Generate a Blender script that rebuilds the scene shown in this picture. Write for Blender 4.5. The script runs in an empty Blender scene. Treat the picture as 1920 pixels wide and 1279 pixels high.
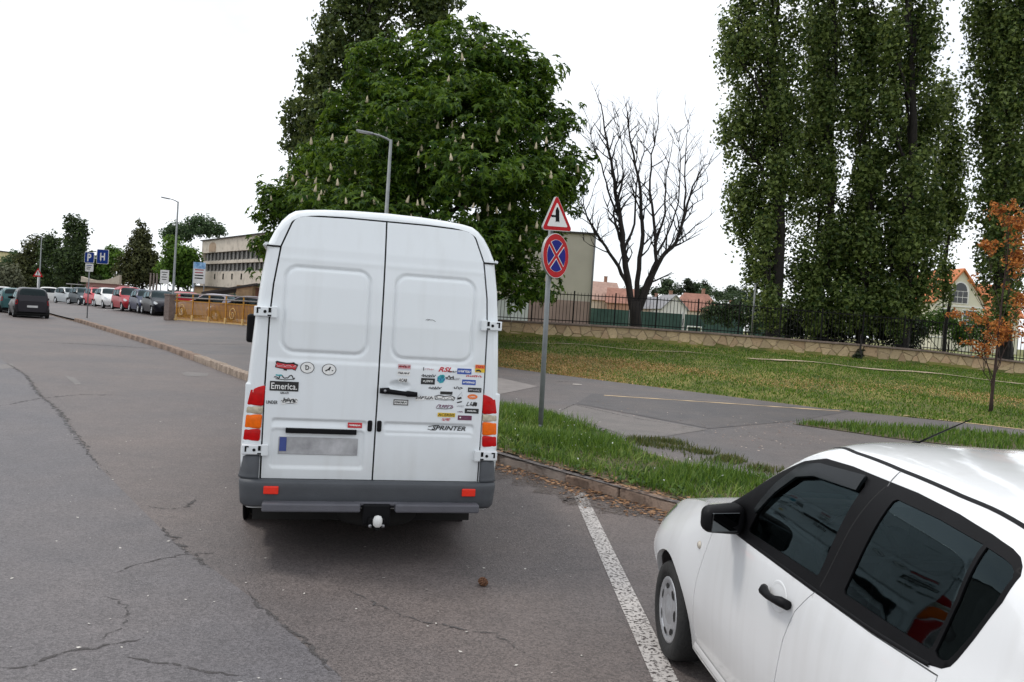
import bpy, bmesh, math, random
import numpy as np
from mathutils import Vector, Matrix, geometry as mgeo
random.seed(11)
RNG = np.random.default_rng(7)
SC = bpy.context.scene
COL = SC.collection
R = math.radians

# ------------------------------------------------------------------ camera
CAM_H, CAM_F, CAM_PITCH, CAM_ROLL = 1.891, 1570.0, 0.031, 0.067
_cp, _sp = math.cos(CAM_PITCH), math.sin(CAM_PITCH)
FWD = Vector((0, _cp, -_sp)); _up = Vector((0, _sp, _cp)); _rt = Vector((1, 0, 0))
_c, _s = math.cos(CAM_ROLL), math.sin(CAM_ROLL)
RIGHT = _c * _rt + _s * _up
UP = -_s * _rt + _c * _up
cam_d = bpy.data.cameras.new('camera')
cam_d.sensor_width = 36.0
cam_d.lens = CAM_F / 1920.0 * 36.0
cam_d.clip_start = 0.05
cam_d.clip_end = 4000
cam = bpy.data.objects.new('camera', cam_d)
COL.objects.link(cam)
cam.matrix_world = Matrix(((RIGHT.x, UP.x, -FWD.x, 0), (RIGHT.y, UP.y, -FWD.y, 0), (RIGHT.z, UP.z, -FWD.z, CAM_H), (0, 0, 0, 1)))
SC.camera = cam

# ------------------------------------------------------------------ sky, sun, exposure
SUN_EL, SUN_AZ = R(60), R(-72)      # thin-cloud sun, high on the left (azimuth from +Y, clockwise)
world = bpy.data.worlds.new('World'); SC.world = world; world.use_nodes = True
wn, wl = world.node_tree.nodes, world.node_tree.links
for n in list(wn): wn.remove(n)
w_out = wn.new('ShaderNodeOutputWorld'); w_bg = wn.new('ShaderNodeBackground')
w_bg.inputs['Strength'].default_value = 0.13
w_sky = wn.new('ShaderNodeTexSky'); w_sky.sky_type = 'NISHITA'; w_sky.sun_disc = False
w_sky.sun_elevation = SUN_EL; w_sky.sun_rotation = SUN_AZ
w_tc = wn.new('ShaderNodeTexCoord')
w_no = wn.new('ShaderNodeTexNoise'); w_no.inputs['Scale'].default_value = 2.2; w_no.inputs['Detail'].default_value = 6; w_no.inputs['Roughness'].default_value = 0.55
w_map = wn.new('ShaderNodeMapping'); w_map.inputs['Scale'].default_value = (1, 1, 2.6)
w_rmp = wn.new('ShaderNodeMapRange'); w_rmp.inputs['From Min'].default_value = 0.25; w_rmp.inputs['From Max'].default_value = 0.62
w_rmp.inputs['To Min'].default_value = 0.62; w_rmp.inputs['To Max'].default_value = 0.97
w_cl = wn.new('ShaderNodeRGB'); w_cl.outputs[0].default_value = (9.6, 9.9, 10.3, 1)   # cloud layer, in the sky texture's own units
w_mix = wn.new('ShaderNodeMixRGB')
wl.new(w_tc.outputs['Generated'], w_map.inputs['Vector']); wl.new(w_map.outputs[0], w_no.inputs['Vector'])
wl.new(w_no.outputs['Fac'], w_rmp.inputs['Value']); wl.new(w_rmp.outputs[0], w_mix.inputs['Fac'])
wl.new(w_sky.outputs[0], w_mix.inputs['Color1']); wl.new(w_cl.outputs[0], w_mix.inputs['Color2'])
wl.new(w_mix.outputs[0], w_bg.inputs['Color']); wl.new(w_bg.outputs[0], w_out.inputs['Surface'])

sun_d = bpy.data.lights.new('sun', 'SUN'); sun_d.energy = 1.4; sun_d.angle = R(12); sun_d.color = (1.0, 0.95, 0.88)
sun = bpy.data.objects.new('sun', sun_d); COL.objects.link(sun)
_dir = Vector((math.sin(SUN_AZ) * math.cos(SUN_EL), math.cos(SUN_AZ) * math.cos(SUN_EL), math.sin(SUN_EL)))
sun.rotation_euler = _dir.to_track_quat('Z', 'Y').to_euler()
vs = SC.view_settings
SC.display_settings.display_device = 'sRGB'
vs.view_transform = 'Standard'; vs.look = 'None'; vs.exposure = 0.0; vs.gamma = 1.0; vs.use_curve_mapping = False
SC.render.engine = 'CYCLES'

# ------------------------------------------------------------------ helpers: objects
def link(name, me, mats=None, parent=None, loc=None, rot=None):
    o = bpy.data.objects.new(name, me); COL.objects.link(o)
    if mats is not None and me is not None and len(me.materials) == 0:
        for m in (mats if isinstance(mats, (list, tuple)) else [mats]): me.materials.append(m)
    if parent is not None: o.parent = parent
    if loc is not None: o.location = loc
    if rot is not None: o.rotation_euler = rot
    return o
def tag(o, label=None, cat=None, group=None, kind=None):
    if label: o['label'] = label
    if cat: o['category'] = cat
    if group: o['group'] = group
    if kind: o['kind'] = kind
    return o
def thing(name, label, cat, loc=(0, 0, 0), rz=0.0, group=None):
    o = bpy.data.objects.new(name, None); COL.objects.link(o); o.empty_display_size = 0.2
    o.location = loc; o.rotation_euler = (0, 0, rz)
    return tag(o, label, cat, group)
def copy_tree(o, parent=None):
    c = o.copy(); COL.objects.link(c)
    if parent is not None:
        c.parent = parent; c.matrix_parent_inverse = o.matrix_parent_inverse.copy()
    for ch in list(o.children): copy_tree(ch, c)
    return c

def np_mesh(name, V, F, smooth=False, mi=None):
    """fast mesh from an (n,3) array and an (m,3) or (m,4) array"""
    V = np.asarray(V, np.float32); F = np.asarray(F, np.int32)
    k = F.shape[1]
    me = bpy.data.meshes.new(name)
    me.vertices.add(len(V)); me.vertices.foreach_set('co', V.ravel())
    me.loops.add(F.size); me.loops.foreach_set('vertex_index', F.ravel())
    me.polygons.add(len(F)); me.polygons.foreach_set('loop_start', np.arange(len(F), dtype=np.int32) * k)
    me.polygons.foreach_set('loop_total', np.full(len(F), k, np.int32))
    if mi is not None: me.polygons.foreach_set('material_index', np.asarray(mi, np.int32))
    me.polygons.foreach_set('use_smooth', np.full(len(F), bool(smooth)))
    me.update(calc_edges=True)
    return me

class MB:
    """collects simple shapes into one mesh"""
    def __init__(s): s.bm = bmesh.new()
    def box(s, c, d, rot=None, bev=0.0, mi=0, seg=2):
        M = Matrix.Translation(c)
        if rot is not None: M = M @ (rot.to_4x4() if hasattr(rot, 'to_4x4') else Matrix.Rotation(rot, 4, 'Z'))
        r = bmesh.ops.create_cube(s.bm, size=1.0, matrix=M @ Matrix.Diagonal((d[0], d[1], d[2], 1)))
        fs = set(f for v in r['verts'] for f in v.link_faces)
        if bev > 0:
            es = set(e for f in fs for e in f.edges)
            rb = bmesh.ops.bevel(s.bm, geom=list(es), offset=bev, segments=seg, affect='EDGES', profile=0.5)
            fs = set(rb['faces']) | set(f for f in fs if f.is_valid)
        for f in fs:
            if f.is_valid: f.material_index = mi
        return s
    def tube(s, pts, rad, n=8, mi=0, caps=True, smooth=True):
        pts = [Vector(p) for p in pts]
        if not isinstance(rad, (list, tuple)): rad = [rad] * len(pts)
        rings = []; ref = None
        for i, p in enumerate(pts):
            a = pts[max(0, i - 1)]; b = pts[min(len(pts) - 1, i + 1)]
            t = (b - a).normalized()
            if ref is None:
                ref = Vector((1, 0, 0)) if abs(t.x) < 0.8 else Vector((0, 1, 0))
            u = (ref - t * ref.dot(t)).normalized(); w = t.cross(u); ref = u
            rings.append([s.bm.verts.new(p + (u * math.cos(2 * math.pi * k / n) + w * math.sin(2 * math.pi * k / n)) * rad[i]) for k in range(n)])
        for i in range(len(pts) - 1):
            for k in range(n):
                f = s.bm.faces.new((rings[i][k], rings[i][(k + 1) % n], rings[i + 1][(k + 1) % n], rings[i + 1][k])); f.material_index = mi; f.smooth = smooth
        if caps:
            f = s.bm.faces.new(rings[0][::-1]); f.material_index = mi
            f = s.bm.faces.new(rings[-1]); f.material_index = mi
        return s
    def prism(s, poly, depth, M=None, mi=0, back=True):
        """poly (x,z) outline in the XZ plane, front face at y=0 (facing -Y), extruded to y=depth"""
        M = M or Matrix.Identity(4)
        a = [s.bm.verts.new(M @ Vector((x, 0, z))) for x, z in poly]
        b = [s.bm.verts.new(M @ Vector((x, depth, z))) for x, z in poly]
        f = s.bm.faces.new(a); f.material_index = mi
        if back: f = s.bm.faces.new(b[::-1]); f.material_index = mi
        n = len(poly)
        for i in range(n):
            f = s.bm.faces.new((a[i], b[i], b[(i + 1) % n], a[(i + 1) % n])); f.material_index = mi
        return s
    def lathe(s, prof, M=None, n=24, mi=0, smooth=True):
        """prof [(r, h)], revolved about local Z of M"""
        M = M or Matrix.Identity(4); rings = []
        for r, h in prof:
            if r < 1e-5: rings.append([s.bm.verts.new(M @ Vector((0, 0, h)))] * n)
            else: rings.append([s.bm.verts.new(M @ Vector((r * math.cos(2 * math.pi * k / n), r * math.sin(2 * math.pi * k / n), h))) for k in range(n)])
        for i in range(len(rings) - 1):
            for k in range(n):
                vs_ = [rings[i][k], rings[i][(k + 1) % n], rings[i + 1][(k + 1) % n], rings[i + 1][k]]
                u = []
                for v in vs_:
                    if v not in u: u.append(v)
                if len(u) >= 3:
                    f = s.bm.faces.new(u); f.material_index = mi; f.smooth = smooth
        return s
    def mesh(s, name):
        bmesh.ops.recalc_face_normals(s.bm, faces=s.bm.faces)
        me = bpy.data.meshes.new(name); s.bm.to_mesh(me); s.bm.free(); return me
    def build(s, name, mats, parent=None, loc=None, rot=None):
        return link(name, s.mesh(name), mats, parent, loc, rot)

def pip(P, poly):
    """points (n,2) inside polygon -> bool array"""
    P = np.asarray(P, float); poly = np.asarray(poly, float)
    x, y = P[:, 0], P[:, 1]; ins = np.zeros(len(P), bool)
    x0, y0 = poly[-1]
    for x1, y1 in poly:
        c = ((y1 > y) != (y0 > y))
        if abs(y1 - y0) > 1e-12:
            ins ^= c & (x < (x0 - x1) * (y - y1) / (y0 - y1) + x1)
        x0, y0 = x1, y1
    return ins
def seg_dist(P, poly):
    P = np.asarray(P, float); d = np.full(len(P), 1e9); n = len(poly)
    for i in range(n):
        a = np.array(poly[i], float); b = np.array(poly[(i + 1) % n], float); ab = b - a
        t = np.clip(((P - a) @ ab) / max(ab @ ab, 1e-12), 0, 1)
        d = np.minimum(d, np.linalg.norm(P - (a + t[:, None] * ab), axis=1))
    return d
def resample(poly, h):
    out = []; n = len(poly)
    for i in range(n):
        a = np.array(poly[i], float); b = np.array(poly[(i + 1) % n], float)
        k = max(1, int(np.ceil(np.linalg.norm(b - a) / h)))
        for j in range(k): out.append(a + (b - a) * j / k)
    return np.array(out)
def cdt(outer, holes, h, hy=None):
    """constrained triangulation of a polygon with holes, with interior grid points"""
    hy = hy or h
    outer = resample(outer, h); holes = [resample(q, h) for q in holes]
    lo, hi = outer.min(0), outer.max(0)
    gx = np.arange(lo[0] + h * .5, hi[0], h); gy = np.arange(lo[1] + hy * .5, hi[1], hy)
    G = np.array(np.meshgrid(gx, gy)).reshape(2, -1).T if len(gx) and len(gy) else np.zeros((0, 2))
    if len(G):
        G = G[pip(G, outer)]
    if len(G): G = G[seg_dist(G, outer) > .45 * min(h, hy)]
    for q in holes:
        if len(G): G = G[~pip(G, q)]
        if len(G): G = G[seg_dist(G, q) > .45 * min(h, hy)]
    V = []; E = []
    for q in [outer] + holes:
        b = len(V); n = len(q)
        V += [Vector((float(p[0]), float(p[1]))) for p in q]; E += [(b + i, b + (i + 1) % n) for i in range(n)]
    V += [Vector((float(p[0]), float(p[1]))) for p in G]
    r = mgeo.delaunay_2d_cdt(V, E, [], 0, 1e-6)
    P = np.array([(v[0], v[1]) for v in r[0]]); T = np.array([f for f in r[2] if len(f) == 3], int)
    C = P[T].mean(1); keep = pip(C, outer)
    for q in holes: keep &= ~pip(C, q)
    T = T[keep]
    a = (P[T[:, 1]] - P[T[:, 0]]); b = (P[T[:, 2]] - P[T[:, 0]])
    ar = a[:, 0] * b[:, 1] - a[:, 1] * b[:, 0]
    T[ar < 0] = T[ar < 0][:, ::-1]
    T = T[np.abs(ar) > 1e-10]
    used = np.unique(T); mp = -np.ones(len(P), int); mp[used] = np.arange(len(used))
    return P[used], mp[T]
def rim(V, T, Nrm, depth, V2=None):
    """add an inward rim along the open boundary of a triangle mesh: returns V, T (boundary verts doubled so that the edge is crisp)"""
    e = np.concatenate([T[:, [0, 1]], T[:, [1, 2]], T[:, [2, 0]]])
    key = np.sort(e, 1); _, inv, cnt = np.unique(key, axis=0, return_inverse=True, return_counts=True)
    be = e[cnt[inv.ravel()] == 1]
    ids = np.unique(be); m = {int(v): i for i, v in enumerate(ids)}
    n0 = len(V); top = V[ids]; bot = V[ids] - Nrm[ids] * depth
    V = np.concatenate([V, top, bot]); nb = len(ids)
    a = np.array([m[int(x)] for x in be[:, 0]]); b = np.array([m[int(x)] for x in be[:, 1]])
    Q1 = np.stack([n0 + b, n0 + a, n0 + nb + a], 1); Q2 = np.stack([n0 + b, n0 + nb + a, n0 + nb + b], 1)
    return V, np.concatenate([T, Q1, Q2])

def text_arr(txt, h, shear=0.0, bold=0.0, width=None):
    """text as a flat triangle mesh in XZ (x right, z up, centred, letter height about h)"""
    cu = bpy.data.curves.new('lettering', 'FONT'); cu.body = txt; cu.align_x = 'CENTER'; cu.align_y = 'CENTER'
    cu.size = 1.0; cu.shear = shear; cu.offset = bold; cu.resolution_u = 2
    ob = bpy.data.objects.new('lettering', cu); COL.objects.link(ob)
    dg = bpy.context.evaluated_depsgraph_get(); me = ob.evaluated_get(dg).to_mesh()
    me.calc_loop_triangles()
    V = np.array([v.co[:] for v in me.vertices]); T = np.array([t.vertices[:] for t in me.loop_triangles], int)
    ob.evaluated_get(dg).to_mesh_clear(); bpy.data.objects.remove(ob); bpy.data.curves.remove(cu)
    lo, hi = V.min(0), V.max(0); V = V - (lo + hi) / 2
    sx = sz = h / (hi[1] - lo[1])
    if width: sx = width / (hi[0] - lo[0])
    return np.stack([V[:, 0] * sx, np.zeros(len(V)), V[:, 1] * sz], 1), T

# ------------------------------------------------------------------ helpers: materials
_mats = {}
def nt(m): return m.node_tree.nodes, m.node_tree.links
def M(name, col, rough=0.6, var=0.12, scale=4.0, bump=0.0, bscale=40.0, metal=0.0, coat=0.0, spec=0.5, hue=None, isl=0.0, dirt=None):
    """procedural Principled material: noise-varied colour, optional second hue, per-piece variation, fine bump"""
    if name in _mats: return _mats[name]
    m = bpy.data.materials.new(name); m.use_nodes = True; N, L = nt(m)
    p = N['Principled BSDF']
    p.inputs['Roughness'].default_value = rough; p.inputs['Metallic'].default_value = metal
    p.inputs['Coat Weight'].default_value = coat; p.inputs['Coat Roughness'].default_value = 0.06
    p.inputs['Specular IOR Level'].default_value = spec
    tc = N.new('ShaderNodeTexCoord')
    no = N.new('ShaderNodeTexNoise'); no.inputs['Scale'].default_value = scale; no.inputs['Detail'].default_value = 6; no.inputs['Roughness'].default_value = 0.6
    L.new(tc.outputs['Object'], no.inputs['Vector'])
    rp = N.new('ShaderNodeValToRGB'); a, b = rp.color_ramp.elements
    c2 = hue if hue is not None else col
    a.position = 0.3; b.position = 0.72
    a.color = (*[c * (1 - var) for c in col], 1); b.color = (*[min(1, c * (1 + var)) for c in c2], 1)
    L.new(no.outputs['Fac'], rp.inputs['Fac']); out = rp.outputs['Color']
    if isl > 0:
        g = N.new('ShaderNodeObjectInfo'); mr = N.new('ShaderNodeMapRange'); mr.inputs['To Min'].default_value = 1 - isl; mr.inputs['To Max'].default_value = 1 + isl
        L.new(g.outputs['Random'], mr.inputs['Value'])
        mx = N.new('ShaderNodeMixRGB'); mx.blend_type = 'MULTIPLY'; mx.inputs['Fac'].default_value = 1
        L.new(out, mx.inputs['Color1']); L.new(mr.outputs[0], mx.inputs['Color2']); out = mx.outputs[0]
    if dirt is not None:
        n2 = N.new('ShaderNodeTexNoise'); n2.inputs['Scale'].default_value = scale * 3.1; n2.inputs['Detail'].default_value = 8
        L.new(tc.outputs['Object'], n2.inputs['Vector'])
        mr = N.new('ShaderNodeMapRange'); mr.inputs['From Min'].default_value = 0.52; mr.inputs['From Max'].default_value = 0.72; mr.inputs['To Max'].default_value = 0.75
        L.new(n2.outputs['Fac'], mr.inputs['Value'])
        mx = N.new('ShaderNodeMixRGB'); mx.inputs['Color2'].default_value = (*dirt, 1)
        L.new(mr.outputs[0], mx.inputs['Fac']); L.new(out, mx.inputs['Color1']); out = mx.outputs[0]
    L.new(out, p.inputs['Base Color'])
    if bump > 0:
        nb = N.new('ShaderNodeTexNoise'); nb.inputs['Scale'].default_value = bscale; nb.inputs['Detail'].default_value = 4
        L.new(tc.outputs['Object'], nb.inputs['Vector'])
        bp = N.new('ShaderNodeBump'); bp.inputs['Strength'].default_value = bump; bp.inputs['Distance'].default_value = 0.02
        L.new(nb.outputs['Fac'], bp.inputs['Height']); L.new(bp.outputs[0], p.inputs['Normal'])
    _mats[name] = m
    return m

def leaf_mat(name, dark, light, trans=0.25, rough=0.55):
    if name in _mats: return _mats[name]
    m = bpy.data.materials.new(name); m.use_nodes = True; N, L = nt(m); p = N['Principled BSDF']; out = N['Material Output']
    g = N.new('ShaderNodeNewGeometry'); rp = N.new('ShaderNodeValToRGB'); a, b = rp.color_ramp.elements
    a.color = (*dark, 1); b.color = (*light, 1); a.position = 0.1; b.position = 1.0
    L.new(g.outputs['Random Per Island'], rp.inputs['Fac'])
    p.inputs['Roughness'].default_value = rough; p.inputs['Specular IOR Level'].default_value = 0.3
    L.new(rp.outputs[0], p.inputs['Base Color'])
    tr = N.new('ShaderNodeBsdfTranslucent'); hs = N.new('ShaderNodeHueSaturation'); hs.inputs['Value'].default_value = 1.4; hs.inputs['Hue'].default_value = 0.48
    L.new(rp.outputs[0], hs.inputs['Color']); L.new(hs.outputs[0], tr.inputs['Color'])
    mx = N.new('ShaderNodeMixShader'); mx.inputs[0].default_value = trans
    L.new(p.outputs[0], mx.inputs[1]); L.new(tr.outputs[0], mx.inputs[2]); L.new(mx.outputs[0], out.inputs['Surface'])
    _mats[name] = m
    return m

def glass_mat(name, tint, mixf=0.6, rough=0.02):
    """thin tinted pane: part dark body, part see-through, Fresnel reflection"""
    if name in _mats: return _mats[name]
    m = bpy.data.materials.new(name); m.use_nodes = True; N, L = nt(m); N.remove(N['Principled BSDF']); out = N['Material Output']
    t = N.new('ShaderNodeBsdfTransparent'); t.inputs['Color'].default_value = (*tint, 1)
    g = N.new('ShaderNodeBsdfGlossy'); g.inputs['Roughness'].default_value = rough; g.inputs['Color'].default_value = (0.50, 0.66, 0.70, 1)
    fr = N.new('ShaderNodeFresnel'); fr.inputs['IOR'].default_value = 1.48
    no = N.new('ShaderNodeTexNoise'); no.inputs['Scale'].default_value = 1.3
    bp = N.new('ShaderNodeBump'); bp.inputs['Strength'].default_value = 0.02; bp.inputs['Distance'].default_value = 0.05
    L.new(no.outputs['Fac'], bp.inputs['Height']); L.new(bp.outputs[0], g.inputs['Normal'])
    mx = N.new('ShaderNodeMixShader'); L.new(fr.outputs[0], mx.inputs[0]); L.new(t.outputs[0], mx.inputs[1]); L.new(g.outputs[0], mx.inputs[2])
    L.new(mx.outputs[0], out.inputs['Surface'])
    _mats[name] = m
    return m

def ray(px, py):
    """direction of the photograph's ray through a pixel of the 1920 x 1279 picture"""
    return ((px - 960) / CAM_F) * RIGHT - ((py - 639.5) / CAM_F) * UP + FWD
def at(px, py, Y):
    """the point of that ray at depth Y: a way to read positions of far things off the photograph"""
    d = ray(px, py); return Vector((0, 0, CAM_H)) + d * (Y / d.y)
def sst(x, a=0.0, b=1.0):
    t = np.clip((np.asarray(x, float) - a) / (b - a), 0, 1); return t * t * (3 - 2 * t)
# ================================================================== ground, road, pavement
KERB = [(16, -12.3), (6.6, 1.3), (1.77, 8.34), (0.72, 9.60), (-0.1, 10.65), (-6.21, 19.36), (-11.1, 27.04), (-22.0, 42.7), (-26, 48.0), (-60, 95), (-88, 133)]
EDGE = [(40, 15), (30, 15.6), (18, 17.2), (11.5, 18.6), (7.9, 20.3), (3.8, 24.1), (-0.4, 27.6), (-6, 31), (-9, 33.0)]   # far side of the path
_ex = [p[0] for p in EDGE][::-1]; _ey = [p[1] for p in EDGE][::-1]
def kdist(x, y): return (np.asarray(x) - 1.77) * .822 + (np.asarray(y) - 8.34) * .569
def plaza(x, y):
    x = np.asarray(x, float); y = np.asarray(y, float)
    return .12 + .34 * sst(kdist(x, y), 0.3, 6) * sst(y, 24, 42) * (1 - sst(y, 58, 88)) - .1 * sst(y, 70, 95)
def zcop(x): return np.interp(x, [-12, -.4, 5.2, 9.5, 13.8, 17, 20.2, 27], [1.62, 1.68, 1.75, 1.72, 1.67, 1.60, 1.43, 1.15])
WALL_Y = 33.8
def hgt(x, y):
    """height of the open ground (bank, field, verges beyond the pavement)"""
    x = np.asarray(x, float); y = np.asarray(y, float)
    ye = np.interp(x, _ex, _ey); t = np.clip((y - ye) / (WALL_Y - ye), 0, 1)
    wz = zcop(x) - .58
    b = .12 + (wz - .12) * (t ** 1.15)
    fld = (zcop(x) - .10) + (1.15 - zcop(x) + .10) * sst(y, 34.5, 48)
    b = np.where(y > WALL_Y + .12, fld, b)
    b = b + .03 * np.sin(x * 1.7 + y * .9) * sst(t, 0.02, .2) * (1 - sst(t, .85, 1))
    a = sst(x, -11, -8.2) 
    return plaza(x, y) * (1 - a) + b * a

M_asph = None
def asphalt(name, c1, c2, speck=0.35, scale=0.35):
    m = bpy.data.materials.new(name); m.use_nodes = True; N, L = nt(m); p = N['Principled BSDF']
    p.inputs['Roughness'].default_value = 0.62; p.inputs['Specular IOR Level'].default_value = 0.5
    tc = N.new('ShaderNodeTexCoord')
    def noise(s, d=6, r=.6):
        n = N.new('ShaderNodeTexNoise'); n.inputs['Scale'].default_value = s; n.inputs['Detail'].default_value = d; n.inputs['Roughness'].default_value = r
        L.new(tc.outputs['Object'], n.inputs['Vector']); return n
    big = noise(scale, 5, .55); rp = N.new('ShaderNodeValToRGB'); a, b = rp.color_ramp.elements
    a.position = .33; b.position = .68; a.color = (*c1, 1); b.color = (*c2, 1); L.new(big.outputs['Fac'], rp.inputs['Fac'])
    mid = noise(3.2, 8, .7); mr = N.new('ShaderNodeMapRange'); mr.inputs['From Min'].default_value = .3; mr.inputs['From Max'].default_value = .7
    mr.inputs['To Min'].default_value = .86; mr.inputs['To Max'].default_value = 1.12; L.new(mid.outputs['Fac'], mr.inputs['Value'])
    m1 = N.new('ShaderNodeMixRGB'); m1.blend_type = 'MULTIPLY'; m1.inputs['Fac'].default_value = 1
    L.new(rp.outputs[0], m1.inputs['Color1']); L.new(mr.outputs[0], m1.inputs['Color2'])
    vo = N.new('ShaderNodeTexVoronoi'); vo.inputs['Scale'].default_value = 95; L.new(tc.outputs['Object'], vo.inputs['Vector'])
    sp = N.new('ShaderNodeSeparateColor'); L.new(vo.outputs['Color'], sp.inputs[0])
    m2r = N.new('ShaderNodeMapRange'); m2r.inputs['To Min'].default_value = 1 - speck; m2r.inputs['To Max'].default_value = 1 + speck; L.new(sp.outputs[0], m2r.inputs['Value'])
    m2 = N.new('ShaderNodeMixRGB'); m2.blend_type = 'MULTIPLY'; m2.inputs['Fac'].default_value = 1
    L.new(m1.outputs[0], m2.inputs['Color1']); L.new(m2r.outputs[0], m2.inputs['Color2'])
    L.new(m2.outputs[0], p.inputs['Base Color'])
    bp = N.new('ShaderNodeBump'); bp.inputs['Strength'].default_value = .45; bp.inputs['Distance'].default_value = .006
    L.new(vo.outputs['Distance'], bp.inputs['Height']); L.new(bp.outputs[0], p.inputs['Normal'])
    return m
M_road = asphalt('worn_asphalt', (.096, .084, .083), (.136, .109, .098), .42)
M_pave = asphalt('pavement_asphalt', (.104, .096, .096), (.140, .118, .110), .3, .5)
M_patch = asphalt('patch_asphalt', (.140, .128, .120), (.165, .145, .134), .25, .8)
M_dark = asphalt('dark_patch_asphalt', (.082, .077, .079), (.105, .093, .089), .3, .8)
def broken(name, col, thr, sc):
    m = bpy.data.materials.new(name); m.use_nodes = True; N, L = nt(m); p = N['Principled BSDF']; p.inputs['Roughness'].default_value = .95; p.inputs['Base Color'].default_value = (*col, 1)
    tc = N.new('ShaderNodeTexCoord'); no = N.new('ShaderNodeTexNoise'); no.inputs['Scale'].default_value = sc; no.inputs['Detail'].default_value = 8; no.inputs['Roughness'].default_value = .7; L.new(tc.outputs['Object'], no.inputs['Vector'])
    mr = N.new('ShaderNodeMapRange'); mr.inputs['From Min'].default_value = thr - .05; mr.inputs['From Max'].default_value = thr + .07; L.new(no.outputs['Fac'], mr.inputs['Value']); L.new(mr.outputs[0], p.inputs['Alpha'])
    return m
M_crack = broken('crack_tar', (.068, .062, .061), .47, 14)
M_grassground = M('grass_and_straw', (.055, .095, .014), .95, .3, .7, bump=.6, bscale=30, hue=(.19, .165, .045))
M_verge = M('verge_earth', (.05, .06, .02), .95, .3, 3, bump=.5, bscale=40, hue=(.12, .09, .05))

def sheet(name, outer, holes, h, zf, mat, dz=0.0, kind='structure', parent=None):
    P, T = cdt(outer, holes, h); z = zf(P[:, 0], P[:, 1]) + dz
    o = link(name, np_mesh(name, np.column_stack([P, z]), T, True), mat, parent)
    if kind: o['kind'] = kind
    return o

# the open ground: one sheet to the horizon, finer near the camera
gx = np.unique(np.concatenate([np.arange(-900, -60, 60), np.arange(-60, -14, 2.0), np.arange(-14, 32, .5), np.arange(32, 80, 3.), np.arange(80, 901, 60)]))
gy = np.unique(np.concatenate([np.arange(-200, -20, 30), np.arange(-20, 12, 2.), np.arange(12, 33.5, .5), [33.6, 33.8, 33.93, 34.2], np.arange(34.6, 50, 1.), np.arange(50, 140, 5), np.arange(140, 1400, 60)]))
X, Y = np.meshgrid(gx, gy); Z = hgt(X, Y)
EDGE_POLY = [(16, -12.3)] + KERB[1:] + [(-60, 140), (-40, 140), (-20, 100), (-9.3, 60), (-9.3, 33.4)] + EDGE[::-1] + [(40, -12)]
ROAD_POLY = KERB + [(-150, 220), (-190, 160), (-120, 60), (-60, -30), (16, -30)]
inP = pip(np.column_stack([X.ravel(), Y.ravel()]), EDGE_POLY).reshape(X.shape)
inR = pip(np.column_stack([X.ravel(), Y.ravel()]), ROAD_POLY).reshape(X.shape)
Z = np.where(inP, np.minimum(Z, plaza(X, Y)) - .06, Z); Z = np.where(inP & (kdist(X, Y) < 4.5) & (X > -60), -.10, Z); Z = np.where(inR, -.10, Z)
Z = np.where((X < -60) & ~inR & (Y < 150), np.minimum(Z, -.02), Z)
ny, nx = X.shape; idx = np.arange(nx * ny).reshape(ny, nx)
F = np.stack([idx[:-1, :-1], idx[:-1, 1:], idx[1:, 1:], idx[1:, :-1]], -1).reshape(-1, 4)
o = link('ground', np_mesh('ground', np.column_stack([X.ravel(), Y.ravel(), Z.ravel()]), F, True), M_grassground); o['kind'] = 'structure'

road = link('road', np_mesh('road', [(*p, 0) for p in cdt(ROAD_POLY, [], 6.0)[0]], cdt(ROAD_POLY, [], 6.0)[1]), M_road); road['kind'] = 'structure'
pav = sheet('pavement', EDGE_POLY, [], 1.0, plaza, M_pave)

def gpx(px, py, z=0.0):
    d = ray(px, py); t = (z - CAM_H) / d.z; return (d.x * t, d.y * t)
def ribbon(pts, w, zf, dz, jit=0.0, sub=0.12, taper=True, rng=RNG):
    """flat strip along a polyline with a ragged outline"""
    P = [np.array(p[:2], float) for p in pts]; Q = []
    for a, b in zip(P[:-1], P[1:]):
        k = max(1, int(np.linalg.norm(b - a) / sub))
        for i in range(k): Q.append(a + (b - a) * i / k)
    Q.append(P[-1]); Q = np.array(Q); n = len(Q)
    Q = Q + rng.normal(0, 1, (n, 2)) * jit
    t = np.gradient(Q, axis=0); t /= np.linalg.norm(t, axis=1)[:, None] + 1e-9; nr = np.column_stack([-t[:, 1], t[:, 0]])
    ww = w * (1 + (rng.uniform(-.5, .6, n) if jit > 0 else 0))
    if taper: ww = ww * np.clip(np.minimum(np.arange(n), np.arange(n)[::-1]) / max(2, n * .15), .15, 1)
    A = Q + nr * (ww / 2)[:, None] if np.ndim(ww) else Q + nr * ww / 2
    B = Q - nr * (ww / 2)[:, None] if np.ndim(ww) else Q - nr * ww / 2
    V = np.concatenate([A, B]); z = zf(V[:, 0], V[:, 1]) + dz
    i = np.arange(n - 1); Fq = np.stack([n + i, n + i + 1, i + 1, i], 1)
    return np.column_stack([V, z]), Fq
zero = lambda x, y: np.zeros_like(np.asarray(x, float))
def crack(pts, w, z=0.0, jit=.012, parent=road, mat=None, zf=zero, name='crack', dz=.004):
    V, Fq = ribbon([gpx(*p, z) for p in pts], w * 1.25, zf, dz, jit, .045)
    return link(name, np_mesh(name, V, Fq), mat or M_crack, parent)
M_seam = broken('old_seam', (.078, .072, .071), .50, 11)
crack([(12, 680), (50, 705), (75, 742), (110, 770), (140, 812), (155, 832), (190, 880), (206, 892)], .05, mat=M_seam, jit=.02)
crack([(300, 985), (330, 1020), (400, 1068)], .03, mat=M_seam, jit=.02)
crack([(462, 1108), (490, 1140), (520, 1165), (580, 1210), (615, 1246), (640, 1270)], .020)
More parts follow.
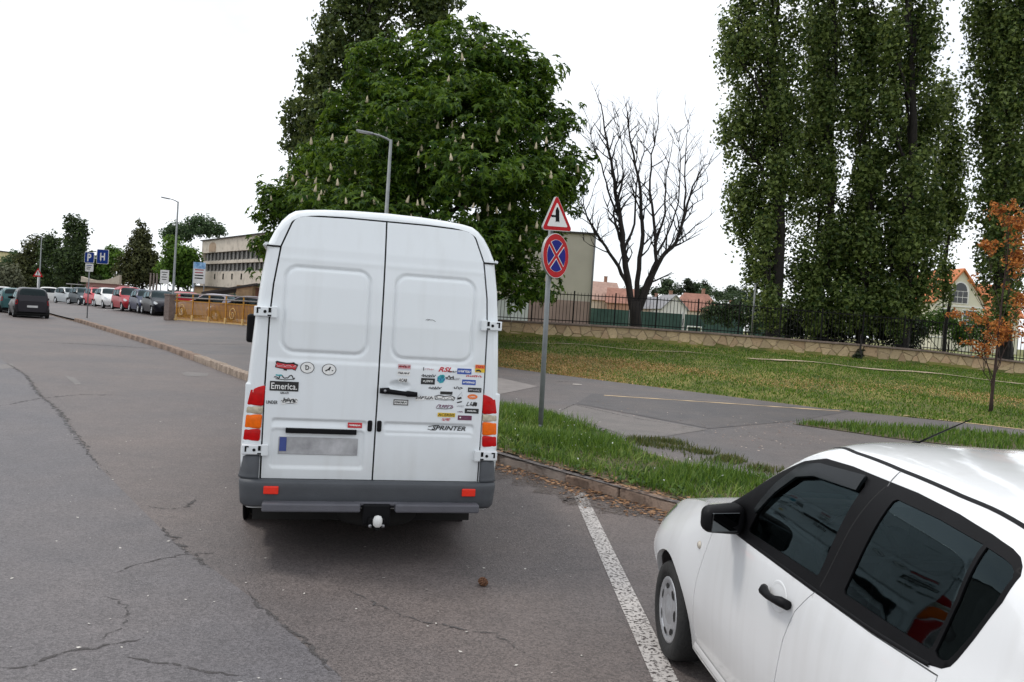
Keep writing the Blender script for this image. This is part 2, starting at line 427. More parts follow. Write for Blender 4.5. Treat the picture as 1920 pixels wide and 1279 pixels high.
crack([(0, 1252), (60, 1248), (95, 1230), (160, 1215), (220, 1208), (272, 1194)], .016)
crack([(240, 1232), (300, 1243), (372, 1257), (450, 1268)], .014)
crack([(262, 948), (320, 956), (352, 950), (372, 932)], .018, mat=M_seam)
crack([(215, 1075), (245, 1062), (300, 1050), (345, 1040), (405, 1037)], .014)
crack([(195, 1110), (240, 1140), (235, 1165), (180, 1205)], .012, mat=M_seam)
crack([(640, 1100), (760, 1160), (930, 1190), (1010, 1240)], .012, mat=M_seam)
crack([(72, 642), (150, 645), (230, 650), (312, 655)], .10, jit=.02)
crack([(0, 635), (45, 637)], .12, jit=.01, mat=M_patch)
crack([(0, 762), (70, 748), (150, 740), (260, 742)], .03, mat=M_seam, jit=.02)
crack([(318, 644), (400, 646), (462, 648)], .09, .13, jit=.02, parent=pav, zf=plaza, dz=.005)
crack([(1045, 772), (1076, 758), (1180, 782), (1325, 806)], .02, .13, parent=pav, zf=plaza, dz=.009)
crack([(1040, 715), (1090, 716)], .06, .13, parent=pav, zf=plaza, dz=.009)
for k, q in enumerate([[(340, 700), (352, 697), (392, 700), (388, 706), (350, 706)], [(0, 684), (24, 682), (26, 690), (0, 692)], [(120, 704), (140, 708), (152, 720), (142, 722)]]):
    sheet('asphalt_patch', [gpx(*p) for p in q], [], .5, zero, M_patch, .004, None, road)
sheet('asphalt_patch', [gpx(*p, .12) for p in [(1040, 800), (1046, 771), (1076, 758), (1326, 806), (1250, 818), (1190, 824), (1110, 795)]], [], .6, plaza, M_patch, .005, None, pav)
sheet('asphalt_patch', [gpx(*p, .12) for p in [(1080, 757), (1110, 738), (1600, 770), (1490, 790), (1330, 804)]], [], .6, plaza, M_dark, .005, None, pav)
sheet('concrete_slab', [gpx(*p, .12) for p in [(900, 712), (938, 709), (1009, 725), (935, 740), (900, 738)]], [], .6, plaza, M('slab_concrete', (.21, .19, .18), .9, .15, 3, bump=.2), .006, None, pav)

M_lane = asphalt('lane_asphalt', (.096, .091, .098), (.126, .111, .110), .38, .5)
lane = [gpx(*p) for p in [(12, 680), (50, 705), (75, 742), (110, 770), (140, 812), (155, 832), (190, 880), (240, 930), (330, 1020), (400, 1068), (480, 1128), (560, 1200), (640, 1270)]]
lane = lane + [(lane[-1][0] + .5, 1.5), (lane[-1][0] + .6, -14), (-14, -14), (-34, 30), (-17, 26)]
sheet('lane_asphalt', lane, [], 2.0, zero, M_lane, .002, None, road)
# ------------------------------------------------------------------ kerb stones, one by one
kerb = thing('kerb', None, None); kerb['kind'] = 'structure'
KM = [M('kerb_concrete_sand', (.33, .26, .205), .9, .25, 5, bump=.4, bscale=60, dirt=(.10, .07, .05)), M('kerb_concrete_brown', (.27, .195, .15), .9, .3, 5, bump=.4, bscale=60, dirt=(.07, .045, .035)),
      M('kerb_concrete_grey', (.24, .20, .175), .9, .25, 5, bump=.4, bscale=60, dirt=(.09, .06, .045))]
rk = random.Random(5)
def kerb_mesh(m):
    b = MB(); b.box((0, 0, 0), (.985, .16, .30), bev=.03, seg=3); bmesh.ops.subdivide_edges(b.bm, edges=[e for e in b.bm.edges if e.calc_length() > .5], cuts=7)
    for v in b.bm.verts: v.co += Vector((rk.uniform(-.006, .006), rk.uniform(-.011, .011), rk.uniform(-.014, .004)))
    me = b.mesh('kerb_stone'); me.materials.append(m)
    for p in me.polygons: p.use_smooth = True
    return me
KME = [[kerb_mesh(m) for _ in range(2)] for m in KM]
run = 0.0
for (ax, ay), (bx, by) in zip(KERB[1:-2], KERB[2:-1]):
    L_ = math.hypot(bx - ax, by - ay); n = max(1, round(L_ / 1.0)); ang = math.atan2(by - ay, bx - ax)
    for i in range(n):
        t = (i + .5) / n; x, y = ax + (bx - ax) * t, ay + (by - ay) * t
        sel = 1 if (y < 11.5 and rk.random() < .8) else (0 if 11.5 < y < 24 else (1 if y >= 24 else 2))  # far stones' brown puts face shade into colour, near stones' is dirt
        top = float(plaza(x + .1, y + .07)) + .006 - (.085 if y > 44.5 else 0)
        o = link('kerb_stone', rk.choice(KME[sel]), None, kerb, (x + .066 + rk.uniform(-.012, .012), y + .045 + rk.uniform(-.012, .012), top - .15 - rk.uniform(0, .018)), (rk.uniform(-.05, .05), rk.uniform(-.018, .018), ang + rk.uniform(-.022, .022)))
        o.scale = (L_ / n, 1, 1)
        if 12.5 < y < 44.5: o.scale = (L_ / n, 1.25, 1.15); o.location.z += .04

# ------------------------------------------------------------------ painted lines
def paint(name, col, wear):
    m = bpy.data.materials.new(name); m.use_nodes = True; N, L = nt(m); p = N['Principled BSDF']; p.inputs['Roughness'].default_value = .7
    tc = N.new('ShaderNodeTexCoord'); no = N.new('ShaderNodeTexNoise'); no.inputs['Scale'].default_value = 42; no.inputs['Detail'].default_value = 7; no.inputs['Roughness'].default_value = .65
    L.new(tc.outputs['Object'], no.inputs['Vector']); rp = N.new('ShaderNodeMapRange'); rp.inputs['From Min'].default_value = wear - .04; rp.inputs['From Max'].default_value = wear + .04
    L.new(no.outputs['Fac'], rp.inputs['Value'])
    n2 = N.new('ShaderNodeTexNoise'); n2.inputs['Scale'].default_value = 4; L.new(tc.outputs['Object'], n2.inputs['Vector'])
    mx = N.new('ShaderNodeMixRGB'); mx.inputs['Color1'].default_value = (*[c * .7 for c in col], 1); mx.inputs['Color2'].default_value = (*col, 1); L.new(n2.outputs['Fac'], mx.inputs['Fac'])
    L.new(mx.outputs[0], p.inputs['Base Color']); L.new(rp.outputs[0], p.inputs['Alpha'])
    return m
M_line = paint('worn_white_paint', (.56, .525, .50), .455); M_bike = paint('faded_cream_paint', (.68, .50, .30), .36)
V, Fq = ribbon([(.838, 9.1), (.963, 3.2)], .140, zero, .005, 0.0, .3, False)
link('bay_line', np_mesh('bay_line', V, Fq), M_line, road)
for a, b, w in [((2.28, 19.91), (7.93, 20.35), .13), ((9.3, 20.0), (11.6, 19.3), .10)]:
    b = (b[0], min(b[1], float(np.interp(b[0], _ex, _ey)) - .35))
    V, Fq = ribbon([a, ((a[0] + b[0]) / 2, (a[1] + b[1]) / 2 + .05), b], w, plaza, .011, .006, .2, False)
    link('path_line', np_mesh('path_line', V, Fq), M_bike, pav)

# ------------------------------------------------------------------ verges and grass
VERGE = [(-3.2, 15.38), (-.02, 10.72), (.80, 9.66), (1.85, 8.42), (6.7, 1.35), (9, -1.9), (9, 4), (5.6, 7.7), (3.25, 10.0), (2.42, 10.5), (1.98, 11.35), (1.75, 12.35), (1.3, 14.0), (.6, 16.0), (-.2, 16.25), (-2.2, 17.0), (-3.4, 16.6)]
FARV = [(5.6, 16.4), (7.2, 17.1), (9, 17.35), (16, 15.9), (30, 14.2), (30, 8), (14, 11.5), (8.9, 14.1), (7.0, 15.1)]
sheet('verge', VERGE, [], .5, lambda x, y: plaza(x, y) + .03 * (.5 + .5 * np.sin(3 * x) * np.sin(2.3 * y)), M_verge, .006)
sheet('verge', FARV, [], .7, plaza, M_verge, .012)

def blades(P, zf, h0, h1, w, mat, name, lean=.5, rng=RNG, hf=None):
    n = len(P); z = zf(P[:, 0], P[:, 1]); h = rng.uniform(h0, h1, n)
    if hf is not None: h = h * hf
    a = rng.uniform(0, 2 * np.pi, n); d = np.column_stack([np.cos(a), np.sin(a)]); s = np.column_stack([-d[:, 1], d[:, 0]])
    b = rng.uniform(.1, 1, n) * lean * h; ww = w * rng.uniform(.6, 1.3, n)
    base = np.column_stack([P, z - .01])
    def pt(f, out, side):
        return base + np.column_stack([d * (b * out)[:, None] + s * (ww * side)[:, None], h * f])
    V = np.stack([pt(0, 0, -.5), pt(0, 0, .5), pt(.55, .35, -.42), pt(.55, .35, .42), pt(1, 1, 0)], 1).reshape(-1, 3)
    k = np.arange(n)[:, None] * 5
    T = np.concatenate([k + [0, 1, 3], k + [0, 3, 2], k + [2, 3, 4]])
    o = link(name, np_mesh(name, V, T, True), mat); o['kind'] = 'stuff'; o['label'] = None or ''
    del o['label']
    return o
def leaf_cloud_low(P, rng=RNG):
    n = len(P); k = 7; V = []; 
    a = rng.uniform(0, 6.28, (n, k)); l = rng.uniform(.04, .09, (n, k)); z0 = plaza(P[:, 0], P[:, 1])[:, None] + rng.uniform(.01, .05, (n, k)); up_ = rng.uniform(.2, .9, (n, k))
    dx, dy = np.cos(a), np.sin(a); X0 = P[:, 0][:, None] + dx * .01; Y0 = P[:, 1][:, None] + dy * .01; w = l * .32
    pts = [np.stack([X0, Y0, z0], -1), np.stack([X0 + dx * l * .5 - dy * w, Y0 + dy * l * .5 + dx * w, z0 + l * up_ * .6], -1), np.stack([X0 + dx * l, Y0 + dy * l, z0 + l * up_ * .7], -1), np.stack([X0 + dx * l * .5 + dy * w, Y0 + dy * l * .5 - dx * w, z0 + l * up_ * .6], -1)]
    V = np.stack(pts, 2).reshape(-1, 3); b = np.arange(n * k)[:, None] * 4
    return V, np.concatenate([b + [0, 1, 2], b + [0, 2, 3]]), None
def scatter(poly, n, rng=RNG, dens=None):
    q = np.array(poly); lo, hi = q.min(0), q.max(0); out = []; tot = 0
    while tot < n:
        P = rng.uniform(lo, hi, (n * 2, 2)); P = P[pip(P, q)]
        if dens is not None: P = P[rng.uniform(0, 1, len(P)) < dens(P)]
        out.append(P); tot += len(P)
    return np.concatenate(out)[:n]
def vnoise(P, s, seed=0):
    x, y = P[:, 0] * s, P[:, 1] * s
    return .5 + .25 * (np.sin(x * 1.3 + 2.1 * np.sin(y * .7 + seed)) + np.sin(y * 1.7 + 1.9 * np.sin(x * .9 + seed * 2)))
M_blade = leaf_mat('grass_blade', (.030, .085, .008), (.140, .240, .032), .38)
M_bankb = leaf_mat('bank_grass_blade', (.036, .092, .008), (.140, .240, .026), .36)
M_straw = leaf_mat('straw_blade', (.30, .18, .06), (.66, .44, .19), .2)
P = scatter(VERGE, 44000, dens=lambda P: np.clip(.25 + vnoise(P, 2.2) * 1.1, 0, 1) * np.where(P[:, 1] < 6.5, .35, 1) * sst(np.minimum(seg_dist(P, VERGE), .4), -.05, .32))
g = blades(P, plaza, .05, .21, .012, M_blade, 'grass', .9, hf=.45 + .9 * vnoise(P, 1.6, 3)); tag(g, 'tall lush green grass on the verge round the sign pole', 'grass')
P = scatter(FARV, 16000, dens=lambda P: sst(-P[:, 0], -22, -8) * .9 + .1)
g = blades(P, plaza, .06, .18, .016, M_blade, 'grass', .7); tag(g, 'green grass strip beyond the path junction, above the car roof', 'grass')
# weeds growing out of the joint in the asphalt
jp = [gpx(*p, .12) for p in [(1185, 824), (1215, 828), (1250, 828), (1290, 842), (1330, 852), (1385, 868), (1440, 884), (1500, 893)]]
W = []
for a, b in zip(jp[:-1], jp[1:]):
    k = int(700 * math.hypot(b[0] - a[0], b[1] - a[1])); t = RNG.uniform(0, 1, k)[:, None]
    W.append(np.array(a) + (np.array(b) - np.array(a)) * t + RNG.normal(0, .11, (k, 2)))
for c in [(1250, 838), (1205, 832), (1345, 862), (1600, 803), (1540, 797)]:
    W.append(np.array(gpx(*c, .12)) + RNG.normal(0, .2, (350, 2)))
W = np.concatenate(W); W = W[vnoise(W, 5, 1) > .3]
g = blades(W, plaza, .03, .11, .014, leaf_mat('weed_blade', (.04, .07, .015), (.16, .16, .05), .3), 'weeds', .9); tag(g, 'low weeds sprouting along the joint in the path asphalt', 'weeds')
# bank below the stone wall
BANK = [(24, 16.7), (18, 17.25), (11.5, 18.65), (7.9, 20.35), (3.8, 24.15), (-.4, 27.65), (-4, 30), (-4, 33.6), (24, 33.6)]
def dry(P):
    ye = np.interp(P[:, 0], _ex, _ey); t = (P[:, 1] - ye) / (WALL_Y - ye)
    left = 1 - sst(P[:, 0], 1.5, 6)
    band = np.exp(-((t - .38) / .16) ** 2) * .75 * (.35 + vnoise(P, .8, 5))
    return np.clip(left * (1 - sst(t, .40, .65)) * .95 + band * .8 + .25 * (t > .92), 0, 1)
P = scatter(BANK, 95000, dens=lambda P: np.clip(1.2 - dry(P), .2, 1))
g = blades(P, hgt, .03, .085, .024, M_bankb, 'grass', .9); tag(g, 'short green grass on the bank below the stone wall', 'grass')
P = scatter(BANK, 42000, dens=lambda P: np.clip(dry(P) ** 1.9, .006, 1))
g = blades(P, hgt, .015, .05, .026, M_straw, 'dry_grass', 3.2); tag(g, 'dead straw coloured grass lying on the bank', 'dry grass')
# trodden stone edging line in the bank
eq = [(x, y) for x, y in [(8.6, 30.6), (11.5, 30.2), (15, 29.4), (19, 28.2), (24, 27)]]
V, Fq = ribbon(eq, .22, hgt, .05, .02, .25, False); o = link('edging_strip', np_mesh('edging_strip', V, Fq), M('edging_dust', (.42, .33, .24), .95, .2, 3)); o['kind'] = 'structure'
eq = [(-.5, 32.3), (2.5, 31.9), (5, 31.2), (8.2, 30.7)]
V, Fq = ribbon(eq, .07, hgt, .05, .03, .25, True); o = link('edging_strip', np_mesh('edging_strip', V, Fq), M('edging_dust', (.4, .3, .2))); o['kind'] = 'structure'
# little white seed heads in the grass
def bits(P, z, size, mat, name, label, cat, rng=RNG, flat=.4):
    n = len(P); a = rng.uniform(0, 6.28, n); s = size * rng.uniform(.5, 1.4, n)
    c, sn = np.cos(a), np.sin(a); base = np.column_stack([P, z])
    def off(x, y, zz): return base + np.column_stack([(c * x - sn * y) * s, (sn * x + c * y) * s, zz * s])
    V = np.stack([off(-1, 0, rng.uniform(0, flat, n)), off(0, -.5, 0), off(1, 0, rng.uniform(0, flat, n)), off(0, .5, flat * .6)], 1).reshape(-1, 3)
    k = np.arange(n)[:, None] * 4; T = np.concatenate([k + [0, 1, 2], k + [0, 2, 3]])
    return tag(link(name, np_mesh(name, V, T), mat), label, cat, kind='stuff')
P = scatter(VERGE[:4] + VERGE[8:], 110); bits(P, plaza(P[:, 0], P[:, 1]) + RNG.uniform(.06, .2, len(P)), .012, M('seed_head_white', (.7, .7, .66), .8), 'seed_heads', 'pale seed heads dotted through the verge grass', 'seed heads', flat=1.5)
P = scatter(VERGE, 9000, dens=lambda P: vnoise(P, 3.1, 8) * sst(np.minimum(seg_dist(P, VERGE), .4), .02, .3))
g = blades(P, plaza, .04, .17, .018, leaf_mat('pale_blade', (.09, .17, .03), (.25, .32, .08), .35), 'grass', 1.3); tag(g, 'paler yellowish blades mixed into the verge grass', 'grass')
V, T, _ = leaf_cloud_low(scatter(VERGE, 900, dens=lambda P: sst(vnoise(P, 1.3, 4), .3, .8)))
tag(link('broadleaf_weeds', np_mesh('broadleaf_weeds', V, T), leaf_mat('weed_leaf', (.03, .075, .012), (.11, .19, .03), .3)), 'broad leaved weeds low in the verge grass', 'weeds', kind='stuff')
# dust and soil washed against the kerb
def dust(name, col, thr):
    m = paint(name, col, thr); return m
for pts, w in (([(-4.5, 16.7), (-.25, 10.55), (.62, 9.5), (1.70, 8.18), (4, 4.85)], .42), ([(-.3, 10.45), (.5, 9.45), (1.55, 8.05)], .7)):
    V, Fq = ribbon(pts, w, zero, .0045 if w < .5 else .0075, .03, .15, True); link('gutter_dust', np_mesh('gutter_dust', V, Fq), dust('gutter_dust', (.115, .088, .072), .53), road)
V, Fq = ribbon([(.045, 10.85), (.885, 9.785), (1.935, 8.545), (4.56, 4.64)], .20, plaza, .012, .02, .12, True); link('bare_soil', np_mesh('bare_soil', V, Fq), M('bare_soil', (.13, .09, .06), .95, .4, 8, bump=.6), pav)
# dead leaves collected along the kerb
M_dead = leaf_mat('dead_leaf', (.12, .055, .025), (.42, .24, .12), .15)
LP = []
for (ax, ay), (bx, by), n, w in [((.9, 9.15), (1.75, 8.15), 340, .16), ((-.1, 10.35), (.9, 9.15), 220, .10), ((-.3, 10.8), (1.8, 8.6), 260, .16), ((-3, 14.6), (-.1, 10.4), 150, .1)]:
    t = RNG.uniform(0, 1, (n, 1)); LP.append(np.array((ax, ay)) + (np.array((bx, by)) - np.array((ax, ay))) * t + RNG.normal(0, w, (n, 2)))
LP = np.concatenate(LP); kz = np.where(pip(LP, ROAD_POLY), .006, plaza(LP[:, 0], LP[:, 1]) + .02)
bits(LP, kz, .028, M_dead, 'fallen_leaves', 'brown dead leaves gathered along the kerb', 'leaves')
P = np.concatenate([scatter([gpx(*p, .12) for p in [(1310, 800), (1480, 790), (1560, 830), (1400, 850)]], 150), scatter([gpx(*p, .12) for p in [(1040, 745), (1500, 775), (1500, 860), (1300, 815)]], 120)])
bits(P, plaza(P[:, 0], P[:, 1]) + .012, .02, leaf_mat('path_litter', (.2, .12, .09), (.6, .5, .42), .1), 'leaf_litter', 'scattered petals and leaf scraps on the path', 'litter')
P = scatter([(-3, 3.2), (.7, 3.2), (.7, 8.8), (-.2, 10), (-5, 15), (-6, 9)], 230)
bits(P, np.full(len(P), .005), .011, M('pale_grit', (.55, .52, .48), .9), 'road_grit', 'tiny pale grit and stones scattered over the road', 'grit')
# loose path bits: white scrap by the slab and a fallen pine cone on the road
b = MB()
for i in range(46):
    a = i * 2.4; f = i / 46; r = .024 * math.sin(math.pi * (.12 + .8 * f)); z = .008 + .05 * f
    b.box((r * math.cos(a), (f - .5) * .075, .027 + r * math.sin(a)), (.016, .010, .013), Matrix.Rotation(a, 3, 'Y'), .002, seg=1)
tag(b.build('pine_cone', M('cone_brown', (.13, .06, .03), .9, .4, 60), None, (gpx(905, 1098)[0], gpx(905, 1098)[1], .0), (0, 0, .6)), 'small brown pine cone lying on the road behind the van', 'pine cone')
b = MB(); b.box((0, 0, .012), (.2, .09, .02), .3, .006); b.box((.1, .05, .01), (.1, .05, .014), .9, .004)
g0 = gpx(1081, 722, .12); tag(b.build('paper_scrap', M('scrap_white', (.6, .55, .5), .8), None, (*g0, .125)), 'small pale scrap of paper lying on the path near the grass bank', 'litter')
# ================================================================== stone wall with coping and iron fence
M_mortar = M('wall_mortar', (.30, .235, .165), .95, .25, 4, bump=.5)
M_stone = M('wall_stone', (.44, .32, .185), .9, .25, 2.2, bump=.6, bscale=22, hue=(.48, .37, .23), isl=.20, dirt=(.20, .135, .08))
M_stone2 = M('wall_stone_rust', (.40, .26, .15), .9, .25, 2.2, bump=.6, bscale=22, hue=(.44, .32, .20), isl=.2, dirt=(.18, .12, .07))
M_cop = M('coping_stone', (.19, .145, .12), .95, .25, 3, bump=.4, isl=.12, dirt=(.08, .06, .05))
M_iron = M('black_iron', (.009, .009, .009), .6, .3, 8, spec=.12)
wall = thing('stone_wall', 'long low wall of irregular ochre stones with a flat coping on the grass bank', 'wall', (0, WALL_Y, 0))
X0, X1 = -9.0, 25.0
xs = np.arange(X0, X1 + .01, .5); b = MB()
def strip(b, y0, y1, zlo, zhi, mi=0):
    rows = []
    for x in xs:
        zc = float(zcop(x)); rows.append([b.bm.verts.new(p) for p in ((x, y0, zc + zlo), (x, y0, zc + zhi), (x, y1, zc + zhi), (x, y1, zc + zlo))])
    for r, q in zip(rows[:-1], rows[1:]):
        for k in range(4): b.bm.faces.new((r[k], q[k], q[(k + 1) % 4], r[(k + 1) % 4])).material_index = mi
    b.bm.faces.new(rows[0]); b.bm.faces.new(rows[-1][::-1])
strip(b, .05, .34, -1.0, -.082); b.build('wall_core', M_mortar, wall)
# irregular stones: cells around scattered seeds
rs = random.Random(21)
Hs = .60; seeds = []
for row in range(3):
    x = X0 + rs.uniform(0, .3)
    while x < X1:
        seeds.append((x, (row + .5) / 3 * Hs + rs.uniform(-.07, .07))); x += rs.uniform(.42, .72)
seeds = [s for s in seeds if rs.random() > .12]
def clip(poly, a, b):
    """keep the part of poly nearer to a than to b"""
    mx, my = (a[0] + b[0]) / 2, (a[1] + b[1]) / 2; nx_, ny_ = b[0] - a[0], b[1] - a[1]; out = []
    f = lambda p: (p[0] - mx) * nx_ + (p[1] - my) * ny_
    for i in range(len(poly)):
        p, q = poly[i], poly[(i + 1) % len(poly)]; fp, fq = f(p), f(q)
        if fp <= 0: out.append(p)
        if fp * fq < 0: t = fp / (fp - fq); out.append((p[0] + (q[0] - p[0]) * t, p[1] + (q[1] - p[1]) * t))
    return out
cells = []
for s in seeds:
    poly = [(max(X0, s[0] - 1.2), 0), (min(X1, s[0] + 1.2), 0), (min(X1, s[0] + 1.2), Hs), (max(X0, s[0] - 1.2), Hs)]
    for q in seeds:
        if q is not s and abs(q[0] - s[0]) < 1.6:
            poly = clip(poly, s, q)
            if len(poly) < 3: break
    if len(poly) >= 3: cells.append((s, poly))
cells.sort(key=lambda c: abs(c[0][0] - 8)); extra = []
for i, (s, poly) in enumerate(cells):
    cx = sum(p[0] for p in poly) / len(poly); cz = sum(p[1] for p in poly) / len(poly)
    pr = rs.uniform(.008, .036); bm = bmesh.new()
    def ring(k, y): return [bm.verts.new((( p[0] - cx) * k + math.copysign(min(abs(p[0] - cx), .0), 1), y, (p[1] - cz) * k)) for p in poly]
    g = .955 - .01 / max(.1, (max(p[0] for p in poly) - min(p[0] for p in poly)))
    A = ring(g, .06); B = ring(g, -pr * .5); C_ = ring(g * .86, -pr)
    n = len(poly)
    for k in range(n):
        bm.faces.new((A[k], A[(k + 1) % n], B[(k + 1) % n], B[k])); bm.faces.new((B[k], B[(k + 1) % n], C_[(k + 1) % n], C_[k]))
    bm.faces.new(C_); bmesh.ops.recalc_face_normals(bm, faces=bm.faces)
    me = bpy.data.meshes.new('stone'); bm.to_mesh(me); bm.free()
    link('stone', me, rs.choice([M_stone, M_stone, M_stone2]), wall, (cx, .045, float(zcop(cx)) - .08 - Hs + cz))
x = X0
while x < X1:
    L_ = rs.uniform(.9, 1.25); m = MB(); m.box((0, 0, 0), (L_ - .008, .44, .08), bev=.012, seg=1); xm = x + L_ / 2
    a = math.atan2(float(zcop(xm + .4) - zcop(xm - .4)), .8)
    m.build('coping_slab', M_cop, wall, (xm, .17 + rs.uniform(-.008, .008), float(zcop(xm)) - .04 + rs.uniform(-.004, .004)), (0, -a, 0)); x += L_

fence = thing('iron_fence', 'black iron railing of thin upright bars standing on the stone wall', 'fence', (0, WALL_Y + .17, 0))
FH = 1.22
b = MB(); b.box((0, 0, FH / 2), (.02, .02, FH), bev=0); b.box((0, 0, FH + .02), (.012, .012, .05)); barme = b.mesh('fence_bar'); barme.materials.append(M_iron)
b = MB(); b.box((0, 0, .66), (.055, .055, 1.36), bev=.004, seg=1); postme = b.mesh('fence_post'); postme.materials.append(M_iron)
x = -6.0; i = 0
while x < 22.0:
    z = float(zcop(x))
    if i % 12 == 0:
        link('fence_post', postme, None, fence, (x, 0, z - .02))
        z2 = float(zcop(x + 1.68)); a = math.atan2(z2 - z, 1.68)
        for rz_ in (.10, FH - .06):
            m = MB(); m.box((0, 0, 0), (1.62, .028, .035)); m.build('fence_rail', M_iron, fence, (x + .84, 0, (z + z2) / 2 + rz_), (0, -a, 0))
    else: link('fence_bar', barme, None, fence, (x, 0, z))
    x += .14; i += 1

# ================================================================== buildings
M_glassdark = M('window_dark_glass', (.012, .014, .016), .08, .3, 1.5, spec=.7)
M_frame = M('window_frame_white', (.72, .71, .68), .5, .08)
M_beige = M('render_beige', (.60, .53, .44), .9, .12, .4, bump=.2, dirt=(.32, .28, .23))
M_greyrender = M('render_grey_beige', (.46, .425, .365), .92, .1, .35, bump=.15)
M_conc = M('fin_concrete', (.34, .33, .31), .9, .15, 2)
M_roofdark = M('roof_edge_dark', (.05, .045, .04), .8, .2)
# school block with two window bands: local x along the facade, y into the building
ang = math.atan2(-14, 10)
schl = thing('school_building', 'beige two storey block with two dark bands of windows behind the parked cars', 'building', (-36.6, 97.4, 0), ang)
LA = 34.0
b = MB(); b.box((LA / 2, 6.6, 3.9), (LA, 12.4, 7.8)); b.build('core', M_roofdark, schl)
b = MB()
for z0, z1 in ((6.62, 8.02), (5.36, 5.66), (-.5, 4.48)): b.box((LA / 2, .2, (z0 + z1) / 2), (LA, .44, z1 - z0))
b.box((.15, .2, 5.6), (.5, .46, 2.4)); b.box((-.02, 6.5, 4), (.3, 12.6, 8.04)); b.build('wall', M_beige, schl)
b = MB(); b.box((LA / 2, 6.4, 8.08), (LA + .5, 13.2, .12)); b.build('roof', M_roofdark, schl)
x = .5; k = 0
while x < LA - 1.4:
    for z0, z1 in ((5.66, 6.62), (4.48, 5.36)):
        w = MB(); w.box((0, .32, 0), (.96, .03, z1 - z0 - .02)); wo = w.build('window', M_glassdark, schl, (x + .55, 0, (z0 + z1) / 2))
        f = MB(); f.box((0, .28, -(z1 - z0) / 2 + .06), (.96, .06, .08)); f.box((0, .28, 0), (.05, .05, z1 - z0 - .04)); f.build('frame', M_conc, wo)
        f = MB(); f.box((x + 1.2, .24, (z0 + z1) / 2), (.24, .12, z1 - z0)); f.build('fin', M_conc, schl)
    x += 1.39; k += 1
for x, z in ((5.8, 3.95), (8.9, 3.95), (12.0, 3.95), (15.1, 3.95)):
    b = MB(); b.box((x, -.03, z), (.34, .06, .6)); b.build('slit_window', M_glassdark, schl)
arch = [(3.0, 6.7)] + [(4.3 + 1.3 * math.cos(math.pi * (1 - t / 8)), 7.35 + .42 * math.sin(math.pi * t / 8)) for t in range(9)] + [(5.6, 6.7)]
b = MB(); b.prism(arch, .04, Matrix.Translation((0, -.05, 0))); b.build('wall_panel', M('panel_tan', (.40, .29, .20), .9, .15, 1), schl)
# plain end wall seen between the chestnut and the bare tree
gab = thing('rendered_building', 'plain grey beige end wall of a flat roofed building behind the iron fence', 'building', (-8, 60, 1.1))
b = MB(); b.box((6.75, 9, 3.44), (13.5, 18, 6.88)); b.build('wall', M_greyrender, gab)
b = MB(); b.box((6.75, -.03, 1.05), (13.46, .08, 2.1)); b.build('plinth', M('plinth_pink', (.30, .215, .19), .9, .15, .8), gab)
b = MB(); b.box((6.75, 9, 6.95), (13.8, 18.3, .14)); b.build('roof', M_roofdark, gab)
b = MB(); b.tube([(13.42, -.12, .1), (13.42, -.12, 6.85)], .06); b.build('downpipe', M('pipe_grey', (.12, .12, .12), .6), gab)
shed = thing('white_shed', 'low white rendered shed behind the iron fence below the chestnut', 'shed', (-3.2, 47, 1.1))
b = MB(); b.box((2.0, 1.6, .9), (4.0, 3.2, 1.8)); b.build('wall', M('render_white', (.62, .64, .66), .9, .08, 1), shed)
b = MB(); b.box((2.0, 1.6, 1.86), (4.3, 3.5, .1)); b.build('roof', M_roofdark, shed)
b = MB(); b.box((1.2, -.03, .75), (.8, .06, 1.5), bev=.01); b.build('door', M('door_grey', (.2, .21, .22), .6), shed)

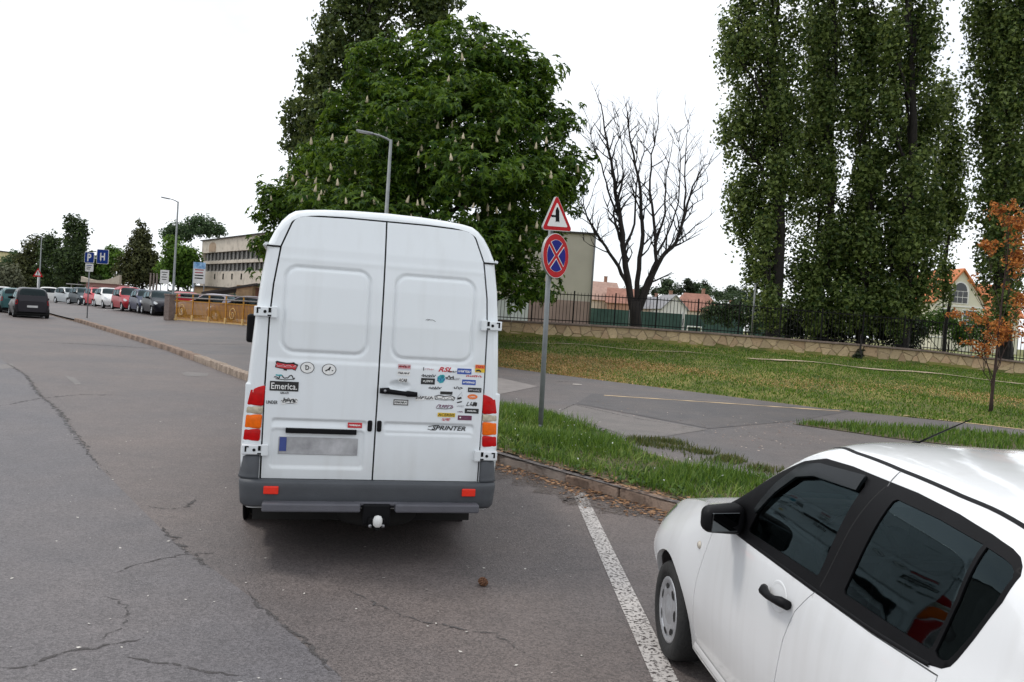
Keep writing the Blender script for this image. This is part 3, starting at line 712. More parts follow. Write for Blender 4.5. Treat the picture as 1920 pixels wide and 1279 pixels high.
def house(name, label, px, Y, w, d, h, rh, wallm, roofm, rz, nwin=2, base=1.1, hip=0.0, ridge_x=True):
    t = thing(name, label, 'house', (((px - 960) / CAM_F) * Y, Y, base), rz)
    b = MB(); b.box((0, 0, h / 2), (w, d, h))
    if hip == 0:   # gable triangles on the ends of the ridge
        for s in (-1, 1):
            if ridge_x: q = [(s * w / 2, -d / 2, h), (s * w / 2, d / 2, h), (s * w / 2, 0, h + rh)]
            else: q = [(-w / 2, s * d / 2, h), (w / 2, s * d / 2, h), (0, s * d / 2, h + rh)]
            b.bm.faces.new([b.bm.verts.new(p) for p in q])
    b.build('wall', wallm, t)
    r = bmesh.new(); o = .35; th = .14
    if ridge_x:
        e = hip * w / 2; A = [(-w / 2 - o, -d / 2 - o, h - .2), (w / 2 + o, -d / 2 - o, h - .2), (w / 2 + o, d / 2 + o, h - .2), (-w / 2 - o, d / 2 + o, h - .2)]; B = [(-w / 2 - o + e, 0, h + rh), (w / 2 + o - e, 0, h + rh)]
        fs = [(0, 1, 5, 4), (2, 3, 4, 5), (1, 2, 5), (3, 0, 4)] if hip else [(0, 1, 5, 4), (2, 3, 4, 5)]
    else:
        A = [(-w / 2 - o, -d / 2 - o, h - .2), (w / 2 + o, -d / 2 - o, h - .2), (w / 2 + o, d / 2 + o, h - .2), (-w / 2 - o, d / 2 + o, h - .2)]; B = [(0, -d / 2 - o, h + rh), (0, d / 2 + o, h + rh)]
        fs = [(0, 4, 5, 3), (1, 2, 5, 4)]
    vv = [r.verts.new(p) for p in A + B]; [r.faces.new([vv[i] for i in f]) for f in fs]
    bmesh.ops.recalc_face_normals(r, faces=r.faces); bmesh.ops.solidify(r, geom=r.faces[:], thickness=th)
    me = bpy.data.meshes.new('roof'); r.to_mesh(me); r.free(); rf = link('roof', me, roofm, t)
    b = MB(); b.box((w * .22, d * .12 if ridge_x else d * .2, h + rh * .85), (.5, .5, rh * .9)); b.box((w * .22, d * .12 if ridge_x else d * .2, h + rh * 1.32), (.6, .6, .1)); b.build('chimney', M('chimney_brick', (.3, .17, .12), .9), rf)
    for lev in range(max(1, int(h // 2.6))):
        for i in range(nwin):
            x = (i - (nwin - 1) / 2) * w / nwin
            f = MB(); f.box((0, 0, 0), (1.15, .1, 1.3)); wo = f.build('window', M_frame, t, (x, -d / 2 - .03, 1.5 + lev * 2.7))
            f = MB(); f.box((-.27, -.04, 0), (.46, .06, 1.12)); f.box((.27, -.04, 0), (.46, .06, 1.12)); f.build('pane', M_glassdark, wo)
    return t
RT = M('roof_tile_red', (.30, .145, .105), .9, .25, 1.2, bump=.3, bscale=8); RP = M('roof_tile_pink', (.40, .26, .21), .9, .2, 1.2, bump=.3, bscale=8)
RG = M('roof_sheet_grey', (.24, .24, .25), .8, .15, 1); RO = M('roof_tile_orange', (.50, .17, .065), .85, .2, 1.5, bump=.3, bscale=9)
WC = M('house_wall_cream', (.60, .52, .42), .9, .08, .6); WW = M('house_wall_white', (.66, .65, .62), .9, .06, .6); WO = M('house_wall_terracotta', (.40, .22, .15), .9, .1, .6)
house('house', 'far house with a pink tiled roof just right of the grey end wall', 1118, 150, 5.5, 8, 4.6, 3.2, WC, RP, .2)
house('house', 'far terracotta coloured house left of the bare tree trunk', 1160, 146, 4.6, 8, 4.2, 2.5, WO, RT, -.15)
house('house', 'far long house with a grey sheet roof behind the bare tree', 1208, 158, 8.2, 7, 3.8, 2.2, WC, RG, .05, 3)
house('house', 'far white gabled house right of the bare tree trunk', 1246, 140, 4.2, 8, 3.6, 2.3, WW, RG, .12, 2, ridge_x=False)
house('house', 'far house with a broad hipped red roof between the conifers', 1298, 152, 7.4, 8, 3.9, 3.0, WC, RT, .1, 2, hip=.5)
house('house', 'far small red roofed house half hidden by the hedge left of the poplars', 1352, 165, 6, 7, 3.6, 2.2, WC, RT, -.1, 2)
# gabled house with arched window behind the poplars
Yh = 104.0
vil = thing('gabled_house', 'cream gabled house with an arched window and orange roof behind the poplars', 'house', ((1792 - 960) / CAM_F * Yh, Yh, .9), .1)
wg, hg, rg = 6.4, 6.4, 4.0
b = MB(); b.box((0, 4, hg / 2), (wg, 8, hg)); b.bm.faces.new([b.bm.verts.new(p) for p in ((-wg / 2, 0, hg), (wg / 2, 0, hg), (0, 0, hg + rg))]); b.box((3.6, 7, 2.6), (14, 7, 5.2)); b.build('wall', M('villa_cream', (.66, .63, .50), .9, .06, .6), vil)
r = bmesh.new(); vv = [r.verts.new(p) for p in ((-wg / 2 - .4, -.4, hg - .3), (0, -.4, hg + rg + .1), (wg / 2 + .4, -.4, hg - .3), (-wg / 2 - .4, 9, hg - .3), (0, 9, hg + rg + .1), (wg / 2 + .4, 9, hg - .3))]
r.faces.new((vv[0], vv[1], vv[4], vv[3])); r.faces.new((vv[1], vv[2], vv[5], vv[4]))
v2 = [r.verts.new(p) for p in ((-3.8, 3.2, 5.0), (11.2, 3.2, 5.0), (11.2, 7, 9.3), (-3.8, 7, 9.3), (11.2, 10.8, 5.0), (-3.8, 10.8, 5.0))]
r.faces.new((v2[0], v2[1], v2[2], v2[3])); r.faces.new((v2[3], v2[2], v2[4], v2[5]))
bmesh.ops.recalc_face_normals(r, faces=r.faces); bmesh.ops.solidify(r, geom=r.faces[:], thickness=.18); me = bpy.data.meshes.new('roof'); r.to_mesh(me); r.free(); link('roof', me, RO, vil)
b = MB(); b.box((0, -.06, 5.75), (wg + .1, .2, .16)); b.build('string_course', M_frame, vil)
def paned(nm, x, z, w, h, cols, rows, arched=False):
    ol = [(-w / 2, -h / 2), (w / 2, -h / 2), (w / 2, h / 2)] + ([(w / 2 * math.cos(a), h / 2 + w / 2 * math.sin(a)) for a in np.linspace(.2, math.pi - .2, 9)] if arched else []) + [(-w / 2, h / 2)]
    f = MB(); f.prism([(p[0] * 1.16, p[1] * 1.1) for p in ol], .1, Matrix.Translation((0, -.1, 0))); o = f.build(nm, M_frame, vil, (x, 0, z))
    for i in range(cols):
        for j in range(rows):
            g = MB(); g.box((-w / 2 + (i + .5) * w / cols, -.12, -h / 2 + (j + .5) * h / rows), (w / cols - .1, .05, h / rows - .1)); g.build('pane', M_glassdark, o)
    if arched:
        g = MB(); g.prism([(p[0] * .86, p[1] - .02) for p in ol if p[1] > h / 2 - 1e-6], .03, Matrix.Translation((0, -.13, .05))); g.build('pane', M_glassdark, o)
paned('window', -.15, 6.9, 2.0, 1.5, 3, 2, True); paned('window', -1.5, 4.5, 1.7, 1.7, 3, 3); paned('window', 1.3, 4.5, 1.7, 1.7, 3, 3)
f = MB(); f.box((7.6, 3.4, 3.6), (1.4, .12, 1.5)); o = f.build('window', M_frame, vil); f = MB(); f.box((7.25, 3.32, 3.6), (.55, .06, 1.3)); f.box((7.95, 3.32, 3.6), (.55, .06, 1.3)); f.build('pane', M_glassdark, o)
# pale yellow block far down the road
yb = thing('apartment_block', 'pale yellow apartment block far down the road above the trees', 'building', (-101, 150, -3.2))
b = MB(); b.box((0, 6, 5.2), (12, 12, 10.4)); b.build('wall', M('render_yellow', (.62, .55, .33), .9, .08, .5), yb)
for i in range(4):
    for j in range(3):
        f = MB(); f.box((-4.5 + i * 3, -.04, 2.3 + j * 3), (1.3, .1, 1.3)); o = f.build('window', M_frame, yb); f = MB(); f.box((-4.5 + i * 3, -.1, 2.3 + j * 3), (1.05, .06, 1.05)); f.build('pane', M_glassdark, o)
b = MB(); b.box((0, 6, 10.5), (12.5, 12.5, .2)); b.build('roof', M_roofdark, yb)
# pavilion beyond the car park
pv = thing('pavilion', 'small pink kiosk with a curved pale parapet behind the parked cars', 'kiosk', (at(190, 545, 92).x, 92, -.05))
b = MB(); b.box((0, 1.5, 1.2), (3.4, 3, 2.4)); b.build('wall', M('kiosk_pink', (.42, .23, .20), .9, .15, 1), pv)
prof = [(-2.1, 2.4)] + [(-2.1 + 4.2 * t / 10, 3.0 - .35 * math.sin(math.pi * t / 10) + .45 * (t / 10) ** 3) for t in range(11)] + [(2.1, 2.4)]
b = MB(); b.prism(prof, .5, Matrix.Translation((0, -.4, 0))); b.build('parapet', M('kiosk_pale', (.52, .45, .36), .9, .1), pv)
b = MB(); b.box((-.5, -.04, 1.0), (.9, .08, 2.0)); b.build('door', M('door_brown', (.14, .07, .05), .6), pv)
b = MB(); b.box((-2.9, .6, 2.1), (1.8, 1.6, .1)); b.tube([(-3.4, .2, 0), (-3.4, .2, 2.1)], .06); b.build('canopy', M('canopy_grey', (.35, .34, .32), .7), pv)
b = MB(); b.box((.9, -.05, 1.2), (.8, .08, .9)); b.build('window', M_frame, pv)
# ochre stone walls and timber boarding right of the car park
ob = thing('stone_outbuilding', 'low ochre stone outbuilding with a lean-to roof behind the yellow railing', 'outbuilding', (at(395, 545, 72).x, 72, 0))
b = MB(); b.box((.2, 1, 1.25), (3.1, 2.4, 2.5)); b.build('wall', M('rubble_ochre', (.36, .25, .14), .95, .35, 1.5, bump=.8, bscale=5), ob); b = MB(); b.box((.2, 1, 2.56), (3.4, 2.8, .12)); b.build('roof', M_roofdark, ob)
ob = thing('stone_outbuilding', 'ochre rubble wall with brown boarding left of the van', 'outbuilding', (at(458, 545, 58).x, 58, 0), -.2)
b = MB(); b.box((0, 1, 1.35), (1.2, 2, 2.7)); b.build('wall', M('rubble_ochre', (0, 0, 0)), ob)
M_board = M('brown_boards', (.17, .075, .05), .8, .3, 3, isl=.25)
for i in range(14):
    f = MB(); f.box((.72 + i * .17, .4, 1.3), (.155, .04, 2.6)); f.build('board', M_board, ob)
b = MB(); b.prism([(-3.2, 1.9), (.9, 2.75), (.9, 2.9), (-3.2, 2.05)], 2.2, Matrix.Translation((0, -.1, 0))); b.build('roof', M_roofdark, ob)
# green fence behind the car park
cf = thing('hedge_fence', 'dark green mesh fence running behind the row of parked cars', 'fence')
fa, fb = np.array([-38., 92.]), np.array([-21.5, 66.]); n = 14
M_gm = M('fence_green', (.035, .055, .035), .7, .2)
b = MB(); b.box(((fa[0] + fb[0]) / 2, (fa[1] + fb[1]) / 2, 1.25), (float(np.linalg.norm(fb - fa)), .05, 1.7), math.atan2(*(fb - fa)[::-1])); b.build('mesh_panel', M_gm, cf)
for i in range(n + 1):
    p = fa + (fb - fa) * i / n; f = MB(); f.box((p[0], p[1] - .05, 1.1), (.08, .08, 2.2)); f.build('fence_post', M_gm, cf)

# ================================================================== sports ground beyond the wall
wbk = thing('windbreak', 'dark teal windbreak netting along the far side of the sports ground', 'screen')
M_teal = M('teal_net', (.030, .070, .062), .9, .3, .8, hue=(.045, .085, .072))
pts = [at(1085, 590, 82), at(1180, 590, 82), at(1280, 592, 82), at(1400, 596, 80), at(1480, 600, 78)]
for a, c in zip(pts[:-1], pts[1:]):
    f = MB(); f.box(((a.x + c.x) / 2, (a.y + c.y) / 2, 2.25), (c.x - a.x - .08, .03, 1.7), math.atan2(c.y - a.y, c.x - a.x)); f.build('net_panel', M_teal, wbk)
for a in pts: f = MB(); f.tube([(a.x, a.y + .06, 1.0), (a.x, a.y + .06, 3.3)], .04); f.build('post', M('post_grey', (.3, .31, .31), .6), wbk)
pitch = sheet('sports_field', [(-2, 40), (60, 40), (60, 81), (-2, 84)], [], 6, lambda x, y: hgt(x, y), M('field_grass', (.13, .17, .045), .95, .25, .3, hue=(.24, .24, .09), bump=.3), .02)
def goal(name, label, cat, px, py, Y, w, h, d):
    p = at(px, py, Y); t = thing(name, label, cat, (p.x, Y, float(hgt(p.x, Y)) + .02)); m = M('goal_white', (.72, .72, .70), .5, .06)
    b = MB(); b.tube([(-w / 2, 0, 0), (-w / 2, 0, h), (w / 2, 0, h), (w / 2, 0, 0)], .055); b.build('frame', m, t)
    b = MB()
    for s in (-1, 1): b.tube([(s * w / 2, .03, h), (s * w / 2, d, 0)], .03)
    b.tube([(-w / 2, d, .03), (w / 2, d, .03)], .03); b.build('back_stay', m, t)
goal('goal', 'white goal frame behind the wall to the right of the poplars', 'goal', 1772, 640, 46, 2.9, 1.05, 1.0)
goal('goal', 'small white goal on the sports ground to the right of the bare tree', 'goal', 1303, 600, 58, .95, .75, .6)
pp = at(1410, 620, 38); f = thing('fence_pole', 'slim grey pole behind the iron fence left of the first poplar', 'pole', (pp.x, 38, float(hgt(pp.x, 38))))
b = MB(); b.tube([(0, 0, -.1), (0, 0, 2.5)], .045); b.build('pole', M('post_grey', (0, 0, 0)), f); b = MB(); b.lathe([(.06, 2.5), (.06, 2.53), (0, 2.55)]); b.build('cap', M('post_grey', (0, 0, 0)), f)

# ================================================================== yellow railing on the plaza
A, B = at(327, 598, 45), at(492, 616, 41.5); LR = math.hypot(B.x - A.x, B.y - A.y)
za = float(plaza(A.x, A.y)); zb = float(plaza(B.x, B.y))
rail = thing('yellow_railing', 'ochre yellow railing of close upright slats with a grey handrail left of the van', 'railing', (A.x, A.y, za), math.atan2(B.y - A.y, B.x - A.x))
M_yel = M('railing_ochre', (.56, .265, .035), .6, .2, 4, dirt=(.38, .19, .05)); M_yel2 = M('railing_pale_yellow', (.70, .48, .20), .6, .15, 5)
b = MB(); b.box((0, 0, .54), (.044, .022, 1.0)); sl = b.mesh('slat'); sl.materials.append(M_yel)
n = int(LR / .10); dz = (zb - za) / LR
for i in range(n): link('slat', sl, None, rail, (.1 + i * .10, 0, dz * i * .10))
for i in range(6):
    x = .2 + i * (LR - .3) / 5; f = MB(); f.box((x, -.05, .72 + dz * x), (.07, .06, 1.44), bev=.008, seg=1); po = f.build('post', M_yel, rail)
    f = MB(); f.box((x, -.055, .16 + dz * x), (.11, .09, .32), bev=.01, seg=1); f.build('post_foot', M_yel2, po)
for z, m, s in ((1.06, M_yel, .05), (.06, M_yel2, .06)):
    f = MB(); f.box((LR / 2, -.02, z + dz * LR / 2), (LR, s, s), Matrix.Rotation(-math.atan(dz), 3, 'Y')); f.build('rail', m, rail)
for z in (1.45, 1.24):
    f = MB(); f.tube([(0, -.05, z), (LR, -.05, z + dz * LR)], .035); f.build('handrail', M('handrail_grey', (.30, .27, .25), .5, .15), rail)
for x in (.62, 4.6):
    f = MB(); f.tube([(x + .26 * (1 - t / 22) * math.cos(t * .5), -.07, .55 + .38 * (1 - t / 22) * math.sin(t * .5)) for t in range(22)], .018, 6); f.build('scroll', M_yel2, rail)
pil = thing('concrete_pillar', 'square weathered concrete pillar at the end of the yellow railing', 'pillar', (A.x - .28, A.y, za - .02), rail.rotation_euler.z)
f = MB(); f.box((0, 0, .66), (.42, .42, 1.32), bev=.03); f.build('shaft', M('pillar_concrete', (.24, .19, .17), .95, .25, 3, bump=.4, dirt=(.13, .10, .09)), pil)
f = MB(); f.box((0, 0, 1.36), (.48, .48, .09), bev=.02); f.build('cap', M('pillar_concrete', (0, 0, 0)), pil)

# ================================================================== across the road, outside the frame, seen in the car's windows
opp = thing('apartment_block', 'grey panel apartment block across the road, reflected in the car windows', 'building', (-46, 33, 0), R(-62))
b = MB(); b.box((0, 6, 5.5), (22, 12, 11)); b.build('wall', M('panel_grey', (.36, .35, .33), .9, .1, .4), opp); b = MB(); b.box((0, 6, 11.1), (22.6, 12.6, .25)); b.build('roof', M_roofdark, opp)
b = MB(); b.box((0, 0, 0), (1.5, .08, 1.4)); wm = b.mesh('window'); wm.materials.append(M_glassdark)
for i in range(7):
    for j in range(3): link('window', wm, None, opp, (-9 + i * 3, -.03, 2.2 + j * 3.3))
# ================================================================== trees
def leaf_cloud(lobes, n, size, aspect=.55, clump=.45, per=28, palm=False, up=.55, droop=.2, shell=.72, rng=RNG, fold=.18, jitter=.9, zs=.75):
    """leaf faces in clumps spread through the lobes (cx, cy, cz, rx, ry, rz); returns vertices, triangles"""
    Lb = np.array(lobes, float); vol = (Lb[:, 3] * Lb[:, 4] * Lb[:, 5]) ** (2 / 3.); vol /= vol.sum()
    nc = max(1, n // per); k = rng.choice(len(Lb), nc, p=vol)
    u = rng.normal(0, 1, (nc, 3)); u /= np.linalg.norm(u, axis=1)[:, None]
    r = np.clip(shell + (1 - shell) * rng.uniform(-1.5, 1.1, nc), .1, 1.08)
    C = Lb[k, :3] + u * r[:, None] * Lb[k, 3:]
    cs = clump * rng.uniform(.6, 1.35, nc) * np.minimum(1, Lb[k, 3:].min(1) / 1.0 + .35)
    m = nc * per; ci = np.repeat(np.arange(nc), per)
    off = rng.normal(0, 1, (m, 3)); off /= np.linalg.norm(off, axis=1)[:, None]; off *= (rng.uniform(.15, 1, m) ** .6)[:, None]
    off[:, 2] *= zs
    P = C[ci] + off * cs[ci][:, None]
    out = off * .9 + u[ci] * .45; out[:, 2] += up
    N = out + rng.normal(0, jitter * .5, (m, 3)); N /= np.linalg.norm(N, axis=1)[:, None]
    def make(P, N, D, s, w):
        T = np.cross(N, D); T /= np.linalg.norm(T, axis=1)[:, None] + 1e-9
        s_ = s[:, None]; w_ = w[:, None]
        V = np.stack([P, P + D * s_ * .45 + T * w_ * .5 + N * w_ * fold, P + D * s_ - N * s_ * droop, P + D * s_ * .45 - T * w_ * .5 + N * w_ * fold], 1)
        return V.reshape(-1, 3)
    R0 = rng.normal(0, 1, (m, 3)); D = R0 - N * (R0 * N).sum(1)[:, None]; D /= np.linalg.norm(D, axis=1)[:, None]
    s = size * rng.uniform(.65, 1.3, m)
    if not palm: V = make(P, N, D, s, s * aspect)
    else:
        T = np.cross(N, D); Vs = []
        for a, f in ((-1.9, .6), (-.95, .85), (0, 1), (.95, .85), (1.9, .6)):
            d = D * math.cos(a) + T * math.sin(a); Vs.append(make(P, N, d, s * f, s * f * aspect).reshape(m, 4, 3))
        V = np.stack(Vs, 1).reshape(-1, 3)
    b = np.arange(len(V) // 4)[:, None] * 4
    return V, np.concatenate([b + [0, 1, 2], b + [0, 2, 3]]), C
M_bark = M('bark_dark', (.018, .015, .013), .95, .35, 6, bump=.8, bscale=30)
M_bark2 = M('bark_grey', (.10, .085, .075), .95, .35, 6, bump=.8, bscale=30)
def wob(a, b, n, w, rs):
    a, b = Vector(a), Vector(b); L_ = (b - a).length
    return [a.lerp(b, i / n) + (Vector((rs.uniform(-1, 1), rs.uniform(-1, 1), rs.uniform(-.4, .4))) * w * L_ if 0 < i < n else Vector()) for i in range(n + 1)]
def tree(name, label, base, lobes, n, size, lm, trunk_r, cat='tree', group=None, bark=None, trunk_top=None, limbs=True, seed=1, trunk_pts=None, leafname='crown', **kw):
    """base: world position; lobes in world coordinates"""
    t = thing(name, label, cat, base, 0, group); b0 = Vector(base); rs = random.Random(seed); rg = np.random.default_rng(seed)
    lo = [(l[0] - b0.x, l[1] - b0.y, l[2] - b0.z, *l[3:]) for l in lobes]
    V, T, C = leaf_cloud(lo, n, size, rng=rg, **kw)
    link(leafname, np_mesh(leafname, V, T, False), lm, t)
    cx = sum(l[0] for l in lo) / len(lo); cy = sum(l[1] for l in lo) / len(lo); top = max(l[2] + l[5] * .5 for l in lo)
    tp = trunk_pts or [(0, 0, -.3)] + [tuple(p) for p in wob((0, 0, .0), (cx * .7, cy * .7, trunk_top or top * .75), 6, .02, rs)]
    m = MB(); k = len(tp); m.tube(tp, [trunk_r * (1.35 if i == 0 else 1 - .8 * i / (k - 1)) for i in range(k)], 10); m.build('trunk', bark or M_bark, t)
    if limbs:
        m = MB()
        for l in lo:
            c = Vector(l[:3]); h = max(.15, min(.9, (c.z - l[5] * .6 - 1.0) / max(.1, tp[-1][2]))); i = min(k - 2, int(h * (k - 1))); s = Vector(tp[i]).lerp(Vector(tp[i + 1]), h * (k - 1) - i)
            r = trunk_r * .38 * (1 - .5 * h); q = wob(s, c, 4, .05, rs); m.tube(q, [r, r * .8, r * .6, r * .4, r * .15], 6, caps=False)
            for _ in range(3):
                d = Vector((rs.uniform(-1, 1) * l[3], rs.uniform(-1, 1) * l[4], rs.uniform(-.4, 1) * l[5])) * .8
                m.tube(wob(q[2], c + d, 3, .06, rs), [r * .4, r * .3, r * .2, r * .06], 5, caps=False)
        m.build('limbs', bark or M_bark, t)
    return t, lo, C
def px_lobes(L, Y, rs, depth=1.0, ry=None):
    """lobes read off the photograph: (px, py, half width px, half height px) at about depth Y"""
    out = []
    for q in L:
        px, py, a, c = q[:4]; y = Y + (q[4] if len(q) > 4 else rs.uniform(-depth, depth)); p = at(px, py, y); k = y / CAM_F
        out.append((p.x, p.y, p.z, a * k, (ry or a * k), c * k))
    return out
rt = random.Random(3)
# ---- the chestnut in bloom
LC = leaf_mat('chestnut_leaf', (.016, .054, .005), (.125, .215, .022), .36, .42)
ch = [(860, 120, 115, 80, 0), (735, 150, 85, 80, .6), (965, 165, 90, 75, .4), (665, 220, 70, 70, 1), (850, 240, 170, 90, -1.6), (1010, 250, 70, 75, .3), (720, 300, 120, 70, -2.0), (900, 330, 150, 75, -2.8),
      (1045, 325, 55, 45, -.3), (600, 370, 85, 70, .5), (545, 420, 60, 70, 1.2), (506, 480, 40, 58, 1.6), (520, 380, 46, 50, 1.4), (690, 420, 140, 75, -2.4), (960, 450, 85, 65, -1.6), (985, 530, 60, 50, -.8), (850, 470, 130, 80, -2.9), (620, 500, 110, 60, -.5),
      (860, 200, 150, 90, 3.2), (700, 330, 150, 90, 3.6), (960, 380, 130, 90, 3.4), (800, 520, 160, 60, 2.5)]
cb = at(785, 640, 32.6); cz = float(hgt(cb.x, 32.6))
ct, clo, cC = tree('chestnut_tree', 'large horse chestnut with white flower candles rising behind the van', (cb.x, 32.6, cz), px_lobes(ch, 32.6, rt), 27000, .28, LC, .42, palm=True, clump=.62, per=17, aspect=.42, up=.75, droop=.25, shell=.80, trunk_top=8.5, seed=4, jitter=.7)
pr = [(0, 0), (.05, .015), (.058, .06), (.046, .12), (.03, .19), (.012, .25), (0, .27)]
m = MB(); m.lathe(pr, n=7)
for v in m.bm.verts:
    k = 1 + .3 * math.sin(v.co.z * 140 + math.atan2(v.co.y, v.co.x) * 3); v.co.x *= k; v.co.y *= k
cand = m.mesh('flower_spike'); cand.materials.append(M('chestnut_blossom', (.52, .45, .31), .8, .25, 30))
rc = np.random.default_rng(9); sel = [c for c in cC if c[1] < .6 and 2.0 < c[2] < 11]
pw = np.array([math.exp(-((c[2] - 5.0) / 2.6) ** 2) * (1.6 if c[1] < -1 else .7) + .05 for c in sel]); pw /= pw.sum()
for i in rc.choice(len(sel), min(180, len(sel)), replace=False, p=pw):
    c = sel[i]; s = rc.uniform(.65, 1.05)
    o = link('flower_spike', cand, None, ct, (c[0] + rc.uniform(-.25, .25), c[1] - .75, c[2] + rc.uniform(.1, .5)), (rc.uniform(-.25, .25), rc.uniform(-.25, .25), rc.uniform(0, 6))); o.scale = (s, s, s * 1.1)
# ---- poplars
LPop = leaf_mat('poplar_leaf', (.028, .060, .013), (.210, .275, .078), .42, .36)
LPop2 = leaf_mat('poplar_leaf_brownish', (.024, .046, .012), (.130, .170, .045), .34, .42)
b0 = at(690, 620, 45); bz = float(hgt(b0.x, 45))
tree('poplar_tree', 'tall brownish green poplar towering out of frame behind the chestnut', (b0.x, 45, bz), px_lobes([(640, 60, 50, 110), (600, 130, 38, 80), (705, 0, 62, 150), (790, -50, 72, 120), (650, -150, 60, 120), (730, -220, 60, 120), (600, 215, 50, 85), (560, 235, 36, 70), (690, 160, 60, 120), (590, 320, 50, 60), (640, 300, 60, 100), (820, 20, 45, 60), (700, -380, 50, 120)], 45, rt, 1.2), 36000, .24, LPop2, .45, group='poplars', aspect=.8, clump=.5, per=22, up=.1, droop=.35, shell=.74, seed=8, bark=M_bark2)
POP = [('poplar standing at the left edge of the row, leaning out over the hedge', 1447, 632, 38.0, [(1395, 60, 46, 130), (1375, 240, 38, 75), (1425, 220, 48, 150), (1400, 380, 40, 95), (1440, 400, 48, 130), (1470, 120, 50, 190), (1425, 510, 36, 70), (1480, 300, 40, 160), (1420, -150, 50, 150), (1460, -330, 40, 140), (1372, 95, 26, 70)]),
       ('poplar with a slender trunk, second in the row from the hedge', 1545, 640, 39.0, [(1540, 90, 48, 200), (1530, 300, 42, 170), (1560, 470, 42, 110), (1510, 520, 38, 80), (1545, -180, 46, 170), (1545, -380, 38, 150)]),
       ('poplar in the thick of the row with low leafy shoots', 1612, 642, 38.5, [(1615, 110, 46, 200), (1630, 330, 44, 180), (1600, 480, 42, 120), (1580, 570, 40, 50), (1640, 560, 40, 60), (1615, -180, 46, 180), (1620, -390, 36, 150)]),
       ('poplar with the thickest dark trunk, near the house gable', 1690, 650, 37.5, [(1690, 110, 46, 200), (1735, 60, 36, 130), (1740, 230, 30, 90), (1700, 330, 44, 170), (1735, 420, 36, 110), (1715, 540, 40, 70), (1665, 470, 34, 120), (1700, -180, 50, 180), (1705, -400, 40, 150)]),
       ('shorter thin poplar between the house gable and the last poplar', 1772, 640, 41.0, [(1772, 200, 24, 70), (1778, 320, 34, 90), (1760, 420, 34, 70), (1790, 400, 24, 60)]),
       ('poplar at the right edge of the picture behind the orange leaved tree', 1888, 655, 36.5, [(1850, 60, 42, 140), (1890, 140, 44, 200), (1848, 230, 30, 100), (1865, 370, 40, 120), (1915, 330, 44, 180), (1880, 500, 40, 80), (1930, 60, 50, 220), (1880, -180, 50, 180), (1885, -380, 40, 150), (1835, 30, 24, 60)])]
for k, (lab, px, py, Y, L) in enumerate(POP):
    b = at(px, py, Y); n = 36000 if k != 4 else 9000
    tree('poplar_tree', lab, (b.x, Y, float(hgt(b.x, Y))), px_lobes([(q[0], q[1], q[2] * 1.06, *q[3:]) for q in L] + ([(px + rt.uniform(-22, 22), yy, 26, 62, rt.uniform(-1.7, -.9)) for yy in range(575, -260, -125)] if k != 4 else [(px, 520, 20, 60, -.6)]), Y, rt, 1.3), n, .17, LPop, .36 if k in (0, 3, 5) else (.12 if k == 4 else .24), group='poplars', zs=1.7, aspect=.8, clump=.36, per=20, up=.15, droop=.3, shell=.72, seed=20 + k, bark=M_bark, trunk_top=15 if k != 4 else 9)
# ---- bare tree
bt = at(1192, 612, 35.6); bzt = float(hgt(bt.x, 35.6)); B0 = Vector((bt.x, 35.6, bzt))
bare = thing('bare_tree', 'leafless dark tree with many upright branches behind the stone wall', 'tree', B0)
rb = random.Random(17); M_bare = M('bark_bare', (.024, .019, .017), .95, .3, 6, bump=.7, bscale=30)
mt = MB(); mt.tube([(0, 0, -.3), (0, 0, .1)] + [tuple(at(1191, y, 35.6) - B0) for y in (590, 565)], [.29, .25, .24, .25], 12); mt.build('trunk', M_bare, bare)
main = [([(1186, 580), (1172, 500), (1167, 440), (1158, 380), (1148, 320), (1138, 265), (1128, 195)], .15, -.3), ([(1178, 540), (1160, 500), (1135, 462), (1112, 425), (1096, 395), (1083, 372)], .09, -.8),
        ([(1192, 578), (1197, 505), (1204, 440), (1203, 375), (1192, 310), (1180, 250), (1176, 215)], .12, .4), ([(1196, 580), (1215, 525), (1230, 490), (1228, 430), (1218, 360), (1222, 290), (1235, 232)], .11, -.5),
        ([(1198, 582), (1218, 530), (1240, 482), (1268, 455), (1286, 400), (1298, 350), (1310, 330)], .13, .2), ([(1276, 440), (1285, 380), (1284, 310), (1290, 230)], .06, .6), ([(1170, 470), (1190, 420), (1192, 350), (1207, 285), (1212, 235)], .06, 1.0),
        ([(1228, 460), (1246, 400), (1250, 330), (1262, 260)], .06, -1.0), ([(1158, 400), (1140, 360), (1128, 310), (1112, 270), (1108, 245)], .05, .9), ([(1230, 480), (1252, 440), (1272, 380), (1278, 300), (1270, 250)], .05, .9), ([(1165, 450), (1150, 400), (1168, 340), (1165, 280), (1160, 220)], .05, -1.1)]
mb = MB(); tips = MB(); tw_count = 0
def twig(p, d, L_, r, dep):
    global tw_count
    n = 4; q = [p]; dd = d.copy()
    for i in range(n):
        dd = (dd + Vector((rb.uniform(-.28, .28), rb.uniform(-.28, .28), rb.uniform(-.12, .22)))).normalized(); q.append(q[-1] + dd * L_ / n)
    (mb if r > .016 else tips).tube(q, [r * (1 - .17 * i) for i in range(n + 1)], 6 if r > .016 else 3, caps=False); tw_count += 1
    if dep > 0:
        for _ in range(rb.choice([2, 3, 3])):
            i = rb.randint(1, n); s = Vector((rb.uniform(-1, 1), rb.uniform(-1, 1), rb.uniform(-.05, 1.0))).normalized()
            twig(q[i], (dd * .55 + s * .8).normalized(), L_ * rb.uniform(.45, .7), r * .55, dep - 1)
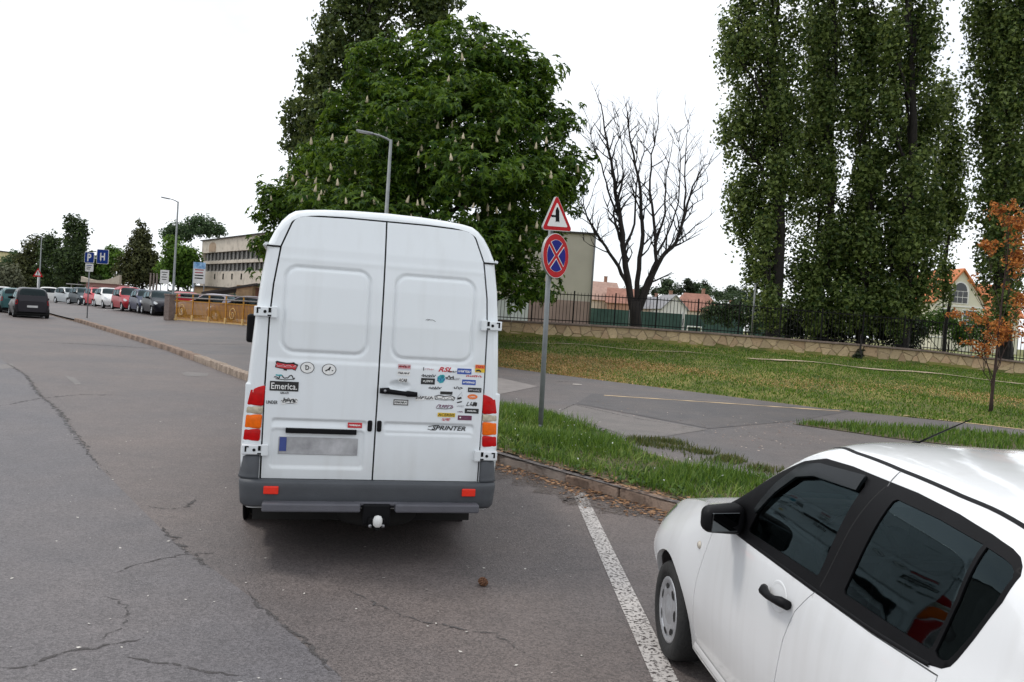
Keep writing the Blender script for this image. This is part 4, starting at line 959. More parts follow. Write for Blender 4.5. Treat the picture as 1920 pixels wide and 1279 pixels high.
for pts, r, dy in main:
    n = len(pts); q = []
    for i, (x, y) in enumerate(pts): q.append(at(x, y, 35.6 + dy * i / n) - B0)
    q2 = [q[0]]
    for a, c in zip(q[:-1], q[1:]):
        for k in (1, 2, 3): q2.append(a.lerp(c, k / 3) + Vector((rb.uniform(-1, 1), rb.uniform(-1, 1), 0)) * .035)
    N_ = len(q2); mb.tube(q2, [r * (1 - .86 * i / (N_ - 1)) for i in range(N_)], 8, caps=False)
    for i in range(3, N_):
        for _ in range(2 if i > N_ * .35 else 1):
            if rb.random() < .25: continue
            d = (q2[i] - q2[i - 1]).normalized(); s = Vector((rb.uniform(-1, 1), rb.uniform(-1, 1), rb.uniform(-.1, .6))).normalized()
            twig(q2[i], (d * .7 + s * .75).normalized(), rb.uniform(.6, 1.5) * (1 if i < N_ * .8 else .7), max(.017, r * .42 * (1 - .6 * i / N_)), 2 if rb.random() < .55 else 1)
mb.build('branches', M_bare, bare); o = tips.build('twigs', M_bare, bare); o['kind'] = 'stuff'
# ---- copper leaved young tree on the bank
LO = leaf_mat('copper_leaf', (.18, .06, .015), (.66, .30, .07), .35, .5)
Yo = 21.0; bo = at(1858, 770, Yo); zo = float(hgt(bo.x, Yo)); Bo = Vector((bo.x, Yo, zo))
tp = [(0, 0, -.15)] + [tuple(at(x, y, Yo) - Bo) for x, y in ((1860, 740), (1866, 690), (1872, 630), (1880, 550), (1890, 470), (1892, 400))]
ot = px_lobes([(1880, 395, 42, 24), (1905, 480, 40, 50), (1850, 465, 26, 18), (1918, 560, 40, 60), (1830, 520, 22, 12), (1838, 600, 34, 28), (1795, 590, 18, 9), (1880, 625, 58, 34), (1910, 420, 40, 40), (1840, 650, 40, 20)], Yo, rt, .5)
tree('copper_tree', 'young tree with copper orange leaves on a thin trunk at the right of the bank', Bo, ot, 3200, .080, LO, .045, aspect=.6, clump=.22, per=16, up=.3, shell=.55, seed=41, trunk_pts=tp, bark=M('bark_copper', (.05, .03, .025), .9, .3, 8))
# ---- shrubs and hedges behind the wall
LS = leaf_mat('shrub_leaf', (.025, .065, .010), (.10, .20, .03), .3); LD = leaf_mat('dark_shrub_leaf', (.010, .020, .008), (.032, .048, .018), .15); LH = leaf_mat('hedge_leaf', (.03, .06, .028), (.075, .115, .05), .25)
def shrub(name, label, L, Y, n, size, lm, cat='shrub', seed=1, **kw):
    lo = px_lobes(L, Y, rt, .5); x = sum(l[0] for l in lo) / len(lo); z = float(hgt(x, Y))
    kw.setdefault('clump', .35); kw.setdefault('per', 20)
    return tree(name, label, (x, Y, z), lo, n, size, lm, .07, cat=cat, seed=seed, trunk_top=1.0, **kw)
shrub('shrub', 'dark bushes filling the gap under the poplars behind the fence', [(1480, 606, 36, 36), (1520, 608, 36, 38), (1560, 610, 40, 38), (1600, 600, 34, 44), (1650, 605, 45, 48), (1700, 622, 34, 34)], 40, 13000, .17, LD, seed=51)  # extra dark-leaved lobes added to stand in for the deep shade here
shrub('shrub', 'bright green bush in front of the gabled house', [(1720, 610, 28, 26), (1765, 602, 40, 24), (1805, 625, 30, 22), (1840, 615, 30, 35)], 44, 6000, .16, LS, seed=52)
shrub('hedge', 'soft green hedge behind the fence left of the first poplar', [(1345, 585, 32, 24), (1380, 580, 36, 36), (1420, 590, 36, 40), (1465, 600, 30, 40)], 62, 8000, .22, LH, 'hedge', 53)
shrub('shrub', 'small weed bush growing against the foot of the stone wall', [(1614, 660, 9, 11), (1608, 667, 10, 6)], 33.5, 500, .09, LD, 'shrub', 54, clump=.1)
for i, (lab, L, n) in enumerate([('round dark green bush beside the pink roofed far house', [(1127, 552, 11, 18)], 900), ('broad pale green tree above the white gabled far house', [(1254, 534, 13, 13), (1246, 545, 10, 8)], 900), ('pointed dark conifer behind the far red roof', [(1291, 532, 5, 12), (1292, 545, 8, 14)], 800),
                                 ('second pointed conifer, right of the tallest far conifer', [(1306, 540, 6, 12), (1308, 550, 9, 10)], 700), ('low far tree crowns between the terracotta house and the trunk', [(1176, 548, 14, 8), (1205, 545, 12, 7)], 700), ('far tree with a rounded crown above the small red roof', [(1345, 552, 16, 12), (1365, 556, 14, 12)], 900), ('far pointed tree just left of the first poplar', [(1392, 552, 10, 18), (1410, 560, 14, 16)], 900), ('far dark row of tree tops right of the chestnut', [(1145, 541, 10, 6), (1100, 540, 8, 10)], 500), ('low far tree line between the white gable and the red hipped roof', [(1228, 548, 14, 8), (1270, 545, 14, 9)], 700), ('wide far tree line right of the small red roof', [(1372, 545, 14, 12), (1325, 546, 12, 9)], 800), ('far spiky conifer over the small red roof', [(1322, 538, 5, 11), (1323, 552, 7, 10)], 600)]):
    Y = 170 + 3 * i; lo = px_lobes(L, Y, rt, 1); x = lo[0][0]
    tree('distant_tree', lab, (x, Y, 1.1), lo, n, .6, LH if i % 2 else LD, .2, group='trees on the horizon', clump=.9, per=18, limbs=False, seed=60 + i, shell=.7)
# ---- trees beyond the car park
LT = leaf_mat('thuja_leaf', (.018, .036, .010), (.070, .110, .028), .15); LT2 = leaf_mat('thuja_brown_leaf', (.028, .036, .010), (.095, .105, .030), .15); LG = leaf_mat('fresh_leaf', (.035, .09, .010), (.13, .24, .03), .3); LW = leaf_mat('willow_leaf', (.08, .09, .05), (.18, .19, .12), .25); LB = leaf_mat('blue_green_leaf', (.025, .055, .022), (.10, .16, .065), .3)
CP = [('conifer', 'brownish conifer leaning over the road beside the far lamp pole', 118, LT2, [(62, 470, 20, 32), (48, 500, 26, 30), (60, 525, 30, 26)], 5200), ('conifer', 'dark conifer behind the grey car on the road', 112, LT, [(92, 465, 16, 30), (95, 500, 24, 36), (105, 528, 28, 22)], 5200),
      ('conifer', 'tall twin tipped dark conifer left of the parking sign', 108, LT, [(134, 428, 12, 30), (153, 440, 9, 34), (138, 470, 20, 40), (148, 500, 24, 36), (130, 525, 30, 22)], 7200), ('conifer', 'bushy conifer behind the parking sign pole', 104, LT, [(120, 490, 22, 40), (165, 505, 24, 36), (175, 528, 26, 20)], 5000),
      ('deciduous_tree', 'fresh green tree between the parking sign and the dark cone shaped tree', 106, LG, [(200, 500, 20, 26), (215, 480, 18, 18), (190, 515, 16, 20)], 3600), ('conifer', 'broad cone shaped dark tree left of the second street lamp', 98, LT2, [(265, 430, 8, 18), (264, 455, 18, 24), (262, 485, 32, 28), (255, 512, 42, 24), (290, 510, 22, 24)], 8200),
      ('deciduous_tree', 'light green tree behind the second street lamp pole', 92, LG, [(330, 470, 26, 24), (352, 490, 22, 28), (318, 505, 24, 26), (345, 520, 26, 20)], 5200), ('deciduous_tree', 'large round crowned tree showing above the school building roof', 124, LB, [(378, 425, 34, 20), (340, 435, 32, 18), (405, 432, 18, 14), (320, 445, 18, 14)], 5400),
      ('willow_tree', 'small grey green willow at the left edge of the picture', 82, LW, [(18, 515, 14, 15), (20, 530, 16, 14)], 1800), ('deciduous_tree', 'dark green tree far down the road at the left edge', 130, LB, [(8, 500, 16, 24), (30, 490, 18, 26), (15, 530, 22, 18)], 2600)]
for i, (nm, lab, Y, lm, L, n) in enumerate(CP):
    lo = px_lobes(L, Y, rt, 1.2); x = sum(l[0] for l in lo) / len(lo)
    tree(nm, lab, (x, Y, -.05), lo, n, .42, lm, .2, group='trees beyond the car park', clump=.75, per=18, limbs=False, seed=80 + i, shell=.74, up=.3)
for i in range(3):
    px = (281, 287, 293)[i]; p = at(px, 540, 84); m = MB(); m.tube([(0, 0, 0), (.03, 0, 3.6)], [.11, .08], 7)
    t = thing('flag_pole', 'bare pole in a row of three behind the red parked car, ' + ('nearest the conifer', 'middle one', 'nearest the white board')[i], 'pole', (p.x, 84, -.02), group='bare poles behind the car park'); m.build('pole', M('pole_weathered', (.16, .13, .11), .9), t); f = MB(); f.lathe([(.09, 3.6), (.09, 3.66), (0, 3.7)]); f.build('cap', M('pole_weathered', (0, 0, 0)), t)
# tree across the road, outside the frame, seen in the car's windows
lo = [(-20.5, 15, 5.2, 2.6, 2.6, 2.2), (-21.5, 16.5, 6.8, 2.0, 2.0, 1.6)]
tree('roadside_tree', 'round tree across the road, reflected in the car windows', (-21, 15.5, 0), lo, 5000, .28, LS, .16, clump=.5, per=18, seed=95)
# ================================================================== the white panel van
VAN_P, VAN_YAW = (-.958, 6.121), .249
def grimy(name, col, grime, z1=.95, z0=.55, rough=.32, coat=.5):
    m = M(name, col, rough, .03, .8, coat=coat, bump=.02, bscale=3); N, L = nt(m); p = N['Principled BSDF']; src = p.inputs['Base Color'].links[0].from_socket
    tc = N.new('ShaderNodeTexCoord'); mp = N.new('ShaderNodeMapping'); mp.inputs['Scale'].default_value = (7, 7, .55); no = N.new('ShaderNodeTexNoise'); no.inputs['Scale'].default_value = 1.6; no.inputs['Detail'].default_value = 8
    L.new(tc.outputs['Object'], mp.inputs['Vector']); L.new(mp.outputs[0], no.inputs['Vector'])
    a = N.new('ShaderNodeMapRange'); a.inputs['From Min'].default_value = .50; a.inputs['From Max'].default_value = .78; a.inputs['To Max'].default_value = .13; L.new(no.outputs['Fac'], a.inputs['Value'])
    n2 = N.new('ShaderNodeTexNoise'); n2.inputs['Scale'].default_value = 5; n2.inputs['Detail'].default_value = 9; L.new(tc.outputs['Object'], n2.inputs['Vector'])
    sx_ = N.new('ShaderNodeSeparateXYZ'); L.new(tc.outputs['Object'], sx_.inputs[0]); lo = N.new('ShaderNodeMapRange'); lo.inputs['From Min'].default_value = z1; lo.inputs['From Max'].default_value = z0; lo.inputs['To Max'].default_value = .7; L.new(sx_.outputs['Z'], lo.inputs['Value'])
    ml = N.new('ShaderNodeMath'); ml.operation = 'MULTIPLY'; L.new(lo.outputs[0], ml.inputs[0]); L.new(n2.outputs['Fac'], ml.inputs[1]); ad = N.new('ShaderNodeMath'); ad.operation = 'ADD'; ad.use_clamp = True; L.new(ml.outputs[0], ad.inputs[0]); L.new(a.outputs[0], ad.inputs[1])
    mx = N.new('ShaderNodeMixRGB'); mx.inputs['Color2'].default_value = (*grime, 1); L.new(ad.outputs[0], mx.inputs['Fac']); L.new(src, mx.inputs['Color1']); L.new(mx.outputs[0], p.inputs['Base Color'])
    return m
M_white = grimy('van_white_paint', (.76, .795, .815), (.46, .45, .42))
M_gap = M('seal_black', (.006, .006, .006), .8, .2)
M_plast = M('bumper_grey_plastic', (.062, .067, .075), .6, .12, 5, bump=.12, bscale=120)
M_plast2 = M('step_grey_plastic', (.10, .10, .115), .55, .12, 5, bump=.15, bscale=120)
M_blk = M('black_plastic', (.007, .007, .008), .5, .2, 8, spec=.12)
M_rub = M('tyre_rubber', (.018, .018, .018), .85, .2, 12, bump=.3, bscale=50)
M_steel = M('wheel_steel', (.30, .30, .31), .4, .1, 6, metal=.7)
M_red = M('lens_red', (.50, .004, .005), .30, .2, 30, coat=.12, spec=.15); M_org = M('lens_orange', (.85, .15, .006), .30, .15, 30, coat=.12, spec=.15); M_clr = M('lens_clear', (.48, .43, .32), .25, .25, 40, coat=.2, spec=.2)
M_refl = M('reflector_red', (.80, .03, .012), .25, .1, 60)
M_cabglass = M('van_cab_glass', (.015, .018, .02), .05, .2, 2, coat=1)
van = thing('panel_van', 'white high roof panel van parked nose in, rear doors covered in stickers', 'van', (*VAN_P, 0), VAN_YAW)
_c, _s = math.cos(VAN_YAW), math.sin(VAN_YAW)
def van_uz(px, py, v=0.0):
    d = ray(px, py); fx, fy = -_s, _c
    t = (v + VAN_P[0] * fx + VAN_P[1] * fy) / (d.x * fx + d.y * fy)
    x, y = d.x * t - VAN_P[0], d.y * t - VAN_P[1]
    return x * _c + y * _s, CAM_H + d.z * t
def rearv(z): return np.interp(z, [0, 1.75, 2.0, 2.27, 2.5, 2.6], [0, 0, .012, .045, .10, .13])
HALF = [(.40, .88), (.50, .91), (.62, .928), (.80, .935), (1.0, .932), (1.28, .914), (1.55, .898), (1.80, .882), (2.05, .860), (2.26, .832), (2.275, .840), (2.29, .828), (2.38, .79), (2.46, .745), (2.51, .70), (2.54, .655), (2.556, .58), (2.57, .45), (2.582, .25), (2.587, 0.0)]
def outline(inset=0.0):
    L_ = [(-max(0, w - inset * (1 if z < 2.3 else .8)), z - (inset * sst(z, 2.3, 2.55))) for z, w in HALF]
    L_ = [(a, float(b)) for a, b in L_]
    return L_ + [(-a, b) for a, b in L_[::-1][1:]]
OUT = outline(); NO = len(OUT)
def section(v):
    ins = .045 * (1 - math.sqrt(max(0, 1 - (1 - min(1, v / .055)) ** 2))) if v < .055 else 0
    pts = outline(ins); res = []
    zt = float(np.interp(v, [0, 3.5, 3.9, 4.15, 4.95, 5.25, 5.50, 5.585], [2.6, 2.6, 2.5, 2.32, 1.33, 1.18, .98, .72]))
    wk = float(np.interp(v, [0, .5, 3.8, 4.6, 5.2, 5.45, 5.585], [1, 1.03, 1.03, 1.0, .93, .82, .66]))
    for u, z in pts:
        if v > 3.5 and z > .6: z = .6 + (z - .6) * (zt - .6) / (2.587 - .6)
        res.append((u * wk, v + (float(rearv(z)) if v < .3 else 0), z))
    return res
vv_ = [0, .006, .018, .035, .055, .30, .7, 1.1, 1.6, 2.2, 2.8, 3.4, 3.7, 3.95, 4.15, 4.4, 4.65, 4.9, 5.05, 5.2, 5.35, 5.5, 5.585]
V = [p for v in vv_ for p in section(v)]; F = []
for i in range(len(vv_) - 1):
    for k in range(NO - 1): F.append((i * NO + k, i * NO + k + 1, (i + 1) * NO + k + 1, (i + 1) * NO + k))
me = bpy.data.meshes.new('body'); me.from_pydata(V, [], [f for f in F] + [tuple((len(vv_) - 1) * NO + k for k in range(NO))]); 
for p in me.polygons: p.use_smooth = True
body = link('body', me, M_white, van)
# rear face: frame round the doors
DL = [(-.785, .615), (-.006, .615), (-.006, 2.512), (-.30, 2.512), (-.58, 2.502), (-.625, 2.492), (-.655, 2.470), (-.672, 2.44), (-.735, 2.27), (-.770, 2.0), (-.785, 1.75), (-.79, 1.2)]
DR = [(-x, z) for x, z in DL][::-1]
def grow(poly, d):
    P = np.array(poly, float); n = len(P); a = P - np.roll(P, 1, 0); b = np.roll(P, -1, 0) - P
    na = np.column_stack([a[:, 1], -a[:, 0]]); nb = np.column_stack([b[:, 1], -b[:, 0]]); na /= np.linalg.norm(na, axis=1)[:, None]; nb /= np.linalg.norm(nb, axis=1)[:, None]
    m = na + nb; m /= (1 + (na * nb).sum(1))[:, None]
    return P + m * d
AP = [(x, z) for x, z in DL if x < -.01]; AP = AP[1:] + [AP[0]]
ap = [(-.785, .615)] + [(x, z) for x, z in DL[3:][::-1]] ; ap = ap + [(-x, z) for x, z in ap[::-1]]
ar = sum(ap[i][0] * ap[(i + 1) % len(ap)][1] - ap[(i + 1) % len(ap)][0] * ap[i][1] for i in range(len(ap)))
if ar < 0: ap = ap[::-1]
ap = grow(ap, .012)
P, T = cdt(outline(.045), [ap], .05); y = rearv(P[:, 1])
V3 = np.column_stack([P[:, 0], y, P[:, 1]]); V3, T = rim(V3, T, np.tile([0, -1., 0], (len(V3), 1)), .05)
link('rear_frame', np_mesh('rear_frame', V3, T), M_white, van)
P, T = cdt(grow(ap, .02), [], .1); link('door_seal', np_mesh('door_seal', np.column_stack([P[:, 0], rearv(P[:, 1]) + .035, P[:, 1]]), T), M_gap, van)
# doors with pressed panels
def rrect(P, x0, x1, z0, z1, r):
    cx, cz = (x0 + x1) / 2, (z0 + z1) / 2; q = np.abs(P - [cx, cz]) - np.array([(x1 - x0) / 2 - r, (z1 - z0) / 2 - r])
    return np.linalg.norm(np.maximum(q, 0), axis=1) + np.minimum(q.max(1), 0) - r
def press(P, side):
    u, z = P[:, 0], P[:, 1]; h = np.zeros(len(P))
    d = rrect(P, *((-.695, -.10, 1.525, 2.13, .085) if side < 0 else (.088, .680, 1.515, 2.125, .085)))
    h += -.016 * np.exp(-(d / .0115) ** 2) + .004 * (1 - sst(d, -.02, 0))
    h += .007 * (1 - sst(z, 1.450, 1.474))
    x0, x1 = (-.735, -.062) if side < 0 else (.058, .735)
    d = rrect(P, x0, x1, .955 if side > 0 else .93, 1.045, .025); ins = 1 - sst(d, -.012, .002)
    h += -.024 * ins * np.clip((z - .975) / .07, 0, 1)
    if side < 0:
        d = rrect(P, -.735, -.075, .69, .975, .03); h += -.012 * (1 - sst(d, -.014, .004))
    else:
        h += -.007 * np.exp(-((z - .966) / .009) ** 2) * (1 - sst(np.abs(u - .395), .31, .34))
        e = np.sqrt(((u - .155) / .088) ** 2 + ((z - 1.318) / .042) ** 2); h += -.026 * (1 - sst(e, .35, 1.0))
    h += .0035 * np.exp(-((z - 2.19) / .02) ** 2)
    return h
doors = {}
for side, D, nm in ((-1, DL, 'number plate below and few stickers'), (1, DR, 'thickly covered in stickers with a black handle')):
    P, T = cdt(D, [], .0095); h = press(P, side); V3 = np.column_stack([P[:, 0], rearv(P[:, 1]) - h, P[:, 1]])
    V3, T = rim(V3, T, np.tile([0, -1., 0], (len(V3), 1)), .03)
    me = np_mesh('rear_door', V3, T, True); doors[side] = link('rear_door', me, M_white, van)
doors[-1]['label'] = 'white rear door with the number plate'; doors[1]['label'] = 'white rear door crowded with stickers'
# hinges
for s, z, u0, u1 in ((-1, 1.80, -.895, -.735), (-1, .82, -.925, -.745), (1, 1.80, .735, .895), (1, .815, .745, .925)):
    b = MB(); uc = (u0 + u1) / 2; w = u1 - u0; io = -s
    b.box((uc, -.018, z), (w, .04, .07), bev=.008); b.box((uc + s * w * .46, .02, z), (w * .1, .1, .07), bev=.006); b.box((uc + io * w * .36, -.030, z), (w * .26, .035, .085), bev=.008)
    o = b.build('hinge', M_white, van)
    k = MB(); k.lathe([(0, .006), (.011, .004), (.011, 0)], Matrix.Translation((uc - io * w * .04, -.039, z)) @ Matrix.Rotation(R(90), 4, 'X'), 10)
    k.box((uc + io * w * .16, -.0385, z + .012), (.018, .004, .034)); k.box((uc + io * w * .20, -.0385, z - .026), (.04, .004, .010)); k.box((uc - io * w * .36, -.0385, z + .006), (.012, .004, .040)); k.box((uc - io * w * .31, -.0385, z + .022), (.024, .004, .010))
    k.build('hinge_slots', M_blk, o)
# roof cap joint on the corner posts, gutter lip along the sides
for s in (-1, 1):
    b = MB(); b.box((s * .79, float(rearv(2.272)) - .003, 2.268), (.098, .012, .012)); b.build('roof_joint', M_gap, van)
    b = MB(); b.tube([(s * .842, .06, 2.282), (s * .862, .25, 2.282), (s * .868, 2.0, 2.282), (s * .868, 3.5, 2.282)], .013, 6); b.build('gutter', M_white, van)
# tail lights
for s in (-1, 1):
    tl = thing('tail_light', None, None); tl.parent = van
    for z0, z1, m in ((1.128, 1.275, M_red), (1.070, 1.126, M_clr), (.966, 1.068, M_org), (.878, .964, M_red)):
        b = MB(); b.box((s * .868, .052, (z0 + z1) / 2), (.118, .135, z1 - z0), bev=.014, seg=3)
        for v in b.bm.verts:   # follow the lean of the body side, round the outer corner
            k = (v.co.z - .878) / .4; v.co.x += -s * .020 * k
            if (v.co.x * s) > .88: v.co.y += .018
        if z1 > 1.25:
            for v in b.bm.verts:
                if v.co.z > 1.24 and v.co.x * s > .86: v.co.z -= .022; v.co.x -= s * .012
        o = b.build('lens', m, tl)
        for p in o.data.polygons: p.use_smooth = True
    b = MB(); b.box((s * .862, .07, 1.075), (.130, .13, .424), bev=.01); b.build('housing', M_white, tl)
# bumper: profile swept round the back
def sweep(path, prof, name, mat, parent):
    bm = bmesh.new(); rings = []
    for i, p in enumerate(path):
        a = Vector(path[max(0, i - 1)]); b = Vector(path[min(len(path) - 1, i + 1)]); t = (b - a).normalized(); n = Vector((t.y, -t.x))
        rings.append([bm.verts.new((p[0] + n.x * d, p[1] + n.y * d, z)) for d, z in prof])
    for r, q in zip(rings[:-1], rings[1:]):
        for k in range(len(prof) - 1): bm.faces.new((r[k], r[k + 1], q[k + 1], q[k])).smooth = True
    bm.faces.new(rings[0]); bm.faces.new(rings[-1][::-1]); bmesh.ops.recalc_face_normals(bm, faces=bm.faces)
    me = bpy.data.meshes.new(name); bm.to_mesh(me); bm.free(); return link(name, me, mat, parent)
def corner(s=1, x=.88, y=.0, r=.085): return [(s * (x - r + r * math.sin(a)), y + r - r * math.cos(a)) for a in np.linspace(0, math.pi / 2, 7)]
path = [(-.905, .66)] + [(p[0], p[1]) for p in corner(-1, .905, -.055)][::-1] + [(0, -.058)] + corner(1, .905, -.055) + [(.905, .66)]
bp_ = sweep(path, [(-.05, .425), (.0, .42), (.018, .44), (.024, .50), (.030, .56), (.031, .592), (.026, .606), (.0, .612), (-.05, .612)], 'bumper', M_plast, van)
for s in (-1, 1):
    cp = corner(s, .925, -.018, .09)
    cp = [c for c in cp if abs(c[0]) > .80]; cp = [(s * .803, -.018)] + cp + [(s * .925, .66)]
    if s < 0: cp = cp[::-1]
    sweep(cp, [(-.03, .612), (.022, .614), (.018, .63), (.012, .66), (.012, .765), (.0, .782), (-.03, .782)], 'bumper_corner', M_plast, van)
    b = MB(); b.box((s * .925, 2.7, .62), (.03, 2.6, .30), bev=.012); b.build('side_moulding', M_plast, van)
    b = MB(); b.box((s * .71, -.09, .547), (.102, .02, .056), bev=.006, seg=2); b.build('reflector', M_refl, bp_)
b = MB()
for u0, u1 in ((-.765, -.085), (.165, .785)):
    b.box(((u0 + u1) / 2, -.105, .438), (u1 - u0, .11, .062), bev=.012)
b.box((.04, -.075, .458), (.34, .06, .025), bev=.006); b.build('step', M_plast2, bp_)
hb = MB(); hb.box((.035, -.09, .385), (.20, .08, .15), bev=.012); hb.box((.035, -.145, .335), (.12, .05, .07), bev=.008); hb.tube([(.035, -.12, .31), (.035, -.20, .31), (.035, -.235, .325)], .022, 8); hitch = hb.build('tow_hitch', M_blk, van)
b = MB(); b.lathe([(.018, 0), (.030, .012), (.034, .035), (.033, .055), (.024, .075), (0, .084)], Matrix.Translation((.035, -.235, .325)), 16); b.build('ball_cover', M('hitch_cover_white', (.72, .72, .70), .5, .08, 20), hitch)
b = MB()
for u in (-.01, .08): b.lathe([(0, .012), (.013, .010), (.014, 0)], Matrix.Translation((u, -.172, .315)) @ Matrix.Rotation(R(90), 4, 'X'), 8)
b.build('bolt', M_steel, hitch)
# underside, wheels
b = MB(); b.box((0, 2.95, .31), (1.70, 4.9, .24)); b.box((0, .40, .39), (1.62, .7, .06)); b.box((0, 1.45, .33), (1.3, .14, .14));  b.lathe([(.0, -.09), (.30, -.09), (.34, -.05), (.34, .05), (.30, .09), (0, .09)], Matrix.Translation((.1, .62, .27)), 24); b.box((-.45, 1.0, .38), (.09, 1.7, .14)); b.box((.45, 1.0, .38), (.09, 1.7, .14)); b.box((.1, 2.6, .36), (.5, 1.5, .2)); b.build('underbody', M('underbody_dark', (.015, .014, .013), .9, .3), van)  # floor deepened and spare wheel added to block light under the van
def van_wheel(u, v, s):
    w = thing('wheel', None, None); w.parent = van; X = Matrix.Translation((u, v, .335)) @ Matrix.Rotation(R(90) * s, 4, 'Y')
    b = MB(); b.lathe([(.20, -.10), (.29, -.10), (.325, -.085), (.335, -.06), (.335, .06), (.325, .085), (.29, .10), (.20, .10)], X, 32); b.build('tyre', M_rub, w)
    b = MB(); b.lathe([(0, .045), (.09, .05), (.11, .03), (.17, .03), (.195, .085), (.205, .095), (.205, -.09)], X, 28); b.build('rim', M_steel, w)
for s in (-1, 1):
    for v in (1.45, 4.70):
        van_wheel(s * .815, v, s)
        b = MB(); b.lathe([(.40, -.02), (.43, 0), (.40, .012)], Matrix.Translation((s * .945, v, .36)) @ Matrix.Rotation(R(90) * s, 4, 'Y'), 32)
        b.lathe([(0, .0), (.41, .0)], Matrix.Translation((s * .943, v, .36)) @ Matrix.Rotation(R(90) * s, 4, 'Y'), 32); b.build('wheel_arch', M_blk, van)  # flat black disc paints the wheel well's shade on the body side
# cab: windscreen, side glass, mirrors, headlights
def wq(name, pts, mat, par):
    bm = bmesh.new(); bm.faces.new([bm.verts.new(p) for p in pts]); bmesh.ops.solidify(bm, geom=bm.faces[:], thickness=.012); me = bpy.data.meshes.new(name); bm.to_mesh(me); bm.free(); return link(name, me, mat, par)
wq('windscreen', [(-.70, 4.20, 2.285), (.70, 4.20, 2.285), (.80, 4.93, 1.39), (-.80, 4.93, 1.39)], M_cabglass, van)
for s in (-1, 1):
    dr = wq('cab_door', [(s * .968, 3.05, .8), (s * .938, 3.05, 2.05), (s * .938, 3.95, 2.05), (s * .95, 4.42, 1.40), (s * .958, 4.35, .8)], M_white, van)
    wq('window', [(s * .966, 3.15, 1.42), (s * .952, 3.15, 2.0), (s * .952, 3.86, 2.0), (s * .966, 4.25, 1.42)], M_cabglass, dr)
    mm = MB(); mm.box((s * 1.085, 4.22, 1.53), (.20, .12, .34), bev=.035, seg=3); mm.tube([(s * .95, 4.28, 1.42), (s * 1.06, 4.24, 1.42)], .02); mm.tube([(s * .95, 4.28, 1.6), (s * 1.06, 4.24, 1.6)], .02); mo = mm.build('mirror', M_blk, dr)
    b = MB(); b.box((s * .56, 5.47, .84), (.30, .12, .18), bev=.03); b.build('headlight', M_clr, van)
b = MB(); b.box((0, 5.56, .50), (1.5, .16, .26), bev=.05); b.build('front_bumper', M_plast, van); b = MB(); b.box((0, 5.50, .84), (.7, .12, .14), bev=.02); b.build('grille', M_blk, van)
# door furniture
b = MB(); b.tube([(.012, -.035, 1.276), (.075, -.04, 1.277), (.085, -.040, 1.272), (.20, -.040, 1.262), (.215, -.04, 1.262), (.285, -.035, 1.258)], [.020, .025, .019, .017, .023, .019], 10); o = b.build('handle', M_blk, doors[1])
b = MB(); b.lathe([(0, .004), (.009, .003), (.010, 0)], Matrix.Translation((.048, -.064, 1.279)) @ Matrix.Rotation(R(90), 4, 'X'), 10); b.build('lock', M_steel, doors[1])
for s, u in ((-1, -.042), (1, .026)):
    b = MB(); b.box((u, -.012, 1.012), (.034, .022, .082), bev=.012, seg=3); b.build('door_buffer', M_blk, doors[s])
b = MB(); b.box((-.385, -.004, .962), (.50, .045, .036), bev=.006); b.build('plate_lamp', M_blk, doors[-1])
pl = MB(); pl.box((-.40, .002, .852), (.56, .010, .125), bev=.004); po = pl.build('number_plate', M('plate_blank', (.30, .30, .31), .5, .30, 5, hue=(.42, .42, .43)), doors[-1])
b = MB(); b.box((-.648, -.005, .862), (.048, .004, .10)); b.build('plate_band', M('plate_blue', (.04, .065, .24), .5, .2, 9), doors[-1])

# ------------------------------------------------------------------ stickers and badge
SC_ = {'k': (.012, .012, .012), 'w': (.78, .78, .76), 'r': (.55, .02, .03), 'b': (.025, .08, .38), 'o': (.80, .18, .03), 'y': (.75, .50, .03), 't': (.03, .36, .40), 'm': (.14, .025, .07), 'g': (.42, .43, .45), 'p': (.62, .40, .42), 'v': (.20, .10, .16), 'd': (.06, .06, .065)}
SMAT = {k: M('sticker_' + n, SC_[k], .45, .08, 30) for k, n in zip('kwrboytmgpvd', ('black', 'white', 'red', 'blue', 'orange', 'yellow', 'teal', 'maroon', 'grey', 'pink', 'violet', 'charcoal'))}
ZY = -.0105   # sticker plane: just proud of the lower door skin
def quad(x0, x1, z0, z1): return np.array([(x0, 0, z0), (x1, 0, z0), (x1, 0, z1), (x0, 0, z1)]), np.array([(0, 1, 2), (0, 2, 3)])
def ell(cx, cz, rx, rz, n=28): 
    a = np.linspace(0, 2 * np.pi, n, endpoint=False); return np.column_stack([np.append(cx + rx * np.cos(a), cx), np.zeros(n + 1), np.append(cz + rz * np.sin(a), cz)]), np.array([(i, (i + 1) % n, n) for i in range(n)])
def stroke(pts, w):
    P_ = np.array(pts, float); t = np.gradient(P_, axis=0); t /= np.linalg.norm(t, axis=1)[:, None] + 1e-9; nr = np.column_stack([-t[:, 1], t[:, 0]]) * w / 2
    V_ = np.concatenate([P_ + nr, P_ - nr]); n = len(P_); i = np.arange(n - 1)
    return np.column_stack([V_[:, 0], np.zeros(2 * n), V_[:, 1]]), np.concatenate([np.stack([n + i, n + i + 1, i + 1], 1), np.stack([n + i, i + 1, i], 1)])
rstk = np.random.default_rng(31)
